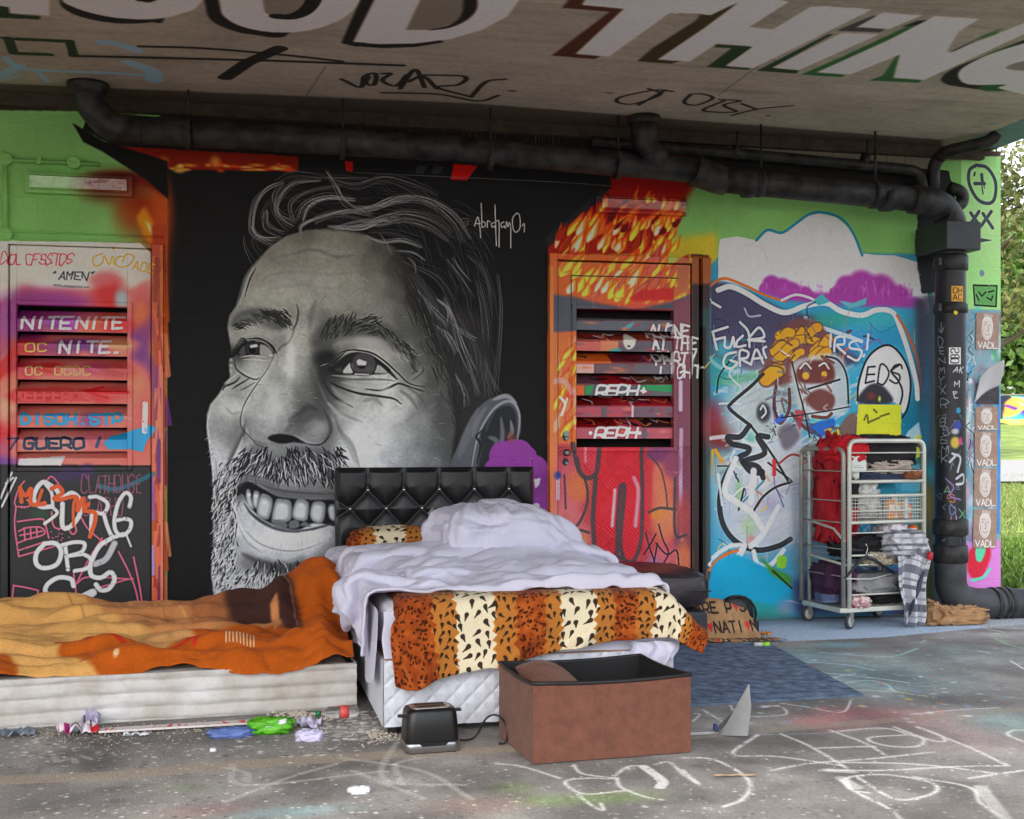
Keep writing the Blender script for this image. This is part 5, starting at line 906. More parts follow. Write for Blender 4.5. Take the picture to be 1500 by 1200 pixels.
def lump(name, m, c, sz, parent=None, seed=0, fold=.25, scale=3.0, flat=.0, n=40, rot=0, fine=.06, box=.55):
    """crumpled soft mass: a rounded block thrown into ridged folds"""
    mb = MB(); k = n // 2
    def fn(a, b):
        th = a * 2 * math.pi; ph = (b - .5) * math.pi; e = 1 - box * .6
        sg = lambda v: math.copysign(abs(v) ** e, v)
        x, y, z = sg(math.cos(th)) * abs(math.cos(ph)) ** e, sg(math.sin(th)) * abs(math.cos(ph)) ** e, sg(math.sin(ph))
        q = Vector((x, y, z)) * scale + Vector((seed * 7.3, seed * 3.1, 0)); w = mnoise.noise_vector(q * .6) * .9
        rd = 1 - 2 * abs(mnoise.noise((q + w) * 1.0)); rd2 = 1 - 2 * abs(mnoise.noise((q + w) * 2.3 + Vector((5, 1, 2))))
        d = 1 + fold * (rd - .5) + fine * (rd2 - .4)
        x, y, z = x * d * sz[0], y * d * sz[1], z * d * sz[2]
        if z < -sz[2] * (1 - flat): z = -sz[2] * (1 - flat) + (z + sz[2] * (1 - flat)) * .08
        return (x * math.cos(rot) - y * math.sin(rot) + c[0], x * math.sin(rot) + y * math.cos(rot) + c[1], z + c[2])
    mb.grid(n + 1, k + 1, fn); return mb.build(name, m, parent, smooth=True)
def drape(name, m, fn, nx, ny, parent=None, solid=.004, sub=1, uv=None):
    mb = MB(); mb.grid(nx, ny, fn); return mb.build(name, m, parent, smooth=True, solid=solid, sub=sub, uv=uv)
# ================================================================ the place
c_wall, c_ceil, c_floor = paint_wall(), paint_ceiling(), paint_floor()
im_wall = image('wall_paint', c_wall.lin(KW))
def edge_fade(w, h, n):
    a = np.minimum(np.minimum(np.arange(w)[None], w - 1 - np.arange(w)[None]), np.minimum(np.arange(h)[:, None], h - 1 - np.arange(h)[:, None])) / n
    return a.clip(0, 1).astype(np.float32)
im_ceil = image('soffit_paint', c_ceil.lin(KC), edge_fade(CW_, CH_, 8)); im_floor = image('ground_paint', c_floor.lin(KF), edge_fade(FW_, FH_, 90))
uv_wall = lambda co: np.stack([(co[:, 0] - WX0) * WS / WW, 1 - (WZ1 - co[:, 2]) * WS / WH], 1)
uv_ceil = lambda co: np.stack([(co[:, 0] - CXa) * CS / CW_, 1 - (co[:, 1] - CYa) * CS / CH_], 1)
uv_floor = lambda co: np.stack([(co[:, 0] - FXa) * FS / FW_, 1 - (co[:, 1] - FYa) * FS / FH_], 1)
M_wall = paint_mat('wall_paint', im_wall, .66, .35, 45, courses=True, spec=.22); M_door = paint_mat('door_paint', im_wall, .42, .12, 60); M_tread = paint_mat('tread_plate_paint', im_wall, .45, .5, 60, emboss=17)
M_ceil = paint_mat('painted_concrete_soffit', im_ceil, .85, .4, 30, base=(104, 98, 88)); M_floor = paint_mat('asphalt_ground', im_floor, .82, .7, 140, base=(96, 90, 84), nfade=.22)
M_black = mat('black_pipe_plastic', (22, 23, 26), .5, namt=.6, nscale=11, bump=.4, bscale=24, col2=(50, 49, 48), spec=.4); M_soot = mat('sooty_black_paint', (24, 24, 26), .5, namt=.4, bump=.3, bscale=40)
M_conc = mat('bare_concrete', (128, 120, 108), .9, namt=.2, nscale=3, bump=.4); M_dark = mat('dark_void', (10, 9, 9), .9)
# ground
mb = MB(); mb.grid(60, 60, lambda a, b: (-34 + a * 90, -34 + b * 42.4, 0)); tag(mb.build('ground', M_floor, uv=uv_floor), kind='structure')
DY0 = 1.5
# bridge deck with board-marked soffit
root = thing('bridge_deck', 'grey concrete bridge soffit painted with giant white letters above the beds', 'bridge')
mb = MB(); mb.grid(2, 2, lambda a, b: (-14 + a * 18.77, DY0 + b * (14 - DY0), CEIL_Z)); mb.build('soffit', M_ceil, root, uv=uv_ceil)
mb = MB(); mb.grid(2, 2, lambda a, b: (4.775 + a * .365, DY0 + b * (14 - DY0), CEIL_Z + .02)); mb.build('outer_edge', M_ceil, root, uv=uv_ceil)
mb = MB(); mb.box((-14, DY0, CEIL_Z + .024), (5.14, 14, 3.95)); mb.build('deck_slab', M_conc, root)
# abutment wall with two louvred doors
wall = thing('painted_wall', 'long graffiti covered wall with a giant grey portrait of a smiling bearded man', 'wall', (0, 0, 0))
Y = WALL_Y; mb = MB()
LD = (-1.30, -.40, 2.335); RD = (1.939, 3.02, 2.36); ZT = CEIL_Z - .002
def panel(mb, x0, x1, z0, z1, y0=Y, y1=Y + .3): mb.box((x0, y0, z0), (x1, y1, z1))
mw = MB()
def strip(x0, x1, z0, z1):
    n = max(2, int((x1 - x0) * 3)); mw.grid(n, 4, lambda a, b: (x0 + a * (x1 - x0), Y, z0 + b * (z1 - z0)))
strip(-14, -2.3, 0, ZT); strip(-2.3, LD[0], 0, ZT); strip(LD[0], LD[1], LD[2], ZT); strip(LD[1], RD[0], 0, ZT); strip(RD[0], RD[1], RD[2], ZT); strip(RD[1], 5.16, 0, ZT)
for D in (LD, RD):                                   # reveals of the openings
    for x in (D[0], D[1]): mw.grid(2, 2, lambda a, b: (x, Y + a * .12, b * D[2]))
    mw.grid(2, 2, lambda a, b: (D[0] + a * (D[1] - D[0]), Y + b * .12, D[2]))
mw.grid(2, 2, lambda a, b: (5.16, Y + a * .35, b * ZT)); mw.grid(2, 2, lambda a, b: (-14 + a * 19.16, Y + .35, b * ZT))
mw.build('wall_face', M_wall, wall, uv=uv_wall, recalc=False)
def louvre_door(D, leaf, ops, bottoms, fr, dy, kick):
    """D opening, leaf (x0,x1,z1), ops louvre opening (x0,x1,z0,z1)"""
    x0, x1, zt = leaf; a, b, c, d = ops
    mb = MB(); yf, yb = Y - .012 + dy, Y + .04 + dy
    panel(mb, x0, a, c - .0, zt, yf, yb); panel(mb, b, x1, c - .0, zt, yf, yb); panel(mb, a, b, d, zt, yf, yb)
    dr = mb.build('louvred_door', M_door, wall, uv=uv_wall, bevel=.004); 
    mb = MB(); panel(mb, x0, x1, .03, c, yf, yb); mb.build('kick_panel', kick, dr, uv=uv_wall, bevel=.003)
    mb = MB(); panel(mb, x0, x1, .03, zt, Y + .16, Y + .18); mb.build('backing', M_dark, dr)
    mb = MB(); w = .028                              # raised bead round the louvre
    for q in ((a - w, a, c - w, d + w), (b, b + w, c - w, d + w)): panel(mb, *q, yf - .014, yf - .001)
    for q in ((a, b, c - w, c), (a, b, d, d + w)): panel(mb, *q, yf - .014, yf - .001)
    mb.build('louvre_surround', M_door, dr, uv=uv_wall, bevel=.004)
    fm = MB()
    for q in fr: panel(fm, *q)
    fm.build('door_frame', M_door, wall, uv=uv_wall, bevel=.004)
    for z, k in bottoms:
        mb = MB(); j = RR.uniform(-.003, .003)
        prof = [(yf + .004, z + .002), (yf + .004, z + k), (yf + .125, z + k + .062), (yf + .125, z + k + .052), (yf + .016, z + k - .012), (yf + .016, z + .002)]
        mb.prism([(a + .002, y + j, zz) for y, zz in prof], (b - a - .004, 0, 0)); mb.build('slat', M_door, dr, uv=uv_wall)
    return dr
louvre_door(LD, (-1.252, -.474, 2.30), (-1.214, -.605, 1.028, 1.958), [(1.806 - i * .1385, .070) for i in range(6)] + [(1.03, .045)], [(-1.298, -1.258, .0, 2.333, Y - .03, Y + .1), (-.468, -.402, 0, 2.333, Y - .035, Y + .1), (-1.258, -.468, 2.305, 2.333, Y - .03, Y + .1)], 0, M_door)
dr = louvre_door(RD, (1.998, 2.888, 2.315), (2.118, 2.768, 1.134, 2.011), [(HC + (HY - q) / FPX * 7.98, .076) for q in (487, 517, 549, 581, 612, 643)], [(1.941, 1.992, 0, 2.358, Y - .035, Y + .1), (2.894, 2.945, 0, 2.358, Y - .02, Y + .1), (2.96, 3.018, 0, 2.358, Y - .045, Y + .1), (1.992, 2.894, 2.32, 2.358, Y - .035, Y + .1)], 0, M_tread)
mb = MB(); mb.lathe([(.022, 0), (.022, -.02), (.012, -.03)], (2.052, Y - .012, 1.10), 14, 'y'); mb.lathe([(.018, 0), (.018, -.015)], (2.052, Y - .012, 1.22), 14, 'y'); mb.build('lock', mat('worn_steel', (120, 130, 128), .35, 1, bump=.1), dr)
# concrete joint over the wall
mb = MB(); mb.box((-14, Y - .055, CEIL_Z - .075), (5.0, Y - .002, CEIL_Z - .002)); tag(mb.build('bearing_strip', mat('stained_joint_concrete', (74, 64, 54), .9, namt=.35, nscale=12, bump=.5), None), 'narrow stained concrete strip where the wall meets the soffit', 'beam')
# ---------------- drain pipes
pipe = thing('drain_pipe', 'large black drainpipe running under the soffit down to the right wall end', 'drainpipe')
yp = 7.22; rp = .080
P = [(-.79, 7.2, CEIL_Z - .01), (-.79, 7.2, 3.02), (-.70, yp, 2.925)]; 
mb = MB(); mb.tube(rounded([(-.79, 7.2, 3.168), (-.79, 7.2, 3.06), (-.68, yp, 2.935), (-.50, yp, 2.928)], .05), rp, 18); mb.build('inlet_elbow', M_black, pipe, True)
mb = MB(); mb.lathe([(.115, 3.166), (.115, 3.145), (.095, 3.12), (.088, 3.10)], (-.79, 7.2, 0), 20); mb.build('ceiling_collar', M_black, pipe, True); mb = MB(); mb.lathe([(.10, 3.166), (.10, 3.12)], (2.46, 7.18, 0), 20); mb.build('ceiling_collar', M_black, pipe, True)
mb = MB(); mb.tube([(-.56, yp, 2.93), (1.2, yp, 2.918), (2.86, yp, 2.86)], rp * .98, 20); mb.build('upper_run', M_black, pipe, True)
mb = MB(); mb.tube(rounded([(2.46, 7.18, 3.168), (2.46, 7.18, 2.99), (2.56, 7.2, 2.90)], .06), .082, 18); mb.build('branch_inlet', M_black, pipe, True)
mb = MB(); mb.tube([(2.80, yp, 2.862), (2.95, yp + .01, 2.82), (3.02, yp + .01, 2.80)], [.094, .094, .086], 20); mb.build('reducing_collar', M_black, pipe, True)
mb = MB(); mb.tube([(3.0, yp, 2.812), (4.36, yp, 2.745)], .081, 20); mb.build('lower_run', M_black, pipe, True)
for x in (-.25, .62, 1.5, 2.3, 3.24, 4.03): 
    z = np.interp(x, [-.56, 2.86, 3.0, 4.36], [2.93, 2.862, 2.812, 2.745]); mb = MB(); mb.tube([(x - .014, yp, z), (x + .014, yp, z)], .089, 20)
    mb.tube([(x, yp - .02, z + .09), (x, yp - .02, CEIL_Z - .003)], .008, 6); mb.build('bracket', M_black, pipe, True)
for x in (3.16, 4.12): mb = MB(); z = 2.8 - (x - 3) * .05; mb.tube([(x - .03, yp, z), (x + .03, yp, z)], .087, 20); mb.build('joint_collar', M_black, pipe, True)
dp = (4.615, 7.27)
mb = MB(); mb.tube(rounded([(4.30, yp, 2.748), (4.50, yp + .01, 2.735), (4.615, 7.25, 2.62), (4.615, 7.27, 2.56)], .12, 6), .095, 20); mb.build('bend', M_black, pipe, True)
mb = MB(); mb.box((4.495, 7.125, 2.415), (4.745, 7.50, 2.60)); mb.build('hopper_box', mat('painted_hopper', (44, 46, 54), .45, namt=.2, bump=.2), pipe, bevel=.006)
c_pipe = paint_pipe(); im_pipe = image('pipe_scrawl', c_pipe.lin(.9)); M_pp = paint_mat('scrawled_pipe', im_pipe, .4, .2, 40)
ang0 = math.atan2(-math.cos(math.atan2(dp[0], dp[1])), -math.sin(math.atan2(dp[0], dp[1])))
def uv_pipe(co):
    a = np.arctan2(co[:, 1] - dp[1], co[:, 0] - dp[0]) - ang0; a = (a + math.pi) % (2 * math.pi) - math.pi; return np.stack([.5 + a / (2 * math.pi), co[:, 2] / 2.6], 1)
mb = MB(); mb.grid(41, 60, lambda a, b: (dp[0] + .098 * math.cos(ang0 + math.pi + .0001 + a * 6.283), dp[1] + .098 * math.sin(ang0 + math.pi + .0001 + a * 6.283), .28 + b * 2.14)); o = mb.build('downpipe', M_pp, pipe, True, uv=uv_pipe)
for z0, z1, r in ((2.30, 2.39, .112), (2.02, 2.07, .110), (.56, .65, .113), (.38, .48, .112)):
    mb = MB(); mb.lathe([(r - .012, z0 - .01), (r, z0), (r, z1), (r - .012, z1 + .01)], (*dp, 0), 24); mb.build('socket_collar', M_black, pipe, True)
for z in (2.345, 2.045): mb = MB(); mb.box((dp[0] - .13, dp[1] - .07, z - .025), (dp[0] - .105, dp[1] - .02, z + .025)); mb.tube([(dp[0] - .15, dp[1] - .045, z), (dp[0] - .1, dp[1] - .045, z)], .01, 8); mb.build('clamp_bolt', M_black, pipe)
mb = MB(); mb.tube(rounded([(dp[0], dp[1], .44), (dp[0], dp[1], .10), (5.25, 7.22, .085), (6.2, 7.1, .06)], .22, 10), [.105] * 24 if 0 else .102, 22); mb.build('outlet_elbow', mat('dusty_pipe_plastic', (58, 60, 64), .6, namt=.45, nscale=5, bump=.2, bscale=30), pipe, True)
for x in (4.90, 4.96, 5.0): mb = MB(); mb.tube([(x, 7.245, .09), (x + .025, 7.245, .09)], .113, 22); mb.build('outlet_clamp', M_black, pipe, True)
pipe2 = thing('vent_pipe', 'thin black pipe running above the large drainpipe under the soffit', 'pipe')
mb = MB(); mb.tube(rounded([(2.2, 7.44, 3.06), (3.2, 7.44, 3.035), (4.42, 7.44, 2.99), (4.50, 7.44, 2.97), (4.50, 7.40, 2.78)], .09), .036, 12); mb.build('pipe_run', M_black, pipe2, True)
for x in (3.15, 4.07): mb = MB(); mb.tube([(x, 7.43, 3.04), (x + .03, 7.43, 3.04)], .045, 12); mb.tube([(x + .015, 7.40, 3.04), (x + .015, 7.40, 3.165)], .006, 6); mb.build('bracket', M_black, pipe2, True)
pipe3 = thing('overflow_pipe', 'curved black pipe stub curling under the soffit at the wall corner', 'pipe')
mb = MB(); mb.tube(rounded([(4.60, 7.44, 2.72), (4.58, 7.42, 3.03), (4.62, 7.34, 3.10), (4.80, 7.10, 3.12), (4.83, 7.08, 3.168)], .07), .042, 12); mb.build('pipe_run', M_black, pipe3, True)
mb = MB(); mb.tube(rounded([(4.70, 7.42, 2.88), (4.79, 7.40, 2.85), (4.79, 7.40, 2.77), (4.70, 7.38, 2.74)], .05), .042, 12); mb.build('loop', M_black, pipe3, True)
# ---------------- bulkhead lights and conduit
M_gp = paint_mat('lamp_cover_paint', im_wall, .07, 1, 8, spec=.7); M_gp.node_tree.nodes['Principled BSDF'].inputs['Coat Weight'].default_value = .5; M_gp.node_tree.nodes['Principled BSDF'].inputs['Coat Roughness'].default_value = .05
def bulk(x0, x1, z0, z1, lab):
    t = thing('bulkhead_light', lab, 'light fitting', ((x0 + x1) / 2, Y, (z0 + z1) / 2)); L = Matrix.Translation(Vector((-(x0 + x1) / 2, -Y, -(z0 + z1) / 2)))
    for nm, q, yy, bv in (('tray', (x0, x1, z0, z1), (Y - .045, Y - .001), .006), ('cover', (x0 + .03, x1 - .03, z0 + .018, z1 - .018), (Y - .085, Y - .046), .014)):
        mb = MB()
        if nm == 'tray': panel(mb, *q, *yy)
        else: mb.prism([(q[0], yy[1], q[2]), (q[0], yy[0] + .016, q[2] + .003), (q[0], yy[0] + .010, q[2] + .010), (q[0], yy[0] + .005, q[3] - .010), (q[0], yy[0] + .012, q[3] - .003), (q[0], yy[1], q[3])], (q[1] - q[0], 0, 0))
        o = mb.build(nm, M_gp if nm == 'cover' else M_door, t, uv=uv_wall, bevel=bv if nm == 'tray' else 0, smooth=False); o.location = -t.location
bulk(-1.166, -.574, 2.60, 2.72, 'green painted bulkhead light on the wall above the left door'); bulk(2.24, 2.86, 2.625, 2.735, 'flame painted bulkhead light on the wall above the right door')
cd = thing('conduit', 'green painted conduit with round boxes on the wall above the left door', 'conduit'); 
mb = MB(); mb.tube([(-3, Y - .02, 2.79), (-.76, Y - .02, 2.785)], .013, 8); mb.tube([(-1.272, Y - .02, 2.79), (-1.272, Y - .02, 2.36)], .013, 8); mb.build('tube', M_wall, cd, True, uv=uv_wall)
for x, z in ((-1.272, 2.79), (-.90, 2.787), (-1.272, 2.36)): mb = MB(); mb.lathe([(.038, 0), (.038, -.035), (.03, -.04)], (x, Y - .001, z), 18, 'y'); mb.build('junction_box', M_wall, cd, uv=uv_wall)
for x, z in ((-1.09, 2.79), (-1.272, 2.57)): mb = MB(); mb.box((x - .012, Y - .036, z - .022), (x + .012, Y - .001, z + .022)); mb.build('saddle', M_wall, cd, uv=uv_wall)
mb = MB(); mb.tube([(-2.4, Y - .008, 2.382), (-.40, Y - .008, 2.378)], .006, 6); mb.build('cable', M_wall, cd, True, uv=uv_wall)
# ---------------- posters and stickers
def sheet(name, lab, cat, c, x0, x1, z0, z1, y, group=None, rot=0, k=.8):
    im = image(name + '_print', c.lin(k)); m = paint_mat(name + '_paper', im, .7, .25, 50)
    cx, cz = (x0 + x1) / 2, (z0 + z1) / 2; w, h = (x1 - x0) / 2, (z1 - z0) / 2; mb = MB()
    mb.grid(8, 10, lambda a, b: ((a * 2 - 1) * w, .003 * mnoise.noise(Vector((a * 3 + x0, b * 3 + z0 * 5, 0))) - .002, (b * 2 - 1) * h))
    o = mb.build(name, m, None, True, uv=lambda co: np.stack([(co[:, 0] / w + 1) / 2, (co[:, 2] / h + 1) / 2], 1), loc=(cx, y, cz)); o.rotation_euler[1] = rot
    return tag(o, lab, cat, group)
def wz(x, y): X, Z = on_wall(x, y); return float(X), float(Z)
places = [(1429, 1462, 458, 512, 'topmost'), (1428, 1461, 596, 630, 'second'), (1427, 1460, 632, 683, 'third'), (1426, 1459, 686, 742, 'fourth'), (1425, 1459, 746, 802, 'lowest')]
for i, (a, b, t, u, nm) in enumerate(places):
    X0, Z1 = wz(a, t); X1, Z0 = wz(b, u); sheet('poster', f'brown paper poster with a white drawn face, {nm} on the wall end', 'poster', paint_poster(i), X0, X1, Z0, Z1, Y - .006, 'face posters on the wall end', RR.uniform(-.03, .03))
cst = paint_sticker("OHAC", (226, 160, 30), (30, 26, 24), .3, 7, two=True)
def pipe_sticker(nm, lab, c, px, py0, py1, wpx):
    im = image(nm + '_print', c.lin(.85)); m = paint_mat(nm, im, .4, .05, 30); z0, z1 = [HC + (HY - q) / FPX * 8.2 for q in (py1, py0)]; a0 = ang0 + math.asin((px - 1395) / 24); da = wpx / 24 / 2; r = .0995
    mb = MB(); mb.grid(8, 3, lambda a, b: (dp[0] + r * math.cos(a0 - da + 2 * da * a), dp[1] + r * math.sin(a0 - da + 2 * da * a), z0 + b * (z1 - z0)))
    o = mb.build('sticker', m, None, True); me = o.data; l = me.uv_layers.new(name='UVMap')
    for lp in me.loops: i = lp.vertex_index; l.data[lp.index].uv = ((i % 8) / 7, (i // 8) / 2)
    tag(o, lab, 'sticker')
pipe_sticker('yellow_sticker', 'square yellow sticker with black letters high on the black downpipe', cst, 1406, 424, 446, 20)
f_, s_ = ident(96, 96); cw = Canvas(96, 96, (226, 226, 226), f_, s_); 
for i, ch in enumerate("SBO"):
    for pl in FONT[ch]: cw.st([(.16 + (1 - b / 6) * .66 if 0 else .16 + b / 6 * .66, .08 + i * .3 + a / 4 * .24 if 0 else .32 + i * .3 - (1 - a / 4) * .24) for a, b in [(4 - p, q) for p, q in pl]], 7, (24, 24, 26), 1, n=3)
pipe_sticker('obs_sticker', 'white sticker with sideways black letters on the middle of the downpipe', cw, 1402, 512, 536, 19)
mb = MB(); mb.ball((0, 0, 0), .016, 12, 6, (1, .3, 1)); a0 = ang0 + .3; tag(mb.build('sticker', mat('round_yellow', (230, 214, 40), .5), None, True, loc=(dp[0] + .106 * math.cos(a0), dp[1] + .106 * math.sin(a0), 2.01)), 'small round yellow sticker on the black downpipe collar', 'sticker')
X0, Z1 = wz(1428, 524); X1, Z0 = wz(1464, 592)       # peeling sheet: dark poster whose white back folds forward
t = thing('peeling_poster', 'dark poster peeling from the wall end, its white back folded forward', 'poster', (X0, Y, Z0))
mb = MB(); mb.box((.01, -.009, 0), (X1 - X0 - .01, -.005, (Z1 - Z0) * .45)); mb.build('printed_sheet', mat('dark_print', (66, 60, 66), .6, namt=.5, nscale=30), t)
w_, h_ = X1 - X0, Z1 - Z0; mb = MB()
mb.grid(14, 14, lambda a, b: (-.01 + a * w_ * (1 - b * .35) + b * w_ * .12, -.012 - .10 * math.sin(b * 1.5) * a - .02 * b, h_ * (.02 + .98 * (b * .55 + a * .42) + .05 * math.sin(a * 4)))); mb.build('folded_back', mat('white_paper', (222, 222, 226), .7, namt=.04), t, True, solid=.0015)
# ---------------------------------------------------------------- park beyond the wall end
M_grass = mat('lawn', (88, 114, 44), .9, namt=.35, nscale=1.3, bump=.8, bscale=40, col2=(132, 150, 70)); M_path = mat('park_path', (150, 148, 146), .85, namt=.08, bump=.3)
tz = lambda y: max(0, .03 * (y - 9)) if y < 80 else 2.13 + .02 * (y - 80)
mb = MB(); mb.grid(90, 60, lambda a, b: (-120 + a * 340, 8.45 + (b ** 2) * 380, tz(8.45 + b * b * 380) + .012 + (.03 * mnoise.noise(Vector((a * 90, b * 60, 0))) if b > .05 else 0))); tag(mb.build('lawn', M_grass, smooth=True), kind='structure')
mb = MB(); mb.grid(40, 6, lambda a, b: (-60 + a * 200, 20 + b * 8 + 1.5 * math.sin(a * 9), tz(20 + b * 8 + 1.5 * math.sin(a * 9)) + .07)); tag(mb.build('path', M_path), kind='structure')
# grass tufts and ground cover close to the wall end
def tufts(n, box, h, name, m, wdt=.012, seed=1):
    R = np.random.RandomState(seed); V = []; F = []
    for i in range(n):
        x, y = R.uniform(box[0], box[2]), R.uniform(box[1], box[3]); z = tz(y) + .01; hh = R.uniform(.4, 1) * h; a = R.uniform(0, 6.28); dx, dy = math.cos(a) * wdt, math.sin(a) * wdt; lx, ly = R.randn(2) * hh * .35; o = len(V)
        V += [(x - dx, y - dy, z), (x + dx, y + dy, z), (x + dx * .6 + lx * .5, y + dy * .6 + ly * .5, z + hh * .6), (x + lx, y + ly, z + hh)]; F += [(o, o + 1, o + 2), (o, o + 2, o + 3)]
    me = bpy.data.meshes.new(name); me.from_pydata(V, [], F); o = bpy.data.objects.new(name, me); COL.objects.link(o); me.materials.append(m); return o
M_leafg = mat('ground_cover_leaf', (74, 112, 36), .55, namt=.4, nscale=14, col2=(112, 142, 52)); M_leafg.node_tree.nodes['Principled BSDF'].inputs['Subsurface Weight'].default_value = 0
tag(tufts(26000, (5.3, 8.3, 9.5, 11.5), .10, 'ground_cover', M_leafg, .014), 'bright green low leafy plants along the edge of the lawn', 'ground cover', kind='stuff')
tag(tufts(40000, (6, 11, 16, 22), .09, 'grass', mat('grass_blade', (88, 112, 44), .7, namt=.4, nscale=6, col2=(124, 136, 72)), .01, 2), 'short mown grass on the lawn behind the wall end', 'grass', kind='stuff')
# painted wall far across the lawn
gw = thing('park_wall', 'low far wall covered in yellow and violet graffiti across the lawn', 'wall', (40, 80, 2.1))
w, h = 900, 60; f, s = ident(w, h); c = Canvas(w, h, (150, 190, 200), f, s); R = np.random.RandomState(3)
for i in range(240): x = R.rand(); c.blob(x, R.rand(), R.uniform(6, 22), R.uniform(8, 24), [(226, 214, 60), (96, 60, 170), (50, 170, 190), (230, 230, 230), (60, 60, 150), (230, 150, 60)][i % 6], .9, .6)
for i in range(120): x = R.rand(); c.st([(x, R.rand()), (x + R.uniform(-.02, .02), R.rand()), (x + R.uniform(-.02, .03), R.rand())], 4, [(90, 40, 160), (240, 230, 80), (30, 30, 60)][i % 3], .9)
M_gw = paint_mat('park_wall_paint', image('park_wall_paint', c.lin(.9)), .7, .1)
mb = MB(); mb.box((-60, 0, -.1), (60, .3, 2.15)); mb.build('wall_face', M_gw, gw, uv=lambda co: np.stack([(co[:, 0] + 60) / 120, co[:, 2] / 2.2], 1))
mb = MB(); mb.box((-60.1, -.05, 2.153), (60.1, .35, 2.25)); mb.build('coping', M_conc, gw)
M_bark = mat('bark', (84, 72, 60), .9, bump=.6, bscale=20)
LM = [mat('leaf_dark', (62, 92, 38), .6, namt=.35, nscale=1.2, col2=(88, 118, 46)), mat('leaf_olive', (76, 86, 40), .6, namt=.35, nscale=1.5, col2=(108, 112, 56)), mat('leaf_mid', (70, 98, 42), .6, namt=.35, nscale=1.3, col2=(98, 122, 54))]
for m in LM: m.node_tree.nodes['Principled BSDF'].inputs['Transmission Weight'].default_value = 0
def tree(x, y, h, cr, lab, cat='tree', m=0, n=9000, leaf=.16, base=.3, seed=1, group=None, flat=1.0):
    z0 = tz(y); t = thing('park_tree', lab, cat, (x, y, z0), 0, group); R = np.random.RandomState(seed); ends = []
    mb = MB(); top = h * .75; P = [Vector((R.randn() * .04 * i, R.randn() * .04 * i, top * i / 6 - (.2 if i == 0 else 0))) for i in range(7)]; mb.tube(P, [h * .035 * (1 - i / 7) + .03 for i in range(7)], 8); mb.build('trunk', M_bark, t, True)
    for i in range(11):
        k = R.randint(2, 6); a = R.uniform(0, 6.28); L = cr * R.uniform(.6, 1); s0 = P[k]; e = s0 + Vector((math.cos(a) * L, math.sin(a) * L, L * R.uniform(.2, .7))); mid = (s0 + e) / 2 + Vector((0, 0, -.1 * L)); ends += [e, (s0 + e) / 2 + Vector((0, 0, .2 * L))]
        mb = MB(); mb.tube(bez(s0, mid, e, 5), [h * .012, h * .011, h * .009, h * .007, h * .005, h * .003], 6); mb.build('limb', M_bark, t, True)
    cl = [(e + Vector(R.randn(3)) * cr * .12, cr * R.uniform(.28, .5)) for e in ends for _ in (0, 1)] + [(Vector((R.randn() * cr * .4, R.randn() * cr * .4, h * R.uniform(base + .1, .95))), cr * R.uniform(.3, .5)) for _ in range(14)]
    V = []; ctr = np.array([list(c[0]) for c in cl]); rad = np.array([c[1] for c in cl]); k = R.randint(0, len(cl), n); d = R.randn(n, 3); d /= np.linalg.norm(d, axis=1)[:, None]; rr = rad[k] * R.rand(n) ** .45
    p = ctr[k] + d * rr[:, None] * np.array([1, 1, .8 * flat]); a1 = R.randn(n, 3); a1 /= np.linalg.norm(a1, axis=1)[:, None]; a2 = np.cross(a1, R.randn(n, 3)); a2 /= np.linalg.norm(a2, axis=1)[:, None]; sz = leaf * R.uniform(.6, 1.3, n)[:, None]
    V = np.stack([p - a1 * sz, p + a2 * sz * .5, p + a1 * sz, p - a2 * sz * .5], 1).reshape(-1, 3); F = np.arange(n * 4).reshape(-1, 4)
    me = bpy.data.meshes.new('crown'); me.from_pydata(V.tolist(), [], F.tolist()); o = bpy.data.objects.new('crown', me); COL.objects.link(o); me.materials.append(LM[m]); o.parent = t
    return t
tree(20.1, 31, 10.5, 2.7, 'tall sparse olive leaved tree overhanging the lawn beyond the wall end', m=1, n=4600, leaf=.12, base=.35, seed=4)
tree(60, 88, 13, 9, 'dark bushy tree behind the far graffiti wall, nearest the bridge', m=0, n=14000, leaf=.42, base=.15, seed=6, group='trees beyond the lawn'); tree(68, 96, 17, 9, 'taller mid green tree behind the far graffiti wall', m=2, n=9000, leaf=.45, base=.15, seed=8, group='trees beyond the lawn')
for i, (x, y) in enumerate(((52, 94), (75, 90), (44, 92), (84, 98), (30, 95), (14, 96), (96, 92), (-10, 98), (-34, 96))): tree(x, y, 13 + i % 3 * 2, 8, ['third tree from the bridge end in the row', 'lighter bushy tree', 'olive bushy tree', 'wide dark tree at the far right', 'bushy tree hidden behind the bridge', 'low dark tree behind the bridge', 'rounded tree at the right end', 'dark tree left', 'leafy tree at the far left'][i] + ' behind the far graffiti wall', m=(0, 2, 1)[i % 3], n=5000, leaf=.5, base=.12, seed=20 + i, group='trees beyond the lawn')
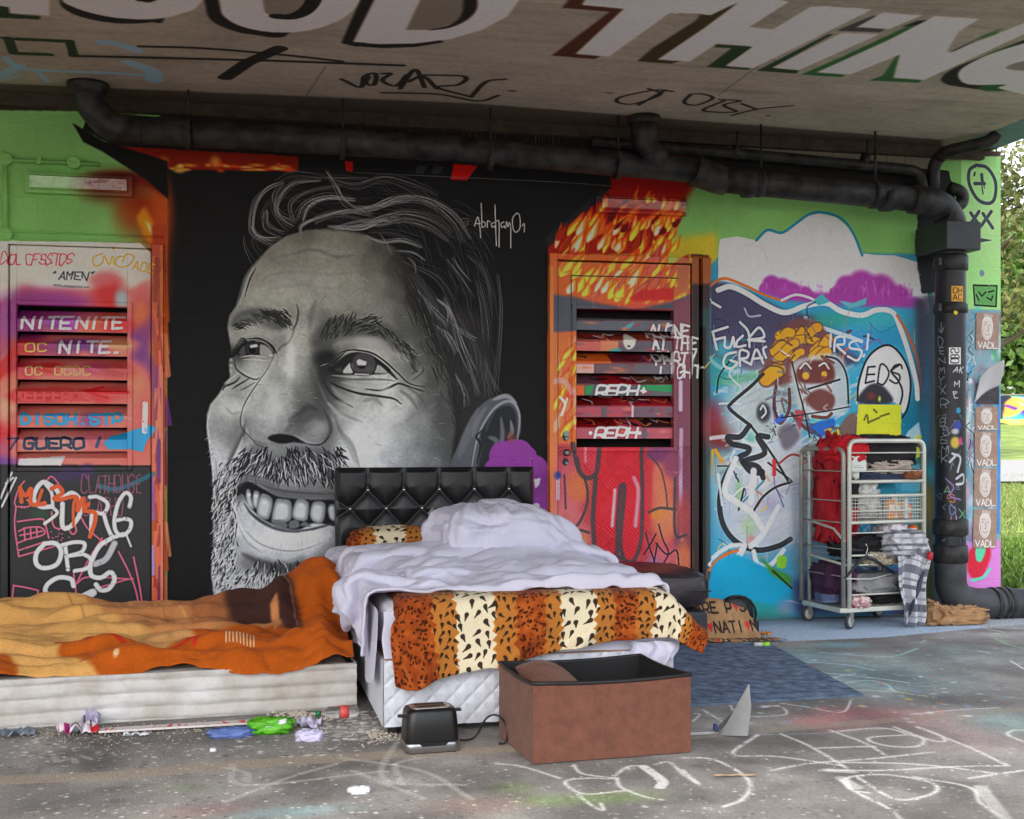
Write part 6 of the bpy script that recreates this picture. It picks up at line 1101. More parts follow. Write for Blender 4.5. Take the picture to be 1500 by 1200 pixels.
# ---------------------------------------------------------------- folds of the three big covers: relaxed vertex positions in steps of a few millimetres,
# stored as differences between neighbours (x of all points, then y, then z)
FOLDS = {}
FOLDS['duvet'] = (56, 47, 3, '''177 2 1 2 2 1 2 1 9 12 11 11 12 12 12 12 12 11 12 12 12 12 12 12 12 12 12 12 12 12 12 12 12 11 12 12 12 12 12 12 12 12 11 11 -1 2 -5 0 0 1 -1 0 1 -1 0 1 1 0 -1 0 0 0 -1 0 1 0 0 0 -1 0 0 0 0 0 0 0 0 -1 0 0 1 0 0 0 0 0 0 0 0 1 -11 8 -4 7 1 -1 0 1 -2 1 1 0 1 -1 1 2 0 -1 0 -1 -1 0 0 -1 0 1 0 0 0 0 0 0 -1 0 1 -2 0 0 0 0 1 0 0 -1 -1 0 0 6 0 6 2 0 -1 -1 2 1 -4 3 1 1 0 0 0 0 1 0 2 0 -1 -2 1 -1 -1 0 0 -1 0 0 -1 1 -2 0 1 0 0 0 0 -1 0 0 1 1 -2 -6 5 0 -8 3 1 0 -2 -1 3 3 -7 5 0 0 0 0 0 0 0 -1 -2 0 2 -1 -2 1 0 0 0 0 0 0 -1 2 0 0 0 0 -1 -1 0 0 0 -1 0 3 2 -4 2 5 -10 -2 4 1 -2 -4 2 4 3 -3 0 -1 0 -1 -1 -3 0 1 -1 0 0 3 -1 0 0 1 -1 0 1 0 0 0 0 0 0 1 0 -2 0 0 1 -2 -1 4 3 -6 3 10 -11 5 7 3 0 -3 5 0 1 -1 1 -2 0 -9 0 -1 2 2 0 0 0 1 0 0 0 0 0 0 0 0 0 1 -1 0 0 1 1 -2 -1 0 2 -2 0 -2 4 -5 1 -6 -6 -1 2 7 6 4 0 -2 -3 -4 -2 -1 8 -3 1 0 0 -1 1 -1 0 0 1 -1 1 0 0 0 0 0 0 0 0 0 0 1 1 -1 -1 -1 2 -1 4 -7 2 -1 -9 2 3 -4 -5 3 -2 0 3 3 2 -2 0 0 5 2 0 -1 0 0 -1 0 1 -1 1 0 0 0 1 -1 0 0 0 0 0 0 0 1 1 0 -1 -2 1 -1 5 -3 -3 -2 -4 -5 1 8 0 1 0 0 1 0 3 -4 2 1 -1 0 1 -5 0 1 1 0 1 0 0 0 -1 0 1 0 0 0 0 0 0 0 0 1 0 2 -1 -1 0 -6 4 1 -4 0 -1 6 0 0 -1 2 0 -1 1 -3 3 -2 0 0 -2 -2 4 -5 3 1 0 0 0 0 0 1 0 0 -1 0 1 0 0 0 0 -1 0 1 0 2 -1 0 3 -3 -2 2 1 2 -2 1 -1 0 -4 1 0 0 2 -6 0 -1 -2 0 1 0 7 0 0 0 -1 0 0 0 -1 0 0 1 0 -1 0 0 0 0 1 0 -1 0 1 2 -3 0 3 -2 3 9 4 -4 -14 -3 0 3 -3 0 1 5 7 -12 1 2 2 -2 3 0 -1 -1 0 0 0 -1 0 1 0 -1 0 0 1 0 -1 0 0 0 0 0 0 0 0 0 -1 2 0 3 -3 -6 4 13 0 -10 -9 0 1 0 0 5 8 -3 -1 -2 3 -1 0 0 0 -2 -1 0 0 0 -1 0 1 0 0 0 0 0 0 0 0 0 0 0 -1 0 2 1 -3 2 2 1 9 0 -8 -7 1 2 -2 1 -1 -2 -1 8 1 -3 2 -1 1 -1 -3 -1 -1 0 0 1 0 1 0 0 0 0 0 0 1 -1 0 0 0 0 -1 1 0 1 -1 1 0 6 3 -10 -11 -2 3 3 1 1 -1 4 3 -1 -2 2 3 -1 1 1 0 -2 -5 1 0 0 0 1 0 0 0 0 1 0 0 0 0 0 0 -1 1 0 0 -1 1 2 -1 1 5 -2 -3 -1 -1 -1 -1 0 -1 1 0 1 1 1 0 0 1 1 -1 -1 3 -4 0 1 1 0 -1 0 0 0 0 -1 0 0 0 1 0 -1 1 0 0 0 0 0 0 1 1 3 -3 2 -1 6 2 3 -7 0 3 0 -2 -2 -3 -2 0 0 0 0 -1 -5 7 1 0 0 0 0 -1 0 0 0 0 0 -1 0 0 0 0 0 0 0 0 1 -1 3 -1 0 2 -6 7 1 0 1 -2 -2 8 -1 -2 -4 -5 1 1 1 0 -3 -2 0 5 2 0 1 -1 0 -1 1 0 -1 -1 0 0 0 0 -1 0 1 -1 0 1 0 0 1 1 -1 2 4 -4 -6 13 -8 -2 -2 13 0 -3 -4 -2 3 -2 1 0 0 1 0 1 1 0 -1 -1 -1 0 1 0 -1 1 -1 0 -1 0 0 0 -1 -1 1 0 0 0 1 0 -4 4 3 3 3 -6 -7 8 3 0 1 -6 -3 1 3 -1 2 0 0 0 1 0 -3 0 0 2 0 1 1 -1 -1 0 0 1 0 0 0 0 0 -1 -3 0 0 0 1 -1 1 0 3 -1 2 1 6 -3 -9 -5 2 0 1 1 0 2 2 1 0 1 0 -1 0 4 1 1 -1 0 -3 -3 0 1 1 -2 0 0 1 1 -1 1 0 3 -5 -4 1 -1 1 -1 6 -2 -1 -3 2 0 4 6 0 -2 -6 -3 0 1 -1 0 0 0 -1 0 0 2 0 1 0 0 -1 4 -3 1 -1 -1 2 1 -1 0 0 1 -1 2 -2 3 -2 -3 -1 0 -3 -2 7 2 -11 0 2 1 1 4 5 0 -2 1 0 0 1 -1 -4 0 -2 -1 0 0 -1 1 3 2 -2 3 1 -1 1 0 -1 0 0 0 0 1 0 2 1 4 -5 -1 -1 -2 -2 -3 -4 -12 1 -1 1 1 2 4 5 4 0 0 -1 -3 -6 4 0 2 0 -7 -2 0 0 -1 1 4 3 -1 2 0 1 1 0 -3 -2 -2 0 0 0 1 1 7 0 -9 4 6 -2 1 6 1 1 1 1 -1 -3 1 0 -4 -4 -6 -2 9 1 0 -5 0 5 -4 0 -2 -1 -1 -1 1 2 1 1 -1 0 0 3 1 0 -3 -2 0 0 1 -4 -2 6 2 2 4 -3 11 -1 -2 -2 -2 -3 -5 -3 -3 -2 1 7 8 2 -1 -4 0 -2 -2 5 -1 0 -1 0 -2 -2 -2 0 0 1 0 1 0 1 0 2 1 -1 -2 -1 2 -1 3 0 0 -3 6 7 -2 -1 -1 -2 0 0 -4 0 4 5 2 -1 -5 -1 1 3 -1 1 -3 0 0 0 -1 -1 0 -1 -1 -1 0 0 0 0 0 1 0 0 0 2 1 2 4 -2 -4 0 -2 -1 0 0 0 0 0 0 -1 -1 2 2 -1 2 0 1 -3 -4 -1 2 2 3 -1 0 -1 0 0 -1 0 0 0 -1 0 1 0 0 1 0 0 1 -1 -2 -1 0 1 3 0 -1 -2 -3 0 1 0 1 0 0 -1 0 1 2 -1 -3 -1 2 5 -2 1 0 -1 1 0 0 -1 0 0 1 -1 0 0 0 -1 0 0 0 1 0 0 0 1 -1 0 0 -1 -2 5 -9 4 -1 -1 -1 0 -2 0 2 -1 1 -2 -1 0 1 1 2 -1 2 0 1 -2 -3 0 0 1 1 0 1 0 0 0 0 0 0 0 -1 0 0 0 0 1 1 0 0 0 -5 2 -1 0 1 1 -1 2 0 -2 1 -1 0 -1 1 0 0 -1 4 0 -2 -4 1 3 2 2 0 0 0 -1 0 0 0 -1 0 -1 0 -2 0 -1 -1 -1 -1 -2 0 2 3 8 6 -2 3 0 -2 -1 -2 2 2 0 0 0 0 0 0 0 -1 0 -2 1 4 3 1 -1 -1 0 0 0 1 0 -1 0 1 -2 1 -1 1 -3 -3 -1 1 0 0 -1 -3 -3 0 8 -2 1 0 0 -2 4 -1 -2 2 -1 1 -1 0 0 -4 1 2 3 2 1 -2 -1 1 1 1 0 1 -1 0 0 0 -1 1 0 -1 0 -1 3 -4 -4 0 0 1 1 0 -6 0 -5 2 1 -1 6 -3 -1 0 0 1 -1 1 -1 -6 5 2 1 0 0 -1 1 0 1 0 0 1 0 0 0 -1 0 0 0 -1 1 1 -4 -1 7 2 -4 0 -1 1 -2 -5 -2 -6 1 3 4 -1 -3 2 1 0 0 -1 -4 -3 6 1 0 -1 0 -1 1 0 2 -1 1 0 0 0 0 -1 1 -1 0 -1 1 0 -2 -1 2 -1 3 5 0 1 -2 -2 1 -6 -8 -1 -1 3 2 7 2 1 -1 -8 -2 3 5 0 -3 -1 0 0 1 1
1 -2 1 0 0 -1 0 0 0 0 -1 -1 2 -1 1 -3 8 -7 1 -1 1 1 -2 -3 3 3 0 -4 -4 -1 -2 -1 2 0 2 -1 8 4 1 -1 0 2 -3 0 0 0 -1 -1 1 -1 -1 0 0 -1 0 0 -1 0 2 -1 1 0 6 -6 5 -6 0 -1 1 1 0 0 -1 4 12 0 -1 -2 -3 -3 -1 4 3 1 0 0 -4 -3 0 1 -1 0 -1 -1 0 -1 0 -1 -1 0 0 -1 1 0 1 0 1 0 -1 0 8 -4 1 0 0 -1 1 1 -5 6 -5 9 -2 -2 -1 -1 -2 5 -1 2 0 -2 0 3 1 -6 -1 1 -1 0 -1 0 0 -1 1 -1 -1 0 2 -3 1 1 0 -1 0 1 -1 -1 6 2 -1 -1 1 -4 -1 6 -1 -6 1 -1 -1 0 0 3 -1 -1 1 1 2 0 1 -5 6 1 -5 -1 0 1 -2 0 0 -2 0 1 0 0 1 1 -1 0 1 0 -2 1 1 -4 2 1 2 -3 -3 5 2 -2 -3 -5 1 0 0 0 -1 2 4 -3 -3 0 1 0 8 -2 -1 4 -3 -1 0 -1 -1 0 1 0 0 -1 -1 2 0 0 -1 0 0 2 0 -1 4 -4 0 -3 -1 7 0 -1 -3 -1 -7 3 2 1 2 -3 -1 -1 3 1 0 -1 -4 -1 3 1 1 2 -1 -1 1 -1 0 0 1 -1 1 1 0 -1 0 0 0 0 0 -1 1 1 -4 -3 1 4 3 -2 -2 2 1 -8 -1 1 1 3 5 -4 -1 -3 2 -1 -1 5 -1 -3 2 -1 2 2 0 -1 2 -1 0 0 1 -1 0 0 0 1 1 -1 0 0 1 0 -11 9 -1 1 -2 -2 1 2 -6 11 13 1 1 0 -3 -4 -1 -4 -2 -6 -1 1 -2 1 1 0 0 0 0 1 1 0 1 0 0 0 1 0 0 1 0 0 1 0 -1 0 -3 7 -7 0 -3 1 -1 -2 -4 7 -1 10 -1 -1 -2 -5 3 0 -2 3 2 -4 -5 -1 -1 1 0 1 0 0 0 0 0 0 0 0 0 0 0 0 0 1 0 -1 -1 1 -1 -1 -4 1 1 1 0 -2 1 3 1 -7 2 -2 -4 -2 10 -4 -2 0 -1 2 5 4 -1 -4 -2 -2 -1 0 0 0 1 -1 0 0 0 0 0 0 0 0 -1 1 1 0 0 -10 -3 5 4 0 3 0 2 1 1 3 1 -2 -2 3 7 -7 1 1 -2 -1 0 -1 -1 3 5 1 0 -1 -1 0 -2 0 1 -1 0 0 -1 0 0 0 0 0 -1 1 1 0 4 0 -1 -2 3 -1 0 -2 0 -1 -1 11 -2 4 1 -5 3 -1 -1 -1 -1 0 0 2 0 -1 1 1 1 0 -1 0 0 -1 1 0 0 0 0 0 0 0 0 0 -1 0 -3 0 3 0 2 1 0 1 1 -2 0 -1 0 -2 2 -1 2 -2 1 0 -1 -2 0 1 0 0 1 -1 1 1 0 -1 2 0 0 -1 0 -1 1 0 -1 0 0 0 0 1 -5 -1 7 2 1 -3 -1 1 0 0 0 1 -1 -1 -2 0 2 0 0 0 -1 2 -3 1 -1 0 0 0 1 0 -1 1 2 -1 -1 1 1 -1 1 0 0 1 0 0 0 -1 -1 4 -2 -1 1 2 3 -2 -3 -3 1 2 -1 -1 1 -4 -1 -1 2 2 1 -2 2 2 -2 0 0 0 0 0 0 1 -1 0 1 1 0 -1 1 0 0 0 0 0 0 0 0 -2 2 2 -2 0 0 1 0 1 0 -3 1 -2 0 2 -3 -6 -2 -1 3 3 5 -3 3 0 0 0 0 0 0 0 0 1 0 0 0 0 1 0 0 0 0 0 -1 0 0 0 1 -1 2 1 -2 0 -2 -1 1 3 -1 -2 -3 4 -7 2 2 1 -7 -7 -1 0 7 1 0 1 0 0 0 0 0 0 0 0 0 0 0 0 0 0 0 0 0 1 0 -1 0 1 -1 -2 0 2 -3 0 4 0 -1 2 1 1 -3 -7 -1 3 1 6 1 -1 -2 -6 0 0 0 -1 -1 0 -1 -1 0 0 0 0 1 0 0 0 0 0 1 0 -1 0 1 1 0 0 3 -2 -3 1 3 0 -2 0 3 -3 -5 -2 9 12 0 -1 0 -2 -3 -1 2 -9 -4 0 0 1 -1 1 2 0 0 0 1 -1 0 0 1 0 0 -1 0 1 0 0 0 0 1 1 3 4 -1 -3 -1 3 0 -6 -13 3 4 3 1695 -2 -2 -2 -2 -2 -2 -2 -2 -1 0 0 0 0 0 0 0 0 0 0 -1 0 0 0 0 0 1 0 0 0 0 0 0 0 0 0 0 0 0 0 1 0 -2 -1 0 0 1 15 0 -1 0 0 -1 0 0 1 -1 0 -2 -2 -2 -2 -2 0 0 0 1 1 0 1 -1 0 0 -1 0 -1 0 0 0 0 0 0 0 -1 0 -1 0 -1 0 3 5 1 0 4 15 -1 1 -1 -1 1 -1 0 0 1 -1 0 0 0 1 0 -3 -2 -3 -3 -1 0 0 1 0 0 0 -1 1 0 2 4 1 0 0 -1 1 -2 -1 1 3 2 2 -6 -3 5 -10 14 0 -1 0 0 0 1 0 0 0 -1 0 1 0 -1 -1 0 -2 -3 2 0 0 -1 1 0 0 0 1 0 -2 -2 -5 -1 0 0 2 0 3 2 0 -1 1 -1 2 1 -9 7 14 -1 0 0 0 -1 0 0 0 -1 0 0 -2 -1 0 -1 -2 1 6 1 0 1 0 -1 0 0 1 -1 -1 3 -1 1 0 0 -1 1 0 0 1 0 -1 -2 1 1 -1 2 -2 14 1 -1 -1 1 0 -1 -1 -4 -2 -2 -2 -1 -1 2 5 1 1 1 1 2 -1 0 0 0 0 -1 1 1 -1 1 -1 0 1 1 -2 2 0 0 -1 1 1 -2 0 0 0 -1 11 4 2 0 -2 1 -1 -1 0 -1 0 1 0 -3 -3 -3 5 3 0 -1 0 1 0 0 1 -1 0 0 0 0 0 1 0 -1 1 0 -2 1 0 1 -1 -1 -1 1 0 0 1 -17 5 8 10 8 -2 0 0 -2 -3 -3 -2 5 7 -1 2 0 1 -1 0 -1 -1 1 0 -1 1 0 0 0 0 0 1 0 0 -1 0 1 -2 0 0 1 -1 0 -2 2 1 0 5 -6 -3 -7 -4 1 2 5 4 6 5 6 -2 -1 5 1 0 -2 1 -2 -2 1 0 0 1 0 0 0 0 0 0 0 0 1 0 0 -1 1 -1 -1 0 1 -1 0 0 1 -1 19 -2 -2 -3 -1 2 0 -2 2 1 2 -3 2 2 0 1 0 -1 -7 1 2 0 0 0 0 0 0 -1 0 0 2 -1 0 0 0 1 0 -1 1 0 -2 1 1 -1 1 0 1 13 1 -3 3 0 0 0 1 0 -1 -1 0 1 2 0 -3 -4 -2 3 3 0 0 0 0 0 0 -1 1 0 0 -1 1 0 0 0 0 0 1 -1 0 0 -1 1 1 -1 1 0 16 0 -3 2 -1 -4 -3 -6 0 2 1 2 5 -6 -7 -5 0 6 8 -2 1 1 1 1 0 1 1 1 1 1 -1 0 0 0 0 0 0 0 0 0 1 0 -1 0 1 -1 0 -12 3 14 -6 -6 -4 -3 11 8 5 3 0 -8 2 0 2 2 -4 -4 2 3 2 1 0 -1 0 2 1 0 0 1 0 0 0 1 -1 1 0 0 1 0 -1 0 1 -1 0 0 4 -2 -9 -3 7 13 12 -2 -5 -4 -2 1 5 0 0 2 -1 0 0 0 -1 -2 -1 1 1 0 0 -1 0 1 0 0 1 0 0 1 -1 0 1 0 -1 1 0 -1 1 0 0 14 -7 -3 12 7 1 1 -1 -1 -3 -3 -3 -5 4 4 -1 1 0 0 -1 0 2 -1 -2 0 0 -1 0 0 -1 0 0 1 0 0 0 1 0 0 0 0 0 0 0 0 0 0 11 4 1 -5 -6 -6 -5 -1 1 6 8 7 -1 -4 4 2 0 0 1 0 -1 -3 0 1 0 0 0 0 0 0 0 0 -1 0 0 0 1 -1 0 0 1 0 0 0 -1 1 0 12 1 1 0 -1 0 -2 -2 0 1 -1 -2 5 2 -2 1 0 1 -1 -1 0 1 0 1 0 0 -1 0 0 0 0 0 1 0 0
0 -1 1 0 0 -1 0 0 1 0 -1 1 15 0 0 -1 -1 -2 0 2 3 -1 0 0 0 -1 0 0 0 0 -1 1 -1 0 0 -1 0 0 3 0 0 0 -1 0 -1 0 0 1 0 0 0 0 1 -1 1 -1 1 0 0 17 0 0 1 -1 1 1 3 0 1 0 -2 -5 2 1 -1 -2 -1 2 0 2 0 0 0 0 0 -3 -1 -1 1 2 -1 0 -1 -1 -1 0 0 0 0 0 1 0 1 0 1 0 18 0 0 1 2 -1 3 2 2 0 -4 -2 1 0 -1 -1 -1 -4 -5 -1 0 1 4 3 4 2 1 -1 -1 -3 -1 0 -1 0 0 -3 0 0 0 0 0 0 0 0 0 1 0 17 -1 1 1 -2 4 6 -1 -4 -3 -1 1 -2 1 1 0 0 1 2 2 -1 -1 -3 -3 -3 1 2 5 0 -1 -2 -1 0 -1 -1 1 -3 4 -1 -1 0 0 -1 0 1 -2 2 14 1 -1 -3 4 -1 -9 -8 -5 -3 -1 0 3 -1 1 7 8 8 3 -1 -1 -1 0 1 0 -2 -1 -1 3 7 1 1 -2 -3 -1 -4 2 -10 3 6 1 0 1 0 -4 2 -11 13 0 0 1 -3 -1 2 -1 -1 0 0 -1 -1 -2 3 2 2 -1 0 1 1 1 0 0 2 1 0 -1 0 -4 0 0 1 2 0 4 -9 3 -9 -15 -3 -2 2 1 14 -1 7 -1 2 2 1 2 1 0 5 3 0 0 -1 -1 2 2 0 -3 -3 1 1 1 0 0 0 -5 3 -1 2 0 -1 -1 3 1 0 -2 -3 4 -5 -2 1 -5 -5 -8 2 -6 -1 0 -1 2 2 2 2 2 1 -2 -6 -1 1 7 8 4 1 -1 -4 -6 -13 3 1 1 1 1 3 -2 2 -1 -1 0 1 -5 -6 2 3 1 2 2 2 0 9 -2 -6 -8 -6 -4 -2 10 0 -2 0 -2 -8 -3 2 9 6 5 1 2 1 -4 -8 -7 0 3 -17 -5 -2 -1 0 1 -1 -1 0 1 0 0 2 5 -3 0 3 2 3 5 6 -10 3 7 5 3 1 1 9 -2 0 -2 1 7 2 0 -2 -1 -3 0 -7 -6 -6 5 6 1 2 7 -4 -4 -5 -6 -4 -4 -1 -3 -2 -1 0 -1 1 3 2 0 2 4 2 4 13 0 6 -2 0 1 1 14 0 0 0 -1 -1 1 0 1 -1 0 -6 -2 -3 2 -3 3 10 -1 -4 3 1 1 1 -1 0 -3 -2 -2 0 -1 1 0 1 0 1 1 0 0 0 -3 8 -2 1 -2 1 -1 15 0 -1 0 0 0 -1 0 0 1 -1 -1 1 0 -1 -4 2 -8 5 6 0 0 1 0 1 -1 0 1 1 0 0 0 0 -1 -1 0 0 -1 1 0 -2 -1 2 1 -1 -1 0 10 1 1 1 0 1 0 0 0 -1 0 0 -3 1 1 3 -3 4 -2 -1 1 0 0 0 -1 1 0 0 0 0 0 -1 0 -1 1 0 -1 1 -1 0 1 0 -1 1 1 -1 -1 13 0 0 0 1 0 -1 1 0 -1 0 0 2 1 0 1 -3 -1 3 1 -2 -3 -1 0 2 1 1 1 0 0 0 0 0 0 -1 0 0 0 0 -2 -1 -3 -3 -3 -3 6 7 16 -1 0 0 0 -1 1 -1 0 0 -1 1 2 0 -2 1 3 -1 -3 -5 1 5 2 3 1 0 1 -2 1 0 0 1 -1 0 -2 2 0 0 0 1 -2 -1 0 -1 -2 -6 -8 17 1 -1 0 -1 1 -1 0 -2 -1 0 1 -1 0 1 -1 -1 -3 1 6 4 1 1 0 -1 0 0 3 -1 0 1 -1 0 0 1 -3 1 2 1 -1 0 1 -1 -2 -1 0 1 17 0 1 -1 1 -2 0 -1 0 -1 0 -1 0 0 -4 -1 1 4 3 2 -1 0 0 1 1 1 1 0 0 1 0 0 0 0 0 0 -1 -2 2 2 1 -1 0 0 -2 1 -1 15 0 0 0 0 0 0 -1 -1 1 -1 0 -1 -6 5 1 1 1 1 -1 1 0 1 0 1 0 0 -1 1 0 0 0 1 -1 2 -1 0 -1 -3 -1 3 0 1 -2 4 -1 1 11 2 0 2 -3 1 0 1 0 0 -1 -3 -3 6 0 0 1 0 -2 1 0 1 0 0 0 0 0 -1 1 -1 -1 1 -1 2 -1 1 0 1 -1 -1 -6 1 0 5 1 -1 1 12 -2 -3 -2 8 2 0 1 -2 -7 1 2 4 0 -2 0 -1 1 1 -1 0 2 -1 0 0 -2 1 1 -1 0 1 -1 1 1 0 -2 -1 -8 0 0 5 0 1 -3 0 5 4 14 -3 0 -3 -8 -3 1 2 6 8 1 1 -2 -1 1 0 -1 -2 1 1 0 -1 1 0 -2 2 -2 2 -2 3 1 1 0 -1 0 2 -5 2 -4 -2 -3 4 3 0 5 1 2 10 1 1 2 2 1 1 -2 -2 -2 -1 -1 4 3 -1 0 0 -1 0 -1 0 -2 0 -1 0 0 1 -1 4 0 -2 0 0 0 -1 0 3 4 1 1 1 -4 -1 7 -2 2 -1 11 1 1 2 0 1 -2 -1 0 1 2 1 -3 -2 4 -1 -1 2 -2 0 -2 0 -2 0 2 -1 -1 1 2 -5 0 1 0 1 0 1 1 2 7 0 -1 4 -1 -3 4 0 1 14 0 0 -1 0 0 0 0 0 1 -1 -1 1 0 -3 1 3 -1 -1 -1 1 -1 1 1 0 1 1 0 -6 4 3 0 0 0 -1 -1 4 -2 -4 4 5 -3 -2 4 2 0 0 16 -1 0 0 0 -1 -1 -1 -2 0 -1 1 -1 0 0 2 -2 3 0 0 0 0 0 -2 -3 1 0 2 4 0 -3 -1 1 -1 5 1 -1 -1 3 -2 -3 3 3 -1 0 0 1 17 1 0 -1 0 -1 -2 -2 1 -3 -2 1 5 1 2 -6 1 1 2 -2 1 -1 -1 1 2 -1 0 -2 0 1 4 0 -1 1 -3 -2 -2 3 -1 -6 -2 3 5 -1 0 3 0 15 -1 0 1 2 1 1 0 -3 1 0 0 -4 2 1 2 1 -4 1 5 -3 4 -1 0 0 0 0 -1 -1 0 -4 0 -1 -1 0 2 0 -4 -2 3 3 -3 -1 1 -1 -8 0 -6 1 0 4 3 1 2 4 4 3 5 -1 2 -2 -1 5 -1 2 0 -1 3 -2 3 0 0 0 -1 -1 -1 -3 0 -1 -1 0 -1 -2 0 0 -4 0 -2 1 -1 -4 -8 7 2 2 2 2 -1 -5 -2 2 0 2 2 5 8 2 1 0 -2 0 -1 0 0 1 1 0 1 1 -1 0 -1 -1 0 -1 1 1 -3 0 1 -1 -6 1 0 2 -2 -10 -3 2 -4 1 16 0 -1 -2 -1 3 -1 0 -1 -1 -6 -7 0 7 4 4 2 1 0 -1 -1 -1 0 -1 -2 1 1 2 2 1 2 -1 0 0 -2 -8 -8 10 3 0 -4 -4 4 1 0 -4 0 19 -1 0 -2 2 -2 0 -1 0 -2 0 -1 -3 -9 -4 -2 1 -5 -1 -3 -1 -1 0 -2 1 0 -1 1 0 2 2 3 2 4 5 10 5 -4 3 -2 -1 0 1 1 -1 1 -8 19 -1 -1 2 -1 0 -1 0 -2 0 -1 1 -1 1 0 -4 -5 4 0 -2 -2 -2 -3 1 -1 0 1 0 0 0 -1 0 1 0 2 3 2 2 -3 5 2 -2 -1 1 0 0 -1 15 1 0 0 0 0 0 0 0 0 0 -1 1 -1 0 1 0 -1 -1 2 0 1 0 -1 0 -1 -1 -1 0 -1 0 -1 -1 2 0 -2 0 0 -1 -5 0 6 3 1 -1 0 1 14 0 0 -1 1 0 0 0 0 0 0 1 0 0 0 0 1 0 0 2 0 0 1 0 -1 0 0 -2 -1 0 -1 0 1 0 -2 -3 2 -1 3 1 -1 1 0 -1 0 0 0 15 -1 0 1 0 -1 0 0 0 -1 1 0 -1 1 0 0 1 0 0 0 2 1 0 0 1 0 0 1 0 0 0 -1 -1 -2 0 2 -1 1 -3 -1 2 -3 2 0 -1 0 0 20 -2 -3 0 0 3 0 -2 -1 0 0 0 0 -1 0 0 -1 1 0 0 0 0 0 2 0 0 0 1 0
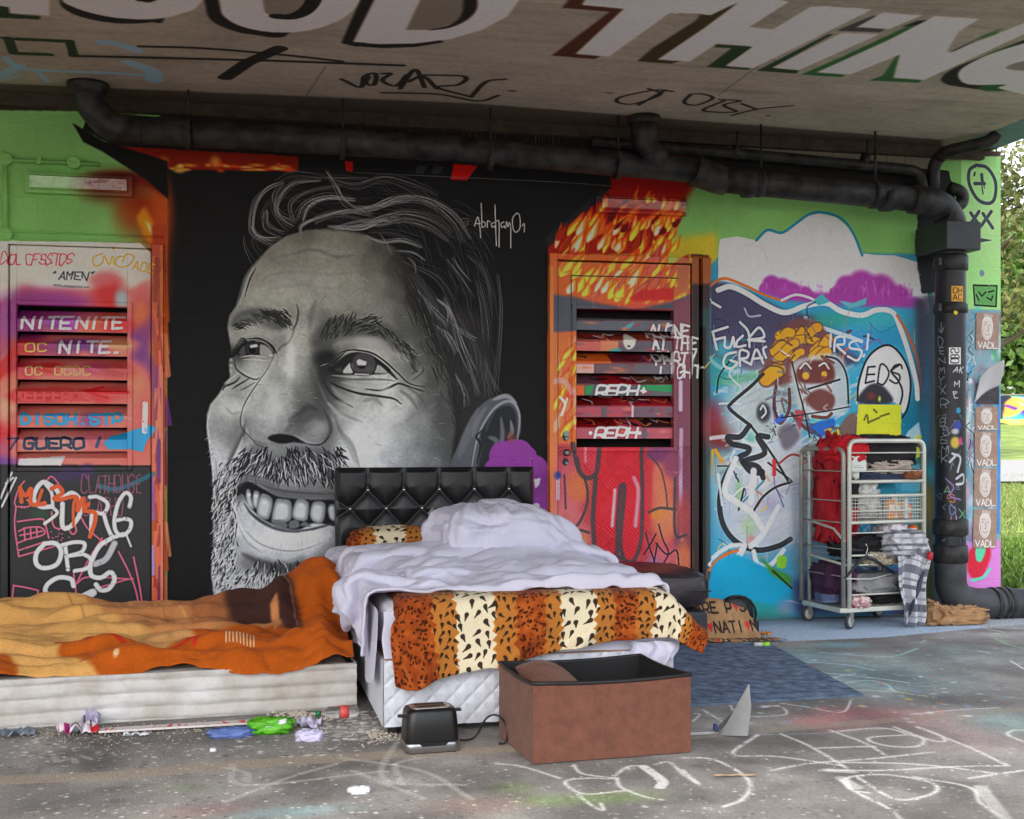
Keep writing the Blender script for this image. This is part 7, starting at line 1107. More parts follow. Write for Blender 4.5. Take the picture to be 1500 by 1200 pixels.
0 0 -1 0 -2 2 -2 2 0 -2 1 0 0 -4 -1 3 2 -6 21 0 0 -2 1 -2 0 2 0 0 -2 -2 0 0 -1 0 0 -1 0 0 0 0 0 -1 1 0 0 0 0 -1 -1 2 -1 0 -1 1 0 -2 0 3 0 0 -1 1 -2 -2 0 20 0 0 -6 -3 -3 -4 -4 -1 1 4 4 2 3 1 1 0 1 1 0 -1 0 0 0 -1 0 0 -1 0 -1 1 -1 0 1 -3 2 -1 0 3 -1 -1 0 2 -4 -4 3 1 0 1 -2 0 -10 -2 -1 13 7 3 1 1 2 1 1 1 1 0 -1 1 0 0 0 0 0 0 0 0 0 1 0 0 0 0 0 -3 1 1 1 0 -1 -3 -8 -6 -4 -7 0 92 11 12 11 12 12 11 12 6 1 3 -4 0 0 0 0 0 0 0 0 0 0 0 0 0 0 0 0 0 0 0 0 0 0 0 0 0 0 0 0 0 1 -1 -3 -10 -9 -10 3 0 0 0 0 -1 1 -1 -1 -2 -1 8 2 2 1 2 1 1 0 0 0 0 0 0 0 1 0 0 1 0 1 0 -1 0 -1 0 -1 0 0 -1 0 -2 -1 -8 3 0 -1 3 0 -1 1 -1 1 -1 0 -2 0 -1 -4 -2 -2 2 -3 0 -1 0 2 0 0 -1 0 1 0 1 2 1 2 1 2 1 0 1 -1 1 0 -1 2 1 2 0 3 -2 -1 2 3 0 1 -1 0 0 0 -1 -2 1 -1 -1 0 0 -3 1 0 3 5 -4 -4 -3 1 0 0 0 1 2 -3 -8 -3 -2 0 0 0 1 0 0 1 0 1 3 2 2 6 2 -1 4 0 0 0 0 0 1 -3 0 0 0 2 0 1 3 3 1 -3 -9 -3 1 4 1 2 1 -1 -3 -8 -1 7 3 -1 0 -1 2 -2 -1 2 -1 -1 -3 -4 5 3 3 -3 -1 6 0 -1 1 0 -1 -1 -2 -1 1 1 0 1 3 3 -6 -8 -6 2 8 5 -2 -2 -3 -3 -1 1 7 3 0 -3 -1 -1 1 -3 4 -1 -2 1 0 3 -3 -6 10 -12 2 4 12 -3 -1 -2 1 0 -3 -7 0 -2 0 2 5 3 -14 -3 3 6 5 -5 -2 2 1 0 1 3 -2 -3 -1 -1 1 2 2 -1 1 -2 5 -3 1 -2 -1 8 2 -15 5 -2 -1 14 1 -2 -1 -5 -3 -4 3 4 6 3 -2 -5 -15 -1 5 5 -1 -1 1 1 -2 0 1 1 -4 3 0 0 0 0 0 -1 0 0 0 -4 7 -3 2 -2 -7 1 9 -5 -1 -1 9 0 0 1 2 -3 3 4 -2 -3 -5 -10 -8 3 8 2 -2 6 -4 4 1 -2 -1 1 -2 1 0 0 0 0 2 -2 0 0 0 -1 1 -5 4 -1 3 -2 -1 -3 1 0 -1 1 3 2 1 -4 1 -1 0 -6 -3 6 1 -4 3 2 0 3 -2 8 -3 -5 2 -1 -2 1 2 -1 2 1 -1 -4 2 0 0 1 -1 -1 1 -3 2 -5 7 -4 0 -1 0 -1 3 -1 3 -5 2 0 2 -3 1 -3 -2 4 5 -4 2 3 3 2 -3 -8 4 0 0 0 0 -1 1 -2 -2 2 2 -1 0 1 -2 1 0 -1 0 -2 2 -3 2 -2 0 0 0 0 1 -4 2 -1 -2 -3 2 1 -1 -7 5 9 7 3 1 -1 -1 -4 7 -3 -1 0 0 -1 -1 -2 -2 0 -1 1 2 -1 0 1 0 0 0 0 -2 -1 -2 2 -3 0 1 -1 5 -9 -8 -3 0 2 -2 -2 1 6 5 -1 5 12 -2 -2 -8 -9 1 2 3 1 2 0 0 0 3 3 0 -2 -2 -1 1 -1 0 0 0 0 -1 3 0 2 -2 -2 1 -1 0 -21 -2 3 0 1 3 8 9 9 3 2 -1 -15 -3 1 0 -1 7 4 1 1 1 -2 -3 -2 -3 -3 -1 2 2 1 0 0 0 0 0 0 0 1 -2 2 -4 1 3 -1 0 0 -17 -1 0 4 3 2 0 -1 0 -3 4 14 10 -14 0 2 5 2 0 1 -8 -3 -4 -2 2 4 1 0 0 0 0 0 0 0 -1 1 -1 0 0 0 -2 2 0 1 0 0 1 -11 4 4 2 2 0 1 0 2 4 -4 -9 5 12 -6 -1 4 0 -4 -5 -3 -6 3 5 0 1 1 0 0 0 0 0 0 0 0 -2 1 -1 -1 2 -2 1 -1 2 1 0 -1 -3 2 2 0 0 1 -1 2 -1 1 3 2 -3 -4 5 0 -2 -4 -3 -3 9 -2 -1 1 1 0 0 0 -1 0 0 0 -1 0 0 0 -1 0 0 -2 2 1 -3 3 -1 1 1 -2 4 -1 0 -1 -1 -1 0 -1 -3 0 0 2 4 3 1 1 -2 0 1 -8 10 4 1 0 -1 -2 -2 0 -1 -1 -2 0 0 -1 0 -1 0 -1 0 0 -2 5 -4 3 -1 1 2 1 0 -2 0 0 2 -2 -3 3 2 3 4 -2 -3 -1 -1 2 -5 0 5 0 1 -1 1 4 4 2 -1 -2 -3 -1 -2 -2 -1 -2 0 -1 0 -1 0 0 -3 4 -1 0 1 2 1 1 0 0 1 1 0 -1 3 3 2 -10 -1 -3 -1 0 7 10 2 1 1 -2 -1 -4 -4 -1 4 1 4 1 -1 -2 -2 -2 0 -3 -2 0 -1 -2 0 0 0 -3 1 3 4 -1 2 0 0 -2 -2 3 9 4 -2 -4 6 -8 -2 -6 -4 -2 4 5 4 2 3 2 4 1 -1 -4 3 1 3 0 0 -1 -2 -3 -1 -4 -3 -1 -2 -2 0 -1 0 3 -2 2 1 0 3 0 2 5 2 1 -3 -2 -3 -4 4 1 2 0 -9 -5 0 1 1 3 3 7 7 2 2 -2 -6 -2 1 2 3 -1 3 -3 2 -4 -4 -1 -2 -5 -4 7 -1 6 3 0 0 -1 1 2 1 3 0 -1 -1 1 1 0 -1 -3 -3 4 -1 -1 -2 -1 2 3 -5 1 1 4 3 5 1 1 -1 -1 2 -5 7 -3 2 -1 -4 -4 1 -3 5 3 -6 3 0 0 1 -1 0 0 -1 -1 -2 0 -1 -5 0 4 -1 8 6 1 -3 -1 -1 -6 -3 1 -4 -2 1 0 1 2 3 3 0 2 4 -2 4 2 3 -2 3 -2 -1 -5 -2 -5 4 -1 -1 -1 1 -2 -3 -4 -4 -1 -1 -2 6 11 -2 4 -4 -7 -1 -1 -2 -1 -1 -4 -2 0 4 -1 0 0 1 0 5 -1 -2 1 0 1 1 2 9 0 2 8 2 -5 2 -4 0 0 0 -2 -1 0 -3 -1 3 4 8 0 -15 -4 -2 -3 0 0 3 7 5 5 4 1 -2 -5 -3 -1 1 1 -4 -6 9 1 -4 -1 -2 0 -2 9 -2 -4 1 6 4 -1 -4 0 0 1 1 2 0 0 3 2 -7 -8 -7 0 -1 1 -1 2 -2 1 -2 -1 1 2 4 4 5 2 -1 -1 -2 2 0 -7 -1 5 1 1 -1 0 -8 7 2 -4 0 3 4 -2 1 0 0 1 -1 -1 2 -1 -5 2 2 -2 -4 -3 -5 6 4 -1 -6 1 1 0 1 0 0 2 1 2 2 0 0 -1 0 2 -2 1 1 3 4 0 -1 -1 -6 -4 0 0 0 -1 1 0 0 0 -1 0 -2 1 2 -6 3 1 -1 9 -5 -13 2 7 1 0 0 0 1 0 -1 1 1 0 1 2 2 1 1 1 -1 1 -3 -3 -4 -4 3 4 -3 -4 -2 -1 1 0 0 -1 0 0 0 1 0 -6 2 -5 1 8 4 -5 5 5 0 -2 0 0 0 -1 0 -1 -2 0 -1 0 1 0 2 0 1 0 -1 1 0 0 0 -1 -1 -3 0 -1 -1 0 0 -1 1 0 0 0 0 -3 1 -2 2 3 0 -4 15 3 -5 1 3 2 1 0 -1 -2 -2 -2 -1 -1 0 -1 0 0 1 -1 1 1 0 2 1 1 0 -1 -1 -1 -2 -1 0 0 1 -1 0 0 0 -1 -1 -1 1 4 4 4 -1 -1 1 7 4 0 -2 -3 -4 -3 0 1 2 -4 1 -1 -2 2 -1 5 -2 1 -2 0 -3 -2 -2 -1 4 3 5 0 0 -1 0
0 1 0 -1 0 -1 0 1 4 3 2 -1 4 -1 7 -2 -6 -3 -1 1 3 3 -1 -1 -6 1 -1 -3 2 -1 2 -1 5 -2 1 -2 1 1 0 -1 -7 -1 0 7 0 0 0 0 -1 -1 1 -1 0 2 0 2 1 1 6 3 -3 -8 -3 2 4 3 2 -1 -2 0 -4 0 2 -6 1 2 -4 1 -6 3 14 2 -3 -4 0 0 0 3 1 -7 -2 2 -2 -1 0 0 0 -1 1 2 -2 5 -1 3 4 -4 -9 -2 3 4 2 0 1 -2 0 0 -4 2 3 -3 0 3 -8 6 -5 3 -4 3 5 7 2 -3 -1 0 2 -4 -3 -3 3 -1 -1 -1 -1 0 1 1 -1 2 0 6 0 -7 -7 3 4 2 1 0 -1 -4 1 -1 -1 2 -1 -5 2 4 -7 8 -3 0 -2 3 0 -1 1 4 5 1 0 -5 -3 2 -4 3 1 1 -1 -2 -1 0 0 1 5 4 -6 -8 -1 9 2 0 -1 -4 -5 0 2 -3 0 0 -2 1 0 2 -4 9 -5 -2 1 0 8 -9 -8 -1 1 1 2 1 -1 2 5 1 3 2 0 1 3 0 0 0 2 -4 -6 1 5 -2 -8 4 -6 -2 0 4 -1 -2 2 -1 -2 2 -3 6 -7 8 -2 -1 3 5 4 -9 -11 3 -6 -3 -2 2 1 2 11 -4 2 -3 0 1 1 1 1 1 -4 -5 -3 0 0 4 4 3 -1 0 -2 2 -1 -3 -1 -2 0 0 -2 3 -3 4 1 -2 3 -1 -4 -3 -3 6 -2 -1 1 -1 -5 4 16 -15 4 -1 -1 1 -1 0 0 1 -3 0 -4 3 3 1 -3 2 7 -12 2 3 -2 -1 -2 -1 -1 -2 3 -2 -3 2 4 -8 0 -1 1 1 -1 1 -4 3 7 -4 -2 9 6 -19 10 -1 0 -1 0 1 0 0 -1 1 2 0 -2 -3 -1 0 5 -9 11 -8 1 -2 -2 2 -2 0 4 -2 3 2 -2 -11 5 3 1 -1 -2 -2 -2 6 -5 -4 3 11 4 -19 7 6 -1 0 -1 0 0 0 0 0 -1 -2 7 4 1 -1 -5 -12 2 0 9 -6 1 -1 -2 1 -1 -6 -2 0 -1 2 7 -2 -4 -2 1 0 5 2 -3 3 5 9 -5 -12 11 -2 -5 5 0 -2 0 0 0 0 1 -1 -1 -10 -3 -1 2 6 5 0 -9 0 5 -1 -4 2 -4 -1 0 0 0 0 0 0 2 4 2 -1 1 -2 -2 0 3 12 -13 -5 5 4 14 -2 -4 1 0 0 0 0 -2 -1 3 2 7 -5 -2 -13 -5 1 0 2 1 -5 0 6 -7 5 -3 1 0 0 1 0 0 1 -3 1 1 1 1 3 -1 12 -14 4 6 -3 7 1 4 -1 6 -4 -1 -1 -1 0 0 0 2 3 6 2 6 -6 -10 -5 0 -3 2 -1 -3 5 -3 4 0 1 -1 -1 -1 0 -3 1 0 1 0 2 2 13 -5 -5 0 0 13 -4 -9 -1 11 1 -4 0 0 1 0 -1 -1 -1 -7 -3 3 6 10 9 4 0 0 0 1 1 0 2 -1 0 -1 0 -1 -2 -2 -1 -2 -3 -2 3 2 2 -12 -11 0 9 8 -8 -7 -2 0 4 8 -4 1 0 0 -1 2 1 0 2 -4 -8 -2 0 -1 2 4 4 0 -1 -1 -2 -2 -1 -1 -1 0 2 3 2 4 3 4 3 -1 -2 -11 -4 0 10 0 -11 -1 7 0 4 -6 1 -4 0 1 -2 3 0 -1 1 0 0 4 -4 -7 -1 2 -3 -3 4 4 -1 0 -1 0 3 0 1 -1 -2 -1 -3 -2 -2 -1 -1 0 9 1 15 0 -2 1 -1 -9 2 3 -2 -4 -3 -1 0 2 -1 0 1 0 2 3 -5 0 2 1 -6 2 -2 -2 -4 4 0 3 0 -3 1 -1 0 1 0 0 0 0 -1 -1 3 -2 14 -14 3 0 3 1 4 -4 -2 2 -5 -2 0 0 0 1 -1 0 1 1 -3 4 -1 0 -1 2 -3 2 2 -2 -3 1 2 -2 4 3 1 1 0 1 1 0 0 1 -7 1 2 -11 9 -13 -3 1 2 8 1 -1 0 0 1 -1 -1 0 0 1 0 -1 2 2 -3 1 -1 -1 0 2 0 -5 6 0 0 -5 4 -2 -5 -1 -1 -1 -1 -1 0 2 -1 11 -8 -4 5 -4 11 0 2 -2 -5 3 2 -2 3 2 0 1 -1 -1 0 -1 0 -2 2 -2 2 0 0 -1 -1 1 1 -4 1 2 1 -1 0 1 0 0 0 0 0 0 -1 4 -3 -1 5 -1 -5 2 2 -2 2 -1 2 0 -2 2 3 2 0 -1 0 -2 0 -2 1 -2 2 -1 0 0 0 0 -1 0 1 0 -1 1 0 -1 1 0 0 1 0 -1 0 4 -6 -4 9 -4 -2 5 -1 -2 -3 1 11 3 -13 3 7 6 -1 -1 0 -2 2 0 0 -1 2 2 0 1 -2 -1 -1 -2 0 -2 0 0 0 0 0 0 0 0 0 0 3 2 -7 1 6 -8 1 2 3 -7 2 4 0 -1 1 3 3 -6 5 0 1 -10 1 -2 0 0 1 1 -1 0 1 4 1 -1 0 -1 1 -1 0 0 0 0 1 1 1 0 1 -5 -3 3 1 -4 6 4 -4 -4 1 0 6 1 -4 -7 6 -5 -6 -3 1 -4 9 -11 1 0 -3 3 3 1 1 -2 -3 0 2 2 1 1 1 0 0 0 0 -1 -1 -1 -1 -1 3 1 -1 0 2 -4 -2 9 -6 8 -4 -8 -1 -6 5 -1 5 5''')
FOLDS['leopard'] = (25, 36, 4, '''134 10 11 9 10 11 11 12 11 11 11 12 11 11 12 11 11 11 12 11 11 12 11 12 11 12 11 12 6 -1 8 9 11 11 10 11 -1 -1 0 1 0 0 1 -1 0 1 0 -1 0 1 -1 0 1 0 -1 1 0 0 1 -1 0 0 1 1 0 1 3 1 1 -1 0 0 -1 -1 0 1 1 0 -1 0 1 -1 0 1 0 -1 0 1 0 0 0 0 2 0 -1 0 1 1 -1 -1 1 4 0 2 -1 -1 1 1 -2 1 0 0 0 0 0 1 -1 0 1 0 -1 1 1 0 -1 0 1 1 0 -1 0 1 0 0 1 -2 2 5 1 -1 -2 -1 -1 0 -2 1 -1 0 1 1 0 -1 1 1 0 -2 2 -1 2 -1 -1 1 1 0 -1 -1 1 1 1 -1 -1 1 2 2 -2 -2 -1 -2 0 0 1 -4 1 2 0 -1 0 1 0 1 -1 0 0 2 -1 -1 2 0 0 -1 -1 1 0 0 0 -1 0 1 0 -3 -2 -1 1 3 1 -3 10 -6 -4 -1 0 0 1 1 1 -2 0 2 1 0 -2 0 0 1 -1 -1 0 1 0 -1 -1 0 1 -1 1 -1 0 0 0 -1 -2 0 -5 4 2 0 -1 1 1 0 -1 0 0 1 -1 -1 0 1 0 0 -1 0 1 -1 0 -1 0 0 0 0 0 0 -1 1 -1 1 0 0 1 -2 3 -1 0 1 0 -1 -1 0 1 0 0 -1 0 1 -1 -1 0 1 -1 0 0 0 0 1 -1 0 0 1 0 -1 1 0 0 1 3 -1 -1 0 1 -1 0 -1 0 1 0 -2 0 0 0 0 0 -1 1 0 0 0 0 1 0 0 0 0 -1 0 3 -2 0 0 0 2 2 -1 -1 1 0 0 -2 1 0 -1 0 0 0 0 1 -1 0 1 0 0 0 0 0 0 1 0 -1 0 1 0 -2 4 -3 1 1 1 1 0 0 -1 -1 0 0 0 0 1 -1 0 0 1 -1 0 1 0 0 0 0 1 1 0 0 -2 0 2 0 1 -3 -1 4 -1 0 -1 0 0 -1 0 1 -1 1 0 0 -1 0 2 1 -1 0 -1 1 1 -1 -1 1 1 0 0 -1 -1 2 1 -1 -4 4 -1 0 1 -1 -1 0 -1 1 0 -1 1 0 0 0 1 0 1 -1 0 0 1 0 0 1 -2 0 1 0 0 -2 2 0 -1 0 -1 -1 3 -1 -1 1 -3 -1 1 0 -1 1 0 1 0 0 -1 2 1 -1 -2 1 1 0 0 -2 3 0 -1 -2 0 1 0 0 -1 -1 2 0 -2 1 -2 -1 2 -1 3 -3 1 1 1 0 -1 0 1 1 -2 -1 2 0 1 -1 -2 1 0 0 -1 0 -1 1 0 0 -1 0 1 0 -1 -1 1 0 0 -1 0 2 1 0 1 -2 0 1 1 -1 -2 1 1 0 -1 -1 0 1 -1 0 -1 0 1 -1 1 -1 0 1 0 -1 1 -1 1 0 0 0 0 2 1 1 -3 0 0 1 0 -1 -1 0 0 0 -1 1 0 -1 0 0 0 1 -1 0 0 0 1 -1 0 1 -1 1 0 0 0 -1 4 1 -1 -2 0 0 1 -1 -1 -1 1 0 0 -1 0 0 0 0 1 -1 0 0 1 0 -1 1 0 1 -2 1 0 0 0 0 0 3 -2 0 0 -1 0 0 0 -1 0 0 0 1 -1 0 0 0 1 0 -1 0 2 -1 0 0 0 0 1 -1 2 -2 0 1 0 0 0 1 -1 0 -1 0 1 0 -1 1 -1 0 1 -1 0 0 1 0 0 0 0 2 -2 1 -1 0 1 1 -2 0 -1 2 0 -1 0 -1 1 -3 3 -1 0 1 -1 1 0 -1 1 1 0 -1 0 0 1 0 -1 0 1 0 0 -1 0 1 0 -1 0 0 0 0 1 -1 0 1 -1 1 -2 0 1 0 1 -1 0 1 0 0 0 -1 0 1 -1 0 0 1 0 -1 0 0 1 0 -1 0 0 0 1 -1 -1 1 0 0 0 1 -2 0 1 0 0 0 1 0 1 -1 -1 2 -1 1 -1 -1 1 0 -1 0 0 1 -1 0 0 0 0 0 0 0 0 0 0 0 0 1 -1 1 0 0 -1 1 0 1 -1 0 1 0 -1 -2 1 0 0 0 0 0 0 0 0 -1 1 0 0 0 -1 1 1 -1 0 0 0 1222 -6 3 -3 2 0 1 0 0 -1 0 1 0 1 0 0 0 0 -1 0 1 0 0 0 0 0 0 1 -6 -9 0 1 -1 1 0 0 2 -1 -1 1 0 0 0 0 0 1 0 -1 0 -1 0 0 -1 1 1 -1 0 -2 1 2 -3 3 0 -1 2 1 1 -2 2 -2 -4 2 3 -1 -1 0 0 0 -1 0 0 0 0 0 0 0 0 1 -2 2 0 -1 0 4 -4 -2 5 -6 3 0 1 -1 0 0 -2 -3 4 2 1 1 -2 2 -1 0 0 0 -1 0 0 -1 2 0 -1 0 1 -2 1 0 -1 1 0 0 -1 2 -3 2 0 2 -1 2 0 6 3 -1 -6 9 -2 0 -1 0 0 0 0 0 2 -2 -1 2 0 -2 2 -1 0 0 1 -2 2 0 1 0 2 -5 3 8 1 1 2 1 0 0 3 -4 2 0 0 0 0 -3 1 0 0 3 -1 -3 2 2 1 3 2 4 0 0 2 0 -1 1 -2 3 0 0 -1 0 1 0 0 0 7 -4 -4 1 0 -1 1 3 1 1 -1 2 2 4 2 1 1 0 -1 -1 1 0 0 1 -1 0 0 0 0 0 0 -1 -1 -3 -2 -1 7 3 3 -1 -1 2 0 1 0 1 0 0 1 -1 -1 1 0 0 0 0 0 0 0 0 0 0 0 0 0 0 0 0 -1 1 -1 -1 11 3 1 0 1 -1 0 0 0 0 1 0 -1 0 1 -1 1 -1 0 1 -1 0 0 0 0 0 0 0 0 0 0 0 1 -1 1 -1 15 0 0 0 0 1 -1 0 0 0 0 0 0 0 0 0 0 0 0 0 0 1 -1 0 0 0 0 1 -1 -1 1 1 -1 0 0 1 15 0 1 -1 0 0 0 0 1 -1 0 0 0 0 0 1 -1 0 0 0 1 -1 0 0 1 0 -1 -1 2 0 -1 -1 1 0 0 0 15 0 0 1 0 -1 1 -1 0 0 0 0 0 0 0 0 0 0 1 0 -1 0 1 0 -1 0 1 0 -1 1 0 -2 0 2 0 0 16 -1 0 0 0 0 0 1 -1 1 -1 0 0 1 -1 0 0 1 -1 0 0 0 0 1 -1 0 0 0 1 -2 0 2 0 -1 0 0 15 0 0 0 0 0 0 0 0 0 0 0 0 0 0 -1 2 -1 -1 1 0 1 -1 -1 2 0 0 0 -1 0 0 0 0 0 -1 1 15 1 0 -1 0 1 -1 0 0 -1 1 0 1 -1 0 1 -1 0 0 -1 2 -1 1 -1 0 0 0 0 0 1 0 0 -1 -1 1 0 16 -1 0 0 0 0 0 0 0 0 0 1 -1 0 1 0 -1 0 1 0 -1 0 0 0 0 0 0 0 0 0 0 0 0 1 -1 -1 15 0 0 0 1 -1 1 -1 0 1 0 -1 0 0 0 -1 1 0 0 0 0 0 0 1 -1 1 0 0 -1 0 0 0 0 0 0 1 15 0 0 1 -1 0 -1 1 1 -1 0 0 0 1 -1 1 -1 0 0 0 0 0 0 0 0 0 0 0 0 1 0 -1 0 0 1 -1 16 0 -1 0 0 0 0 1 -1 0 0 0 0 0 0 0 0 0 1 0 -1 0 0 0 1 -1 0 0 1 -1 0 0 0 0 0 0 14 1 0 0 0 0 1 -1 0 0 0 0 0 0 1 -1 0 1 -1 -1 1 0 1 -1 0 0 0 0 0 0 0 0 1 0 -1 0 15 -1 1 0 0 0 0 0 0 1 -1 0 1 -1 0 0 1 -1 0 0 0 1 -1 0 0 0 1 0 -1 0 0 1 -1 0 0 1 14 1 0 0 0 1 -1 0 0 0 0 0 0 0 0 1 -1 0 0 1 0 -1 0 0 0 1 -1 -1 1 1 0 -1 0 0 1 0 15 0 0 0 0 0 1 -1 0 0 1 -1 -1 1 0 0 0 0 0 1 -1 0 0 1 0 -1 0 1 0 -1 0 0 1 0 0 -1 15 0 0 0 1 -1 -1 1 0 0 0 0 0 1 -1 0 0 1 0 -1 0 0 1 0 -1 0 0 1 0 0 -1
1 0 -1 0 0 15 0 1 0 -1 0 1 0 0 -1 -1 1 1 -2 1 0 1 -1 0 0 1 0 -1 0 0 1 0 -1 0 0 1 0 -1 0 0 1 35 1 1 1 1 0 1 2 1 2 2 2 2 3 2 3 2 2 3 1 2 1 1 1 0 0 0 -1 1 1 -4 -6 -5 -5 -4 -5 15 1 -1 0 0 1 0 -1 0 0 0 0 1 -1 1 -1 0 1 -1 0 0 0 0 0 0 0 0 1 -1 -2 0 0 0 1 -1 1 15 -1 1 1 -1 0 0 0 0 0 0 0 0 1 -1 0 1 0 -1 1 -1 0 0 0 0 0 1 0 -1 -1 -1 1 0 -1 1 -1 15 1 0 -1 0 0 0 0 1 -1 0 1 -1 0 0 1 0 -1 0 0 1 0 -1 -1 1 1 -2 1 0 -1 -1 -1 0 -2 -3 2 14 1 0 0 0 1 0 0 -1 1 0 -1 0 0 1 0 -1 0 1 0 -1 -1 1 1 -1 0 0 -1 -1 -3 -2 -2 -3 -2 -1 1 13 2 0 0 1 -1 0 -1 1 1 0 -1 0 1 0 -2 1 -4 -1 0 -1 -3 -1 -1 0 1 -1 0 -1 -4 -1 1 1 2 3 -4 5 5 7 0 -1 0 -1 1 0 -3 1 0 -5 -3 -1 -2 -5 3 -2 -1 -1 3 0 0 0 -2 2 0 0 1 1 0 1 -1 -2 -1 7 2 -2 -1 1 -2 1 -2 -2 0 -4 1 1 -1 -1 0 2 -1 1 -1 1 0 0 0 0 0 0 0 2 -1 -1 0 -2 1 0 0 2 1 -3 -1 -1 1 0 0 0 2 -1 -2 2 0 -1 1 0 0 0 0 0 0 0 0 0 0 0 0 0 2 -1 -1 1 -1 0 -1 0 0 -1 1 0 0 -1 2 -1 -2 2 0 0 0 0 0 0 0 0 0 0 0 0 0 0 1 1 -2 1 -2 3 -2 1 0 -2 1 0 -1 1 0 0 0 0 -1 1 0 0 0 0 0 0 0 0 0 1 -1 0 0 2 -2 0 -1 -1 3 -1 -2 -2 6 -3 -1 0 2 -1 0 1 0 0 0 0 0 0 0 0 0 0 2 -2 0 1 -1 1 0 -1 0 0 -1 2 1 -2 -1 0 2 -1 -3 3 -1 0 1 0 -1 1 0 0 0 0 0 0 0 1 0 -1 0 2 0 -3 1 1 -2 2 -1 0 2 -3 3 -2 0 -2 -1 4 -2 -2 2 1 1 -1 1 0 3 -3 0 2 -3 3 -1 0 -2 4 -3 -2 5 -3 2 -4 3 -2 2 -3 2 0 0 0 0 0 0 -2 2 -1 1 4 -5 1 1 0 -3 1 0 -2 5 -3 2 -4 3 -1 -2 2 -1 1 -2 3 -2 1 0 0 -1 1 -2 2 0 -1 1 0 -1 3 -1 -4 7 1 -1 2 -4 3 1 0 -1 0 -4 6 -4 0 3 -1 -2 3 -2 -2 2 0 -1 2 -1 0 -2 2 0 0 1 -1 1 -2 1 1 -4 2 -1 -2 1 1 -3 4 -3 -2 4 -1 1 -3 1 0 -2 2 1 0 0 0 0 -1 1 0 0 0 0 0 0 1 -1 1 -1 0 -1 2 0 -3 1 -2 3 -4 1 2 -1 -2 2 2 -2 1 0 -1 1 0 0 0 0 0 0 0 0 0 0 1 -1 0 1 -1 1 -1 0 2 -3 -1 3 -1 -1 0 1 0 0 0 0 -1 1 0 0 0 0 0 0 0 0 0 0 0 0 0 0 0 0 1 -1 0 -1 1 0 2 -1 -1 -1 1 0 0 0 0 0 0 0 0 0 0 0 0 0 0 2 -2 0 0 1 -1 0 0 0 0 1 -1 -1 1 0 -1 1 0 0 0 0 0 0 0 0 0 0 0 1 -1 0 0 0 0 0 1 -3 2 0 0 0 1 -1 1 -1 0 -1 0 1 -1 1 0 0 -2 3 -1 0 0 0 0 1 -1 0 0 0 1 0 -1 0 0 1 -2 1 0 2 -2 0 -1 1 -1 2 -1 -1 0 0 1 0 0 0 -2 1 1 0 0 0 0 -1 2 0 -1 -1 2 -1 1 -1 1 -2 1 0 0 -2 3 -2 1 0 0 0 -1 1 0 1 -1 0 0 0 -1 0 1 0 0 0 0 0 -1 1 2 0 1 -4 0 2 -2 1 0 0 0 0 -1 1 0 0 0 -1 1 0 0 0 0 -1 1 0 -1 1 0 0 0 0 0 0 0 -1 -1 0 0 2 0 -1 1 0 0 0 0 0 0 0 0 0 0 0 0 0 0 -1 1 1 -1 0''')
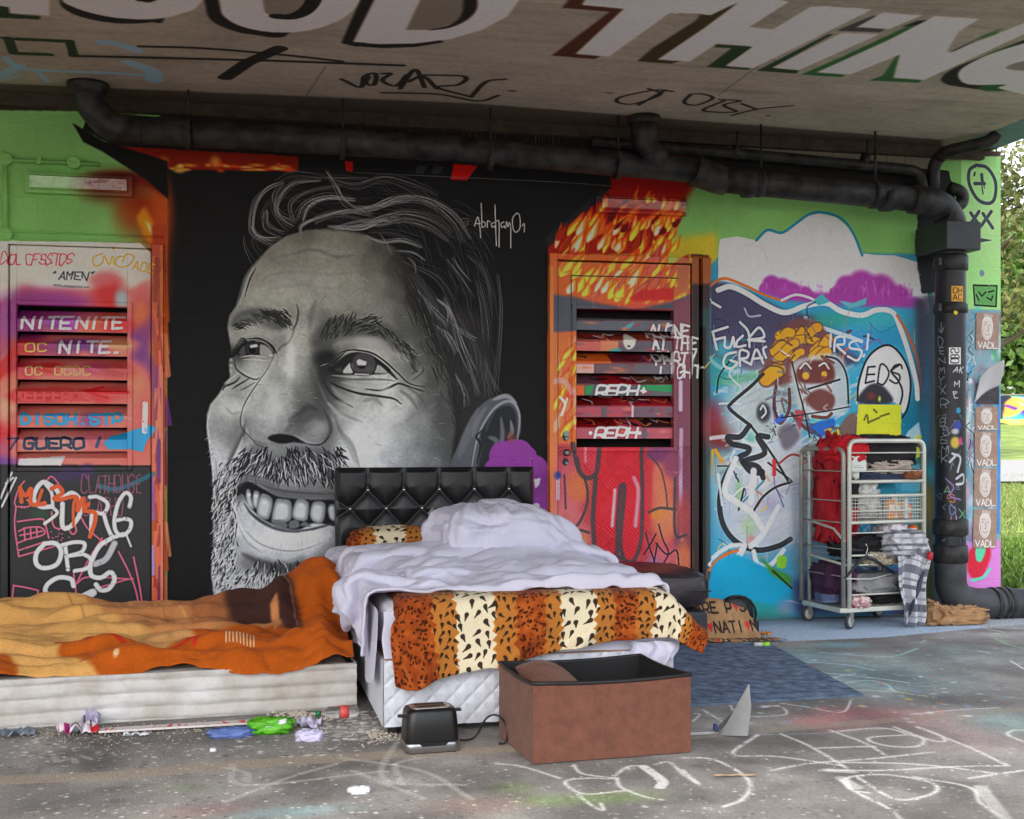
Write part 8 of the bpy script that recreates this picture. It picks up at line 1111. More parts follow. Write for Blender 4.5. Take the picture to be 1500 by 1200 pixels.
FOLDS['orange'] = (44, 82, 3, '''75 2 -1 -2 3 9 -2 -7 -1 -3 0 0 0 0 0 2 0 -1 -1 0 0 0 0 1 2 0 0 3 0 -2 2 -2 -4 2 -1 0 1 2 -3 0 0 0 1 2 0 0 0 1 -3 -1 0 1 0 -2 0 0 0 0 0 2 0 -1 0 0 0 -1 4 -4 1 1 -1 3 1 -2 -1 4 -1 9 0 0 -7 0 0 0 0 0 3 -3 0 2 -2 0 0 0 0 0 0 0 0 0 0 0 0 1 0 3 -3 -3 -1 1 2 1 -3 0 2 -2 2 -1 2 -1 0 0 0 0 0 0 1 -1 -1 0 4 -1 2 0 -4 0 0 2 0 2 0 -2 -1 -1 5 3 3 1 -3 3 -2 -4 -2 -3 1 3 -2 -7 9 -4 -1 -5 4 0 0 4 4 4 -6 -6 0 2 3 0 -3 -2 0 1 1 2 1 -1 1 0 0 -2 -3 -1 1 -1 2 0 -3 -1 0 1 2 2 -1 3 0 -4 0 -1 -1 2 0 0 -1 -3 3 5 2 3 -5 7 5 2 -1 -4 -1 -3 -2 -3 0 0 -5 1 0 1 -1 0 -1 -2 6 2 -3 -3 1 2 1 -5 -5 6 1 0 -2 -1 2 -1 2 -1 2 2 -3 0 0 1 3 1 1 -3 0 1 0 -1 -2 0 -1 -1 0 4 0 -5 -1 1 1 1 1 -1 1 5 -2 3 1 0 -1 -5 -3 -1 0 4 3 -6 3 2 6 -7 -1 0 0 -2 0 -1 -1 1 -1 2 0 -4 -1 0 0 0 -1 10 -1 -4 1 -5 2 19 -5 1 3 -6 -5 0 0 -4 -3 -1 0 -1 -2 1 4 2 3 4 -1 -4 -1 -1 -3 1 -1 1 3 1 2 -2 4 1 -1 -4 2 0 0 0 1 -2 1 0 0 -1 1 0 0 1 -1 -1 1 2 -1 0 -9 1 -3 3 4 0 0 2 0 -3 8 2 -8 2 2 11 1 1 -1 0 1 -7 -5 4 1 9 6 -14 -4 -2 -2 -6 4 0 0 1 -2 -1 -2 3 0 1 0 0 1 1 -1 -5 -1 0 2 0 1 1 -1 -1 2 0 0 2 0 0 -1 0 0 0 0 3 2 -7 1 0 -3 -3 1 3 2 1 -1 -1 1 1 11 -4 -2 -3 -6 -9 8 4 -1 12 -5 1 13 3 0 -10 -3 -3 -1 -2 -1 -2 -1 1 3 4 -3 -4 0 -1 -14 10 2 0 4 3 -3 1 2 -1 3 0 -1 -1 -1 -4 -2 0 0 0 0 1 0 0 3 1 -2 0 3 -4 -2 12 1 2 0 0 -6 2 -4 0 -3 0 2 7 2 -2 1 2 1 0 -6 -3 2 2 2 -3 -2 2 -10 1 4 -6 0 3 0 -2 0 -1 0 0 -1 -1 -2 0 2 -7 2 4 0 -9 3 -2 11 -1 3 0 6 -4 3 0 -2 0 0 -1 0 1 -1 -1 -3 2 3 0 -2 3 3 8 0 0 2 -2 -10 3 2 -9 1 2 2 2 9 -1 0 0 0 -1 -1 -5 -5 -3 1 0 2 1 3 3 -9 -2 0 -8 5 3 0 -1 -3 -3 4 1 -3 -5 -1 -3 -2 5 3 0 4 4 3 6 -5 -12 1 13 -3 -2 8 -1 -8 0 -8 2 2 2 0 2 -2 0 1 0 -4 -1 2 4 0 5 6 -2 0 -7 -1 0 -1 2 2 -3 -3 0 1 1 3 3 -3 -2 1 -1 0 0 0 -2 1 1 -2 -1 -4 -7 13 0 0 -3 -6 4 1 3 2 -5 3 3 -10 -2 3 0 1 3 -3 -4 4 5 0 -2 1 2 1 6 -2 -3 0 3 -3 -3 4 0 10 -15 0 1 0 -1 1 -3 -4 1 8 9 1 2 -2 -5 -6 -3 -8 1 6 0 1 1 6 2 4 3 0 -1 -4 -9 -5 -4 -2 1 -1 4 3 4 2 3 0 -4 -5 3 -16 0 2 4 5 4 -6 5 9 7 0 -6 3 -4 -3 7 -1 -1 1 -5 -3 -1 -3 -1 -1 -1 9 0 0 -3 1 -8 1 9 3 0 3 17 1 -2 0 -6 -4 -1 7 0 -4 -11 0 -1 1 0 1 7 10 0 -7 0 -3 0 -4 0 1 1 -1 -1 -1 -1 -1 2 2 6 3 -4 -3 -2 -2 -3 1 2 2 3 4 0 -2 -2 -6 -1 6 0 -7 -1 2 5 4 1 -1 -5 -2 -1 0 1 -3 -7 6 3 3 -3 -17 -4 0 5 -4 9 4 5 -1 0 -4 2 2 1 0 5 3 2 -7 -2 -2 0 -1 2 -1 2 1 -4 1 0 0 0 4 -2 -2 0 0 1 2 0 1 9 4 0 -3 -8 -4 -1 0 -1 2 3 -5 3 6 -1 -3 -1 -2 0 5 0 -2 -2 -2 -5 4 0 -1 0 1 0 -1 -2 1 6 -2 4 4 -1 -6 -2 2 -1 -1 -4 12 8 -2 -10 -8 0 -3 -9 -4 -3 2 0 -4 3 3 2 6 4 3 0 0 -1 1 -2 -6 1 0 4 3 -1 -6 -1 1 5 2 0 2 -3 -7 -6 1 1 7 0 -1 4 2 1 5 -6 -1 1 0 -1 -1 -2 6 3 -5 -2 8 -1 -7 -4 -1 1 0 0 4 6 7 -2 1 -3 -2 0 -3 0 8 3 1 2 -8 -5 -2 -2 2 0 2 11 2 1 -8 2 5 -3 -1 -2 -5 3 2 0 -1 -6 -1 -1 -2 -7 1 3 -3 -2 4 2 0 -6 -3 0 1 -2 3 8 1 3 -1 3 2 1 -3 1 -2 1 -2 0 2 2 -2 0 -3 0 3 0 -2 1 -1 6 0 -1 1 1 4 -1 -4 0 2 3 -5 -3 2 0 -4 -2 -1 -1 1 0 -12 6 8 0 5 -4 0 0 5 -3 -2 -1 0 1 1 -2 1 2 3 6 0 0 0 -2 -11 -2 -4 8 4 2 1 0 5 0 -4 1 1 -7 -3 -1 0 0 3 2 3 -1 0 1 0 0 1 0 4 3 -2 -2 -1 -2 -11 8 0 -2 2 0 0 0 -4 -1 0 -1 -1 0 -1 0 3 -1 -3 -3 0 9 0 -7 5 4 -5 0 -14 -1 12 1 0 0 0 1 -3 4 1 -4 -3 0 3 2 1 0 1 3 6 -7 2 0 2 -1 -1 0 -4 -1 0 0 2 5 2 -2 -4 1 0 -3 0 -1 3 1 1 0 -3 -1 -1 0 0 1 2 1 3 -10 2 -2 -5 0 -2 0 0 1 -6 0 1 6 3 3 0 1 -2 4 7 -4 -2 4 7 -9 -1 0 5 -4 -12 -4 -4 0 7 6 5 -3 3 3 -4 -5 -2 2 -1 -6 0 -1 11 2 3 -1 -2 -15 -1 0 2 7 3 2 2 1 -2 2 1 0 0 -1 -3 -3 -2 -2 2 1 2 1 0 -2 -2 1 5 1 -3 2 -3 -1 1 0 -1 0 -3 -1 7 4 2 -4 -3 0 -3 10 10 0 -6 -5 0 1 -1 -8 4 0 3 0 -4 1 4 0 -4 0 1 0 -7 0 3 2 -4 -6 2 7 -1 5 -8 1 -2 -6 -2 13 0 -2 -4 -6 0 1 0 1 4 -1 2 1 1 -3 4 4 0 -1 -2 -1 -1 -1 0 1 4 1 -2 0 -4 7 1 2 2 -10 11 4 2 0 -2 -4 -7 0 2 3 4 -6 -2 0 -1 0 -12 -1 -4 14 9 0 -6 2 2 1 1 0 -1 -4 -1 3 5 1 0 0 0 -1 -3 -2 4 -2 0 -2 1 4 3 -1 -2 -1 -4 0 -2 -1 0 1 0 2 0 -1 -2 6 -1 1 4 6 1 0 0 -1 1 -2 -4 0 -2 0 9 -6 -6 1 3 11 -8 -5 -1 0 -1 -7 6 1 0 -2 0 -3 -13 -2 0 -1 12 2 20 -10 -6 0 -3 -2 -1 3 0 0 0 3 -1 -3 -2 0 1 4 1 1 0 -3 -2 1 4 2 0 0 -2 0 0 2 4 -6 2 5 0 0 0 -2 -3 -1 0 -1 1 0 0 0 2 1 1 1 0 2 1 -3 -2 -2 -3 0 -5 3 2 0 -1 0 -1 -2 -4 9 2 4 0 -1 -5 -2 11 4 1 -5 -4 13 -8 4 -15 0 0 0 1 -1 0 1 0 1 -1 -3 1 -1
-1 -2 2 2 1 4 -1 1 -4 0 0 -1 6 -5 0 1 0 5 -3 -3 0 0 1 0 1 -1 0 -1 1 -2 -4 -3 0 4 -1 -1 -6 -1 7 3 1 -8 4 -8 15 -4 -6 2 3 -1 5 -4 6 6 3 -4 1 4 3 2 2 -3 -4 4 2 -2 -5 -4 7 0 0 0 -1 -1 2 0 -2 2 0 -1 1 1 1 -2 -2 1 1 2 2 -1 4 -1 3 4 -9 6 -1 -5 -1 0 0 -4 -1 -2 -2 3 0 1 0 0 -1 2 1 0 -4 -10 0 1 6 1 -5 1 5 10 -5 5 -3 1 6 10 2 3 -5 4 -3 -9 -5 0 -1 0 1 0 -4 -2 0 -1 8 10 0 -3 1 0 5 1 1 1 -4 -2 0 -3 1 3 -1 0 1 2 1 -1 2 2 -2 -1 -1 6 -3 -4 0 -1 1 2 0 0 0 1 2 2 -2 -3 1 4 5 -1 1 1 2 1 2 1 -14 -2 1 0 0 -3 -4 4 0 3 -1 13 0 -13 -5 -1 0 -1 3 2 0 -1 -1 -3 -1 -1 2 2 7 5 1 -1 1 0 1 7 0 1 1 -1 1 0 1 -3 1 4 4 3 3 2 3 2 -1 -3 1 -1 -5 -9 1 9 5 1 3 3 2 1 0 -1 -2 -4 -1 -3 -3 -5 -6 0 -4 2 1 0 0 2 12 0 -3 -1 -1 0 -1 -4 6 2 1 -12 -4 0 1 -1 -3 3 6 1 0 1 -2 -1 -1 1 -1 4 1 8 6 -7 0 9 -2 -16 4 -2 -3 -1 -2 2 1 0 1 0 -1 -1 -1 2 1 1 1 0 0 1 2 4 -1 -8 -6 1 3 -2 3 1 1 0 -1 -1 -3 4 -1 3 1 -1 3 -5 -1 0 -1 0 -4 -1 0 1 3 0 6 1 -8 0 -2 -2 2 2 6 -2 9 2 -8 8 0 -2 5 2 2 -1 -3 -4 2 2 0 -8 0 0 0 0 4 0 -1 -1 11 1 1 2 1 1 -1 -2 -3 -8 -13 3 1 2 2 0 -2 0 -2 0 4 -1 -4 1 -2 -1 -1 -1 1 6 9 0 3 -4 -1 0 -2 -1 -2 -2 -1 1 2 3 1 1 -3 4 -4 -3 3 0 2 1 -4 2 -4 8 0 2 5 -6 0 2 -3 -4 -3 0 2 6 -2 -1 -4 -1 0 0 0 1 12 0 2 0 -9 -2 -1 1 2 -1 2 2 0 2 7 -12 6 -2 -3 -2 1 0 1 0 4 3 1 -1 -1 -3 -3 -3 2 -3 1 0 1 2 -2 0 2 2 -4 -2 -1 -1 2 -1 1 0 -2 1 1 2 4 -1 -1 -1 -1 -3 -1 1 -1 0 1 -1 0 -1 -3 -4 2 1 12 -5 3 0 0 1 -1 0 2 0 0 0 0 0 0 0 0 0 -1 -3 1 3 1 2 1 6 -8 0 -1 2 1 0 3 1 -2 -1 -1 1 -2 1 2 2 -3 -1 -4 -1 1 5 4 1 -2 -2 3 -1 -1 -6 2 -3 0 -1 5 -2 -1 1 0 -1 -1 0 1 -3 2 -8 -2 2 2 -1 -2 -2 1 8 2 0 0 2 1 5 3 -1 1 0 -3 0 -18 -4 2 3 1 1 5 -3 -4 10 -4 -5 13 1 1 0 -2 0 2 0 -1 1 0 -2 -3 3 1 0 1 0 -1 1 0 1 -1 0 0 0 1 -1 0 0 0 2 -1 2 -2 0 -1 1 -1 0 -1 -2 -1 -4 1 0 8 2 -6 4 -3 -4 -4 2 -1 3 3 1 -6 6 -1 5 3 0 -3 0 0 -1 0 0 6 3 -5 -4 2 1 -3 1 -2 -6 5 3 -12 -2 2 2 1 2 1 0 3 -2 -1 1 1 -4 -3 -1 -1 0 4 1 4 2 0 1 -2 -5 1 -1 -3 0 1 3 1 5 -2 1 -1 0 -3 -4 0 0 1 4 4 1 -8 0 2 1 -1 1 0 -2 3 -2 2 -6 7 -4 2 3 3 -5 0 0 -1 -4 -5 7 2 -2 2 2 -4 -1 0 1 10 1 -2 -1 -2 0 -2 -3 -2 1 0 -1 0 0 1 0 1 -2 -1 2 0 0 0 0 -2 -2 2 -1 0 0 -3 2 1 0 0 -2 1 2 -2 1 0 -2 2 1 0 0 0 1 0 0 -4 1 2 -3 3 -2 1 1 -1 1 -2 -4 -4 1 -2 8 -9 -2 0 3 -2 -1 14 -7 0 -2 2 1 2 0 -2 -2 0 0 1 0 1 -1 -1 1 1 -1 2 3 0 2 -2 -1 -2 -1 -2 -1 2 0 -1 1 0 0 -1 -1 -2 -1 0 -2 1 2 -3 0 0 0 3 3 2 1 -2 -2 -3 -2 -1 3 -3 3 6 0 -1 0 -1 -2 -6 -7 1 -1 0 10 -1 -2 14 -9 1 -2 -5 -1 2 9 0 3 -4 -3 1 3 0 2 1 -1 -9 2 -3 -3 1 1 2 2 8 0 0 0 0 -1 0 0 1 0 0 -2 -1 3 0 0 0 0 0 0 -1 -2 -2 0 -1 -2 0 3 3 -2 3 1 -1 -2 0 2 0 -1 -3 -4 -2 2 2 -6 -1 -1 -2 4 0 -1 0 2 3 -2 0 3 3 4 -4 -5 10 2 2 -1 -3 0 -2 2 -4 -2 1 -1 5 1 -1 -5 0 2 2 -1 0 -1 -5 4 -3 -1 -1 1 2 1 1 0 3 1 -2 -3 -1 0 3 1 0 0 1 0 -1 1 -1 -3 -1 -4 0 2 2 0 -6 -2 2 3 3 3 3 -1 -1 -9 -2 4 0 0 4 -4 -1 6 -2 0 0 -2 4 7 -17 8 1 -2 4 1 1 0 -1 -2 -5 6 -1 -1 1 1 -5 2 2 -2 -1 3 -4 2 -2 0 0 -3 2 0 2 0 -3 0 1 2 2 -1 0 -1 0 -3 -4 0 0 1 0 -2 1 -1 2 3 1 -1 -3 -1 -2 0 0 4 -4 -2 1 3 1 0 1 2 1 0 0 -1 -3 3 5 -3 0 0 -3 3 6 -2 -1 -18 13 0 -10 3 3 1 -3 0 -2 0 2 0 -1 1 0 -2 0 0 0 -3 5 1 0 0 -1 0 -1 -1 -3 -1 5 0 0 0 -3 1 -1 -1 -1 2 -1 -1 -1 -2 1 2 0 0 1 -1 0 0 0 -1 -2 -3 9 2 -2 2 -1 -2 -1 2 4 2 -1 1 0 0 0 -5 -1 3 0 -2 0 3 -1 -9 -4 2 7 1 -7 -5 5 0 0 2 -2 1 1 1 2 -3 0 0 0 0 -2 -1 -4 -1 8 0 1 -1 0 0 0 -3 -6 2 -3 0 3 2 2 2 1 -3 -2 -1 2 0 -1 -1 2 0 -2 0 2 2 4 -1 0 -1 -3 -1 6 0 0 1 2 0 -3 0 0 -1 0 -1 0 1 -3 0 2 0 0 2 -5 -1 -4 1 6 -2 -3 -2 -1 2 5 -11 1 -1 2 2 -3 -1 -4 1 0 2 0 -1 -1 0 -8 0 -1 0 2 5 0 2 -1 -4 2 1 0 3 1 0 0 1 0 -4 -2 2 1 2 -1 2 1 2 0 -1 -6 0 2 1 1 0 0 -3 -1 -1 -1 3 0 -4 -2 1 0 2 3 3 -2 0 0 3 0 -1 -1 -3 4 -3 -4 1 -6 6 0 0 -1 11 4 -5 1 0 0 0 2 -1 0 -3 1 1 -1 -2 -1 0 0 -3 -1 -4 1 1 6 1 -4 -1 -2 -2 1 1 -3 2 5 4 0 0 0 0 0 -1 0 0 -1 -1 0 1 0 0 -2 1 -2 2 1 1 0 -3 0 3 2 1 1 0 -4 -1 5 3 2 2 0 -11 0 4 0 -1 -11 -2 3 -14 -3 3 8 5 -1 6 -5 -3 4 2 2 1 0 2 0 -1 -1 -3 -2 -3 -2 2 -3 0 2 -2 -3 2 2 -1 0 -3 -1 -1 2 -1 2 1 0 0 0 2 -1 0 0 0 -1 0 5 0 1 1 0 0 0 -2 1 0 -1 -1 0 3 1 -2 -1 0 3 1 5 2 0 -3 -1 3 -3 -3 -4 -1 -11 5 7 -4 -5 2 -5 0 1 -1 0 -1 -3 0 0 0 2 1 1 0 1 2 0 -1 -3 0 1 -2 -1 1 0 -1 2 0 -2 -1 -1 0 1 0
-5 1 0 -1 1 3 2 0 0 -1 2 3 -1 -1 1 -3 3 -2 3 3 2 -1 -1 -2 -2 -1 0 4 2 1 1 1 -3 -3 -2 0 -2 -1 -2 4 5 -3 -6 3 -10 6 -3 -3 -3 0 -1 -4 3 1 -1 0 3 -1 -5 -1 -1 1 0 0 1 2 2 -2 2 2 -1 2 0 -1 0 -1 0 -2 -1 0 0 1 1 -1 1 -1 0 -3 0 2 1 1 1 0 1 1 -2 3 0 1 1 1 -3 -1 0 0 -2 0 0 -2 -2 -1 -2 -3 -2 -2 4 0 2 0 15 0 -7 -3 -1 -1 5 0 0 0 0 0 1 4 -3 -1 0 0 -3 5 2 -7 -2 0 0 -1 1 0 3 0 -2 1 -1 -2 -2 1 3 1 1 -1 0 0 0 0 0 0 0 1 0 0 0 -1 0 1 1 0 0 1 1 1 1 1 -2 -3 -2 -2 1 2 3 1 -4 -2 0 0 0 3 3 -4 -3 2 4 8 -10 0 0 0 0 -3 3 0 0 0 0 0 3 0 2 1 0 0 -2 -5 0 -1 2 0 2 0 -2 0 -2 1 0 -2 0 0 1 0 -3 -1 1 3 1 1 0 0 0 0 0 0 0 0 0 0 0 -1 -1 0 -1 -1 -2 0 0 -1 2 -1 0 1 1 2 3 -2 1 0 0 0 0 0 -2 3 -1 0 0 0 0 0 0 0 0 -1 1 0 0 0 0 0''')
def folds(k):
    ny, nx, st, s = FOLDS[k]; e = np.array(s.split(), int); e = e.reshape(-1, ny, nx)
    return e.cumsum(1).cumsum(2).transpose(1, 2, 0) * st / 1000.0
def finer(v, ny, nx):                                # cubic resampling of a coarse grid of points
    def ax(a, n):
        m = a.shape[0]; t = np.linspace(0, m - 1, n); i = np.minimum(t.astype(int), m - 2); f = (t - i)[:, None, None]; g = lambda k: a[np.clip(i + k, 0, m - 1)]; p, q, r, s = g(-1), g(0), g(1), g(2)
        return .5 * (2 * q + (r - p) * f + (2 * p - 5 * q + 4 * r - s) * f * f + (3 * q - p - 3 * r + s) * f ** 3)
    return ax(ax(v, ny).transpose(1, 0, 2), nx).transpose(1, 0, 2)
def relax(v, n=1):                                   # takes the millimetre steps out again
    for _ in range(n):
        p = np.pad(v, ((1, 1), (1, 1), (0, 0)), mode='edge'); p[0] = 2 * p[1] - p[2]; p[-1] = 2 * p[-2] - p[-3]; p[:, 0] = 2 * p[:, 1] - p[:, 2]; p[:, -1] = 2 * p[:, -2] - p[:, -3]
        v = v * .6 + .1 * (p[:-2, 1:-1] + p[2:, 1:-1] + p[1:-1, :-2] + p[1:-1, 2:])
    return v
# ================================================================ beds and covers
M_white = mat('white_cotton', (204, 202, 219), .85, namt=.04, nscale=5, bump=.25, bscale=30, sheen=.05)
M_tick = mat('quilted_ticking', (214, 216, 224), .8, namt=.05, nscale=10, bump=.2, bscale=180); M_tick2 = mat('dirty_ticking', (182, 172, 158), .85, namt=.12, nscale=4.5, bump=.3, bscale=60, col2=(208, 206, 204))
M_leather = mat('black_leatherette', (26, 26, 29), .34, namt=.25, bump=.22, bscale=160); M_kraft = mat('brown_board', (150, 112, 78), .85, namt=.2)
M_chrome = mat('chrome', (190, 190, 190), .2, 1, namt=.1)
def cover(name, key, m, lab, cat, remap=None, uvf=None, solid=.008, sub=1):
    v = folds(key)
    v = remap(v)
    ny, nx, _ = v.shape; mb = MB(); mb.grid(nx, ny, lambda a, b: tuple(v[round(b * (ny - 1)), round(a * (nx - 1))]))
    o = mb.build(name, m, None, True, recalc=False); me = o.data
    if uvf is not None:
        U = uvf(v, nx, ny).reshape(-1, 2); l = me.uv_layers.new(name='UVMap'); idx = np.zeros(len(me.loops), int); me.loops.foreach_get('vertex_index', idx); l.data.foreach_set('uv', U[idx].astype(np.float32).ravel())
    s = o.modifiers.new('thickness', 'SOLIDIFY'); s.thickness = solid; s.offset = 1; q = o.modifiers.new('smooth', 'SUBSURF'); q.levels = sub; q.render_levels = sub
    return tag(o, lab, cat)
bed = thing('box_spring', 'white quilted bed base standing behind the toaster and the brown box', 'bed base', (.588, 4.92, 0))
BW, BL = 1.225, 2.27
mb = MB(); mb.box((0, .012, .035), (BW, BL, .30)); mb.build('body', M_tick, bed)
def quilt(u, v, c=.041): a = abs(math.sin(math.pi * (u + v) / (c * 2))); b = abs(math.sin(math.pi * (u - v) / (c * 2))); return min(a, b) ** .45
mb = MB(); mb.grid(300, 70, lambda a, b: (a * BW, .006 - .012 * quilt(a * BW, b * .265), .035 + b * .265)); mb.build('quilted_front', M_tick, bed, True)
mb = MB(); mb.grid(60, 12, lambda a, b: (-.003, a * BL, .035 + b * .265)); mb.build('side_cloth', M_tick, bed, True)
mb = MB(); mb.box((.004, .004, .302), (BW - .004, .30, .307)); mb.build('board_edge', M_kraft, bed)
for x, y in ((.05, .05), (BW - .05, .05), (.05, BL - .05), (BW - .05, BL - .05)): mb = MB(); mb.lathe([(.028, 0), (.03, .034)], (x, y, 0), 12); mb.build('foot', mat('foot_plastic', (24, 24, 24), .5), bed)
mb = MB(); mb.box((.60, 4.955, .31), (1.80, 7.18, .515)); tag(mb.build('bed_mattress', mat('mattress_cloth', (226, 224, 228), .85, namt=.05, bump=.2), bevel=.04), 'white mattress on the quilted bed base under the crumpled duvet', 'mattress')
tag(drape('bed_sheet', M_white, lambda a, b: (.585 + a * 1.26 + .006 * math.sin(b * 9 + a * 20), 4.948 - .022 * math.sin(a * 25) * b * .3 - .004 - .012 * b, .50 - b * (.225 + .02 * math.sin(a * 6))), 60, 8, solid=.003), 'white sheet edge hanging below the leopard print blanket', 'sheet')
tag(drape('bed_sheet', M_white, lambda a, b: (.592 - .022 - .012 * b * math.sin(a * 22) - .02 * b * b, 4.97 + a * 2.1, .50 - b * (.30 - .10 * a + .03 * math.sin(a * 17))), 70, 9, solid=.003), 'white sheet hanging down the left side of the bed', 'sheet')
# headboard with tufts
hb = thing('headboard', 'black buttoned leatherette headboard behind the white duvet', 'headboard', (.585, 7.30, 0)); HW, HH = 1.20, 1.018
rows = [(.885, 0), (.775, 1), (.665, 0), (.555, 1)]; sp = .2135
btn = [(x, z) for z, o in rows for x in [(.19 if o == 0 else .085) + k * sp for k in range(6)] if x < HW - .04 and not (o == 0 and x > 1.1)]
def seg(px, pz, a, b):
    dx, dz = b[0] - a[0], b[1] - a[1]; L = dx * dx + dz * dz; t = max(0, min(1, ((px - a[0]) * dx + (pz - a[1]) * dz) / L)); return math.hypot(px - a[0] - t * dx, pz - a[1] - t * dz)
creases = [((x, .885), (x, 1.02)) for x, z in btn if z == .885] + [(p, q) for p in btn for q in btn if abs(p[1] - q[1] - .11) < .01 and abs(p[0] - q[0]) < .12] + [((btn[5 if False else 0][0] - .105, .775), (-.03, .70)), ((.085, .775), (0, .83))]
def hbf(a, b):
    x, z = a * HW, .35 + b * (HH - .35); d = min(seg(x, z, *c) for c in creases); db = min(math.hypot(x - p[0], z - p[1]) for p in btn); e = min(x, HW - x, HH - z + .0) 
    f = .034 * (1 - math.exp(-d / .032)) - .012 * math.exp(-(db / .02) ** 2) + .002 * mnoise.noise(Vector((x * 30, z * 30, 0))) * math.exp(-d / .03)
    return (x, -.012 - f * min(1, e / .03), z)
mb = MB(); mb.grid(230, 125, hbf); mb.build('padding', M_leather, hb, True)
mb = MB(); mb.box((0, -.012, 0), (HW, .05, HH)); mb.build('frame', M_leather, hb, bevel=.008)
for x, z in btn: mb = MB(); mb.ball((0, 0, 0), .0095, 10, 6, (1, .7, 1)); mb.build('button', M_chrome, hb, True, loc=(x, -.030, z))
for (x, z, w, m_) in ((.73, .785, .03, mat('bare_backing', (150, 140, 134), .9)), (.56, .76, .02, mat('bare_backing', (150, 140, 134), .9))):
    mb = MB(); mb.prism([(x - w, 0, z - .015), (x - w * .2, 0, z - .022), (x + w, 0, z + .008), (x + w * .7, 0, z + .02), (x, 0, z + .004)], (0, .004, 0)); mb.build('torn_patch', m_, hb, loc=(0, -.052, 0))
# covers
M_leo = paint_mat('leopard_fleece', image('leopard_print', paint_leopard().lin(1.0)), .95, .4, 220, sheen=.04, spec=.08)
def rl(v):
    v = finer(relax(v, 2), 75, 108); x = v[..., 0]; x = np.where(x > 1.78, 1.78 + (x - 1.78) * .55, x); v[..., 0] = .605 + (x - .51) * (1.94 - .605) / (1.94 - .51); v[..., 2] += .004; v[..., 1] -= .012
    u = np.clip((v[..., 0] - .6) / 1.3, 0, 1); v[..., 2] = np.where(v[..., 2] < .5, .5 - (.5 - v[..., 2]) * (.80 - .16 * u), v[..., 2])
    f = np.clip((4.97 - v[..., 1]) / .05, 0, 1) * np.clip((.5 - v[..., 2]) / .2, 0, 1); xx = v[..., 0]; zz = v[..., 2]
    for k, (x0, sl, am) in enumerate(((1.18, 1.1, .022), (1.42, 1.0, .020), (.80, .5, .012), (1.62, 1.2, .014))):   # slanting folds
        d = (xx - x0) - (zz - .4) * sl; v[..., 1] -= f * am * 2.8 * np.where(d > 0, np.exp(-(d / .06) ** 2), np.exp(-(d / .018) ** 2))
    v[..., 2] -= .035 * np.exp(-((xx - .70) / .07) ** 2) * np.clip((.45 - zz) / .2, 0, 1)
    return v
cover('leopard_blanket', 'leopard', M_leo, 'leopard and tiger print fleece blanket hanging over the foot of the bed', 'blanket', rl, lambda v, nx, ny: np.stack(np.meshgrid(np.linspace(0, 1, nx), np.linspace(0, 1, ny)), -1), .006)
def rd(v):
    v = finer(relax(v, 1), 190, 160); x, y, z = v[..., 0].copy(), v[..., 1].copy(), v[..., 2]; top = np.clip((z - .50) / .04, 0, 1); lft = 1 / (1 + np.exp((x - 1.12) / .05))
    v[..., 2] = z - top * lft * (z - .53) * .42 - top * (1 - lft) * np.maximum(z - .60, 0) * .62 + .012
    for j in range(v.shape[0]):
        for i in range(v.shape[1]):
            X, Y_, Z = v[j, i]; dx, dy = X - 1.30, Y_ - 6.35; r = math.hypot(dx, dy); th = math.atan2(dy, dx); hump = math.exp(-(((X - 1.38) / .36) ** 2 + ((Y_ - 6.0) / .5) ** 2) ** 2)
            qa = Vector((th * 2.6, r * 1.7 + Z * 1.5, 1)); qb = Vector((X * 2.6 + Y_ * 1.2, Y_ * 5.5 - X * 2.4, Z * 5)); out = 0
            for q, wt in ((qa, hump), (qb, 1 - hump)):
                if wt < .03: continue
                w = mnoise.noise_vector(q * .6) * .9; out += wt * (.052 * abs(mnoise.noise(q + w)) ** .75 + .020 * abs(mnoise.noise((q + w) * 2.4)) ** .8 + .006 * abs(mnoise.noise((q + w) * 5.5)))
            k = min(1, max(.35, (Z - .40) / .12)); v[j, i, 2] += (out - .016) * k; v[j, i, 0] -= (out - .012) * .9 * (1 if X < .64 else .0)
    return v
cover('duvet', 'duvet', M_white, 'crumpled white duvet heaped over the bed and hanging at its left side', 'duvet', rd, None, .012)
pw = lump('pillow', M_white, (0, 0, 0), (.37, .26, .185), None, 12, .10, 2.1, .05, 120, .25, .035, .62); tag(pw, 'plump creased white pillow heaped on the right of the duvet', 'pillow')
for v in pw.data.vertices:                            # long soft creases running from the crown of the pillow to its foot
    c = v.co; a = math.atan2(c.y - .05, c.x + .12); r = math.hypot(c.x + .12, c.y); w = mnoise.noise(Vector((a * 1.2, r * 2, 3))); k = abs(mnoise.noise(Vector((a * 3.2 + w, r * 1.5, 9)))) ** .7 + .4 * abs(mnoise.noise(Vector((a * 7.5 + w * 2, r * 3, 4)))); n = c.normalized(); v.co += n * (.055 * k - .02) * min(1, r / .12); v.co.z += -.16 * max(0, c.x - .02) * (1 if c.z > 0 else .4)
pw.location = (1.31, 6.02, .675)
mb = lump('pillow', M_leo, (.90, 6.98, .60), (.26, .15, .09), seed=3, fold=.12, box=.5); tag(mb, 'leopard print pillow by the headboard, half hidden behind the duvet', 'pillow'); 
l = mb.data.uv_layers.new(name='UVMap')
for lp in mb.data.loops: co = mb.data.vertices[lp.vertex_index].co; l.data[lp.index].uv = (co.x * .55 + .05, co.z * 1.2 + co.y * .4)
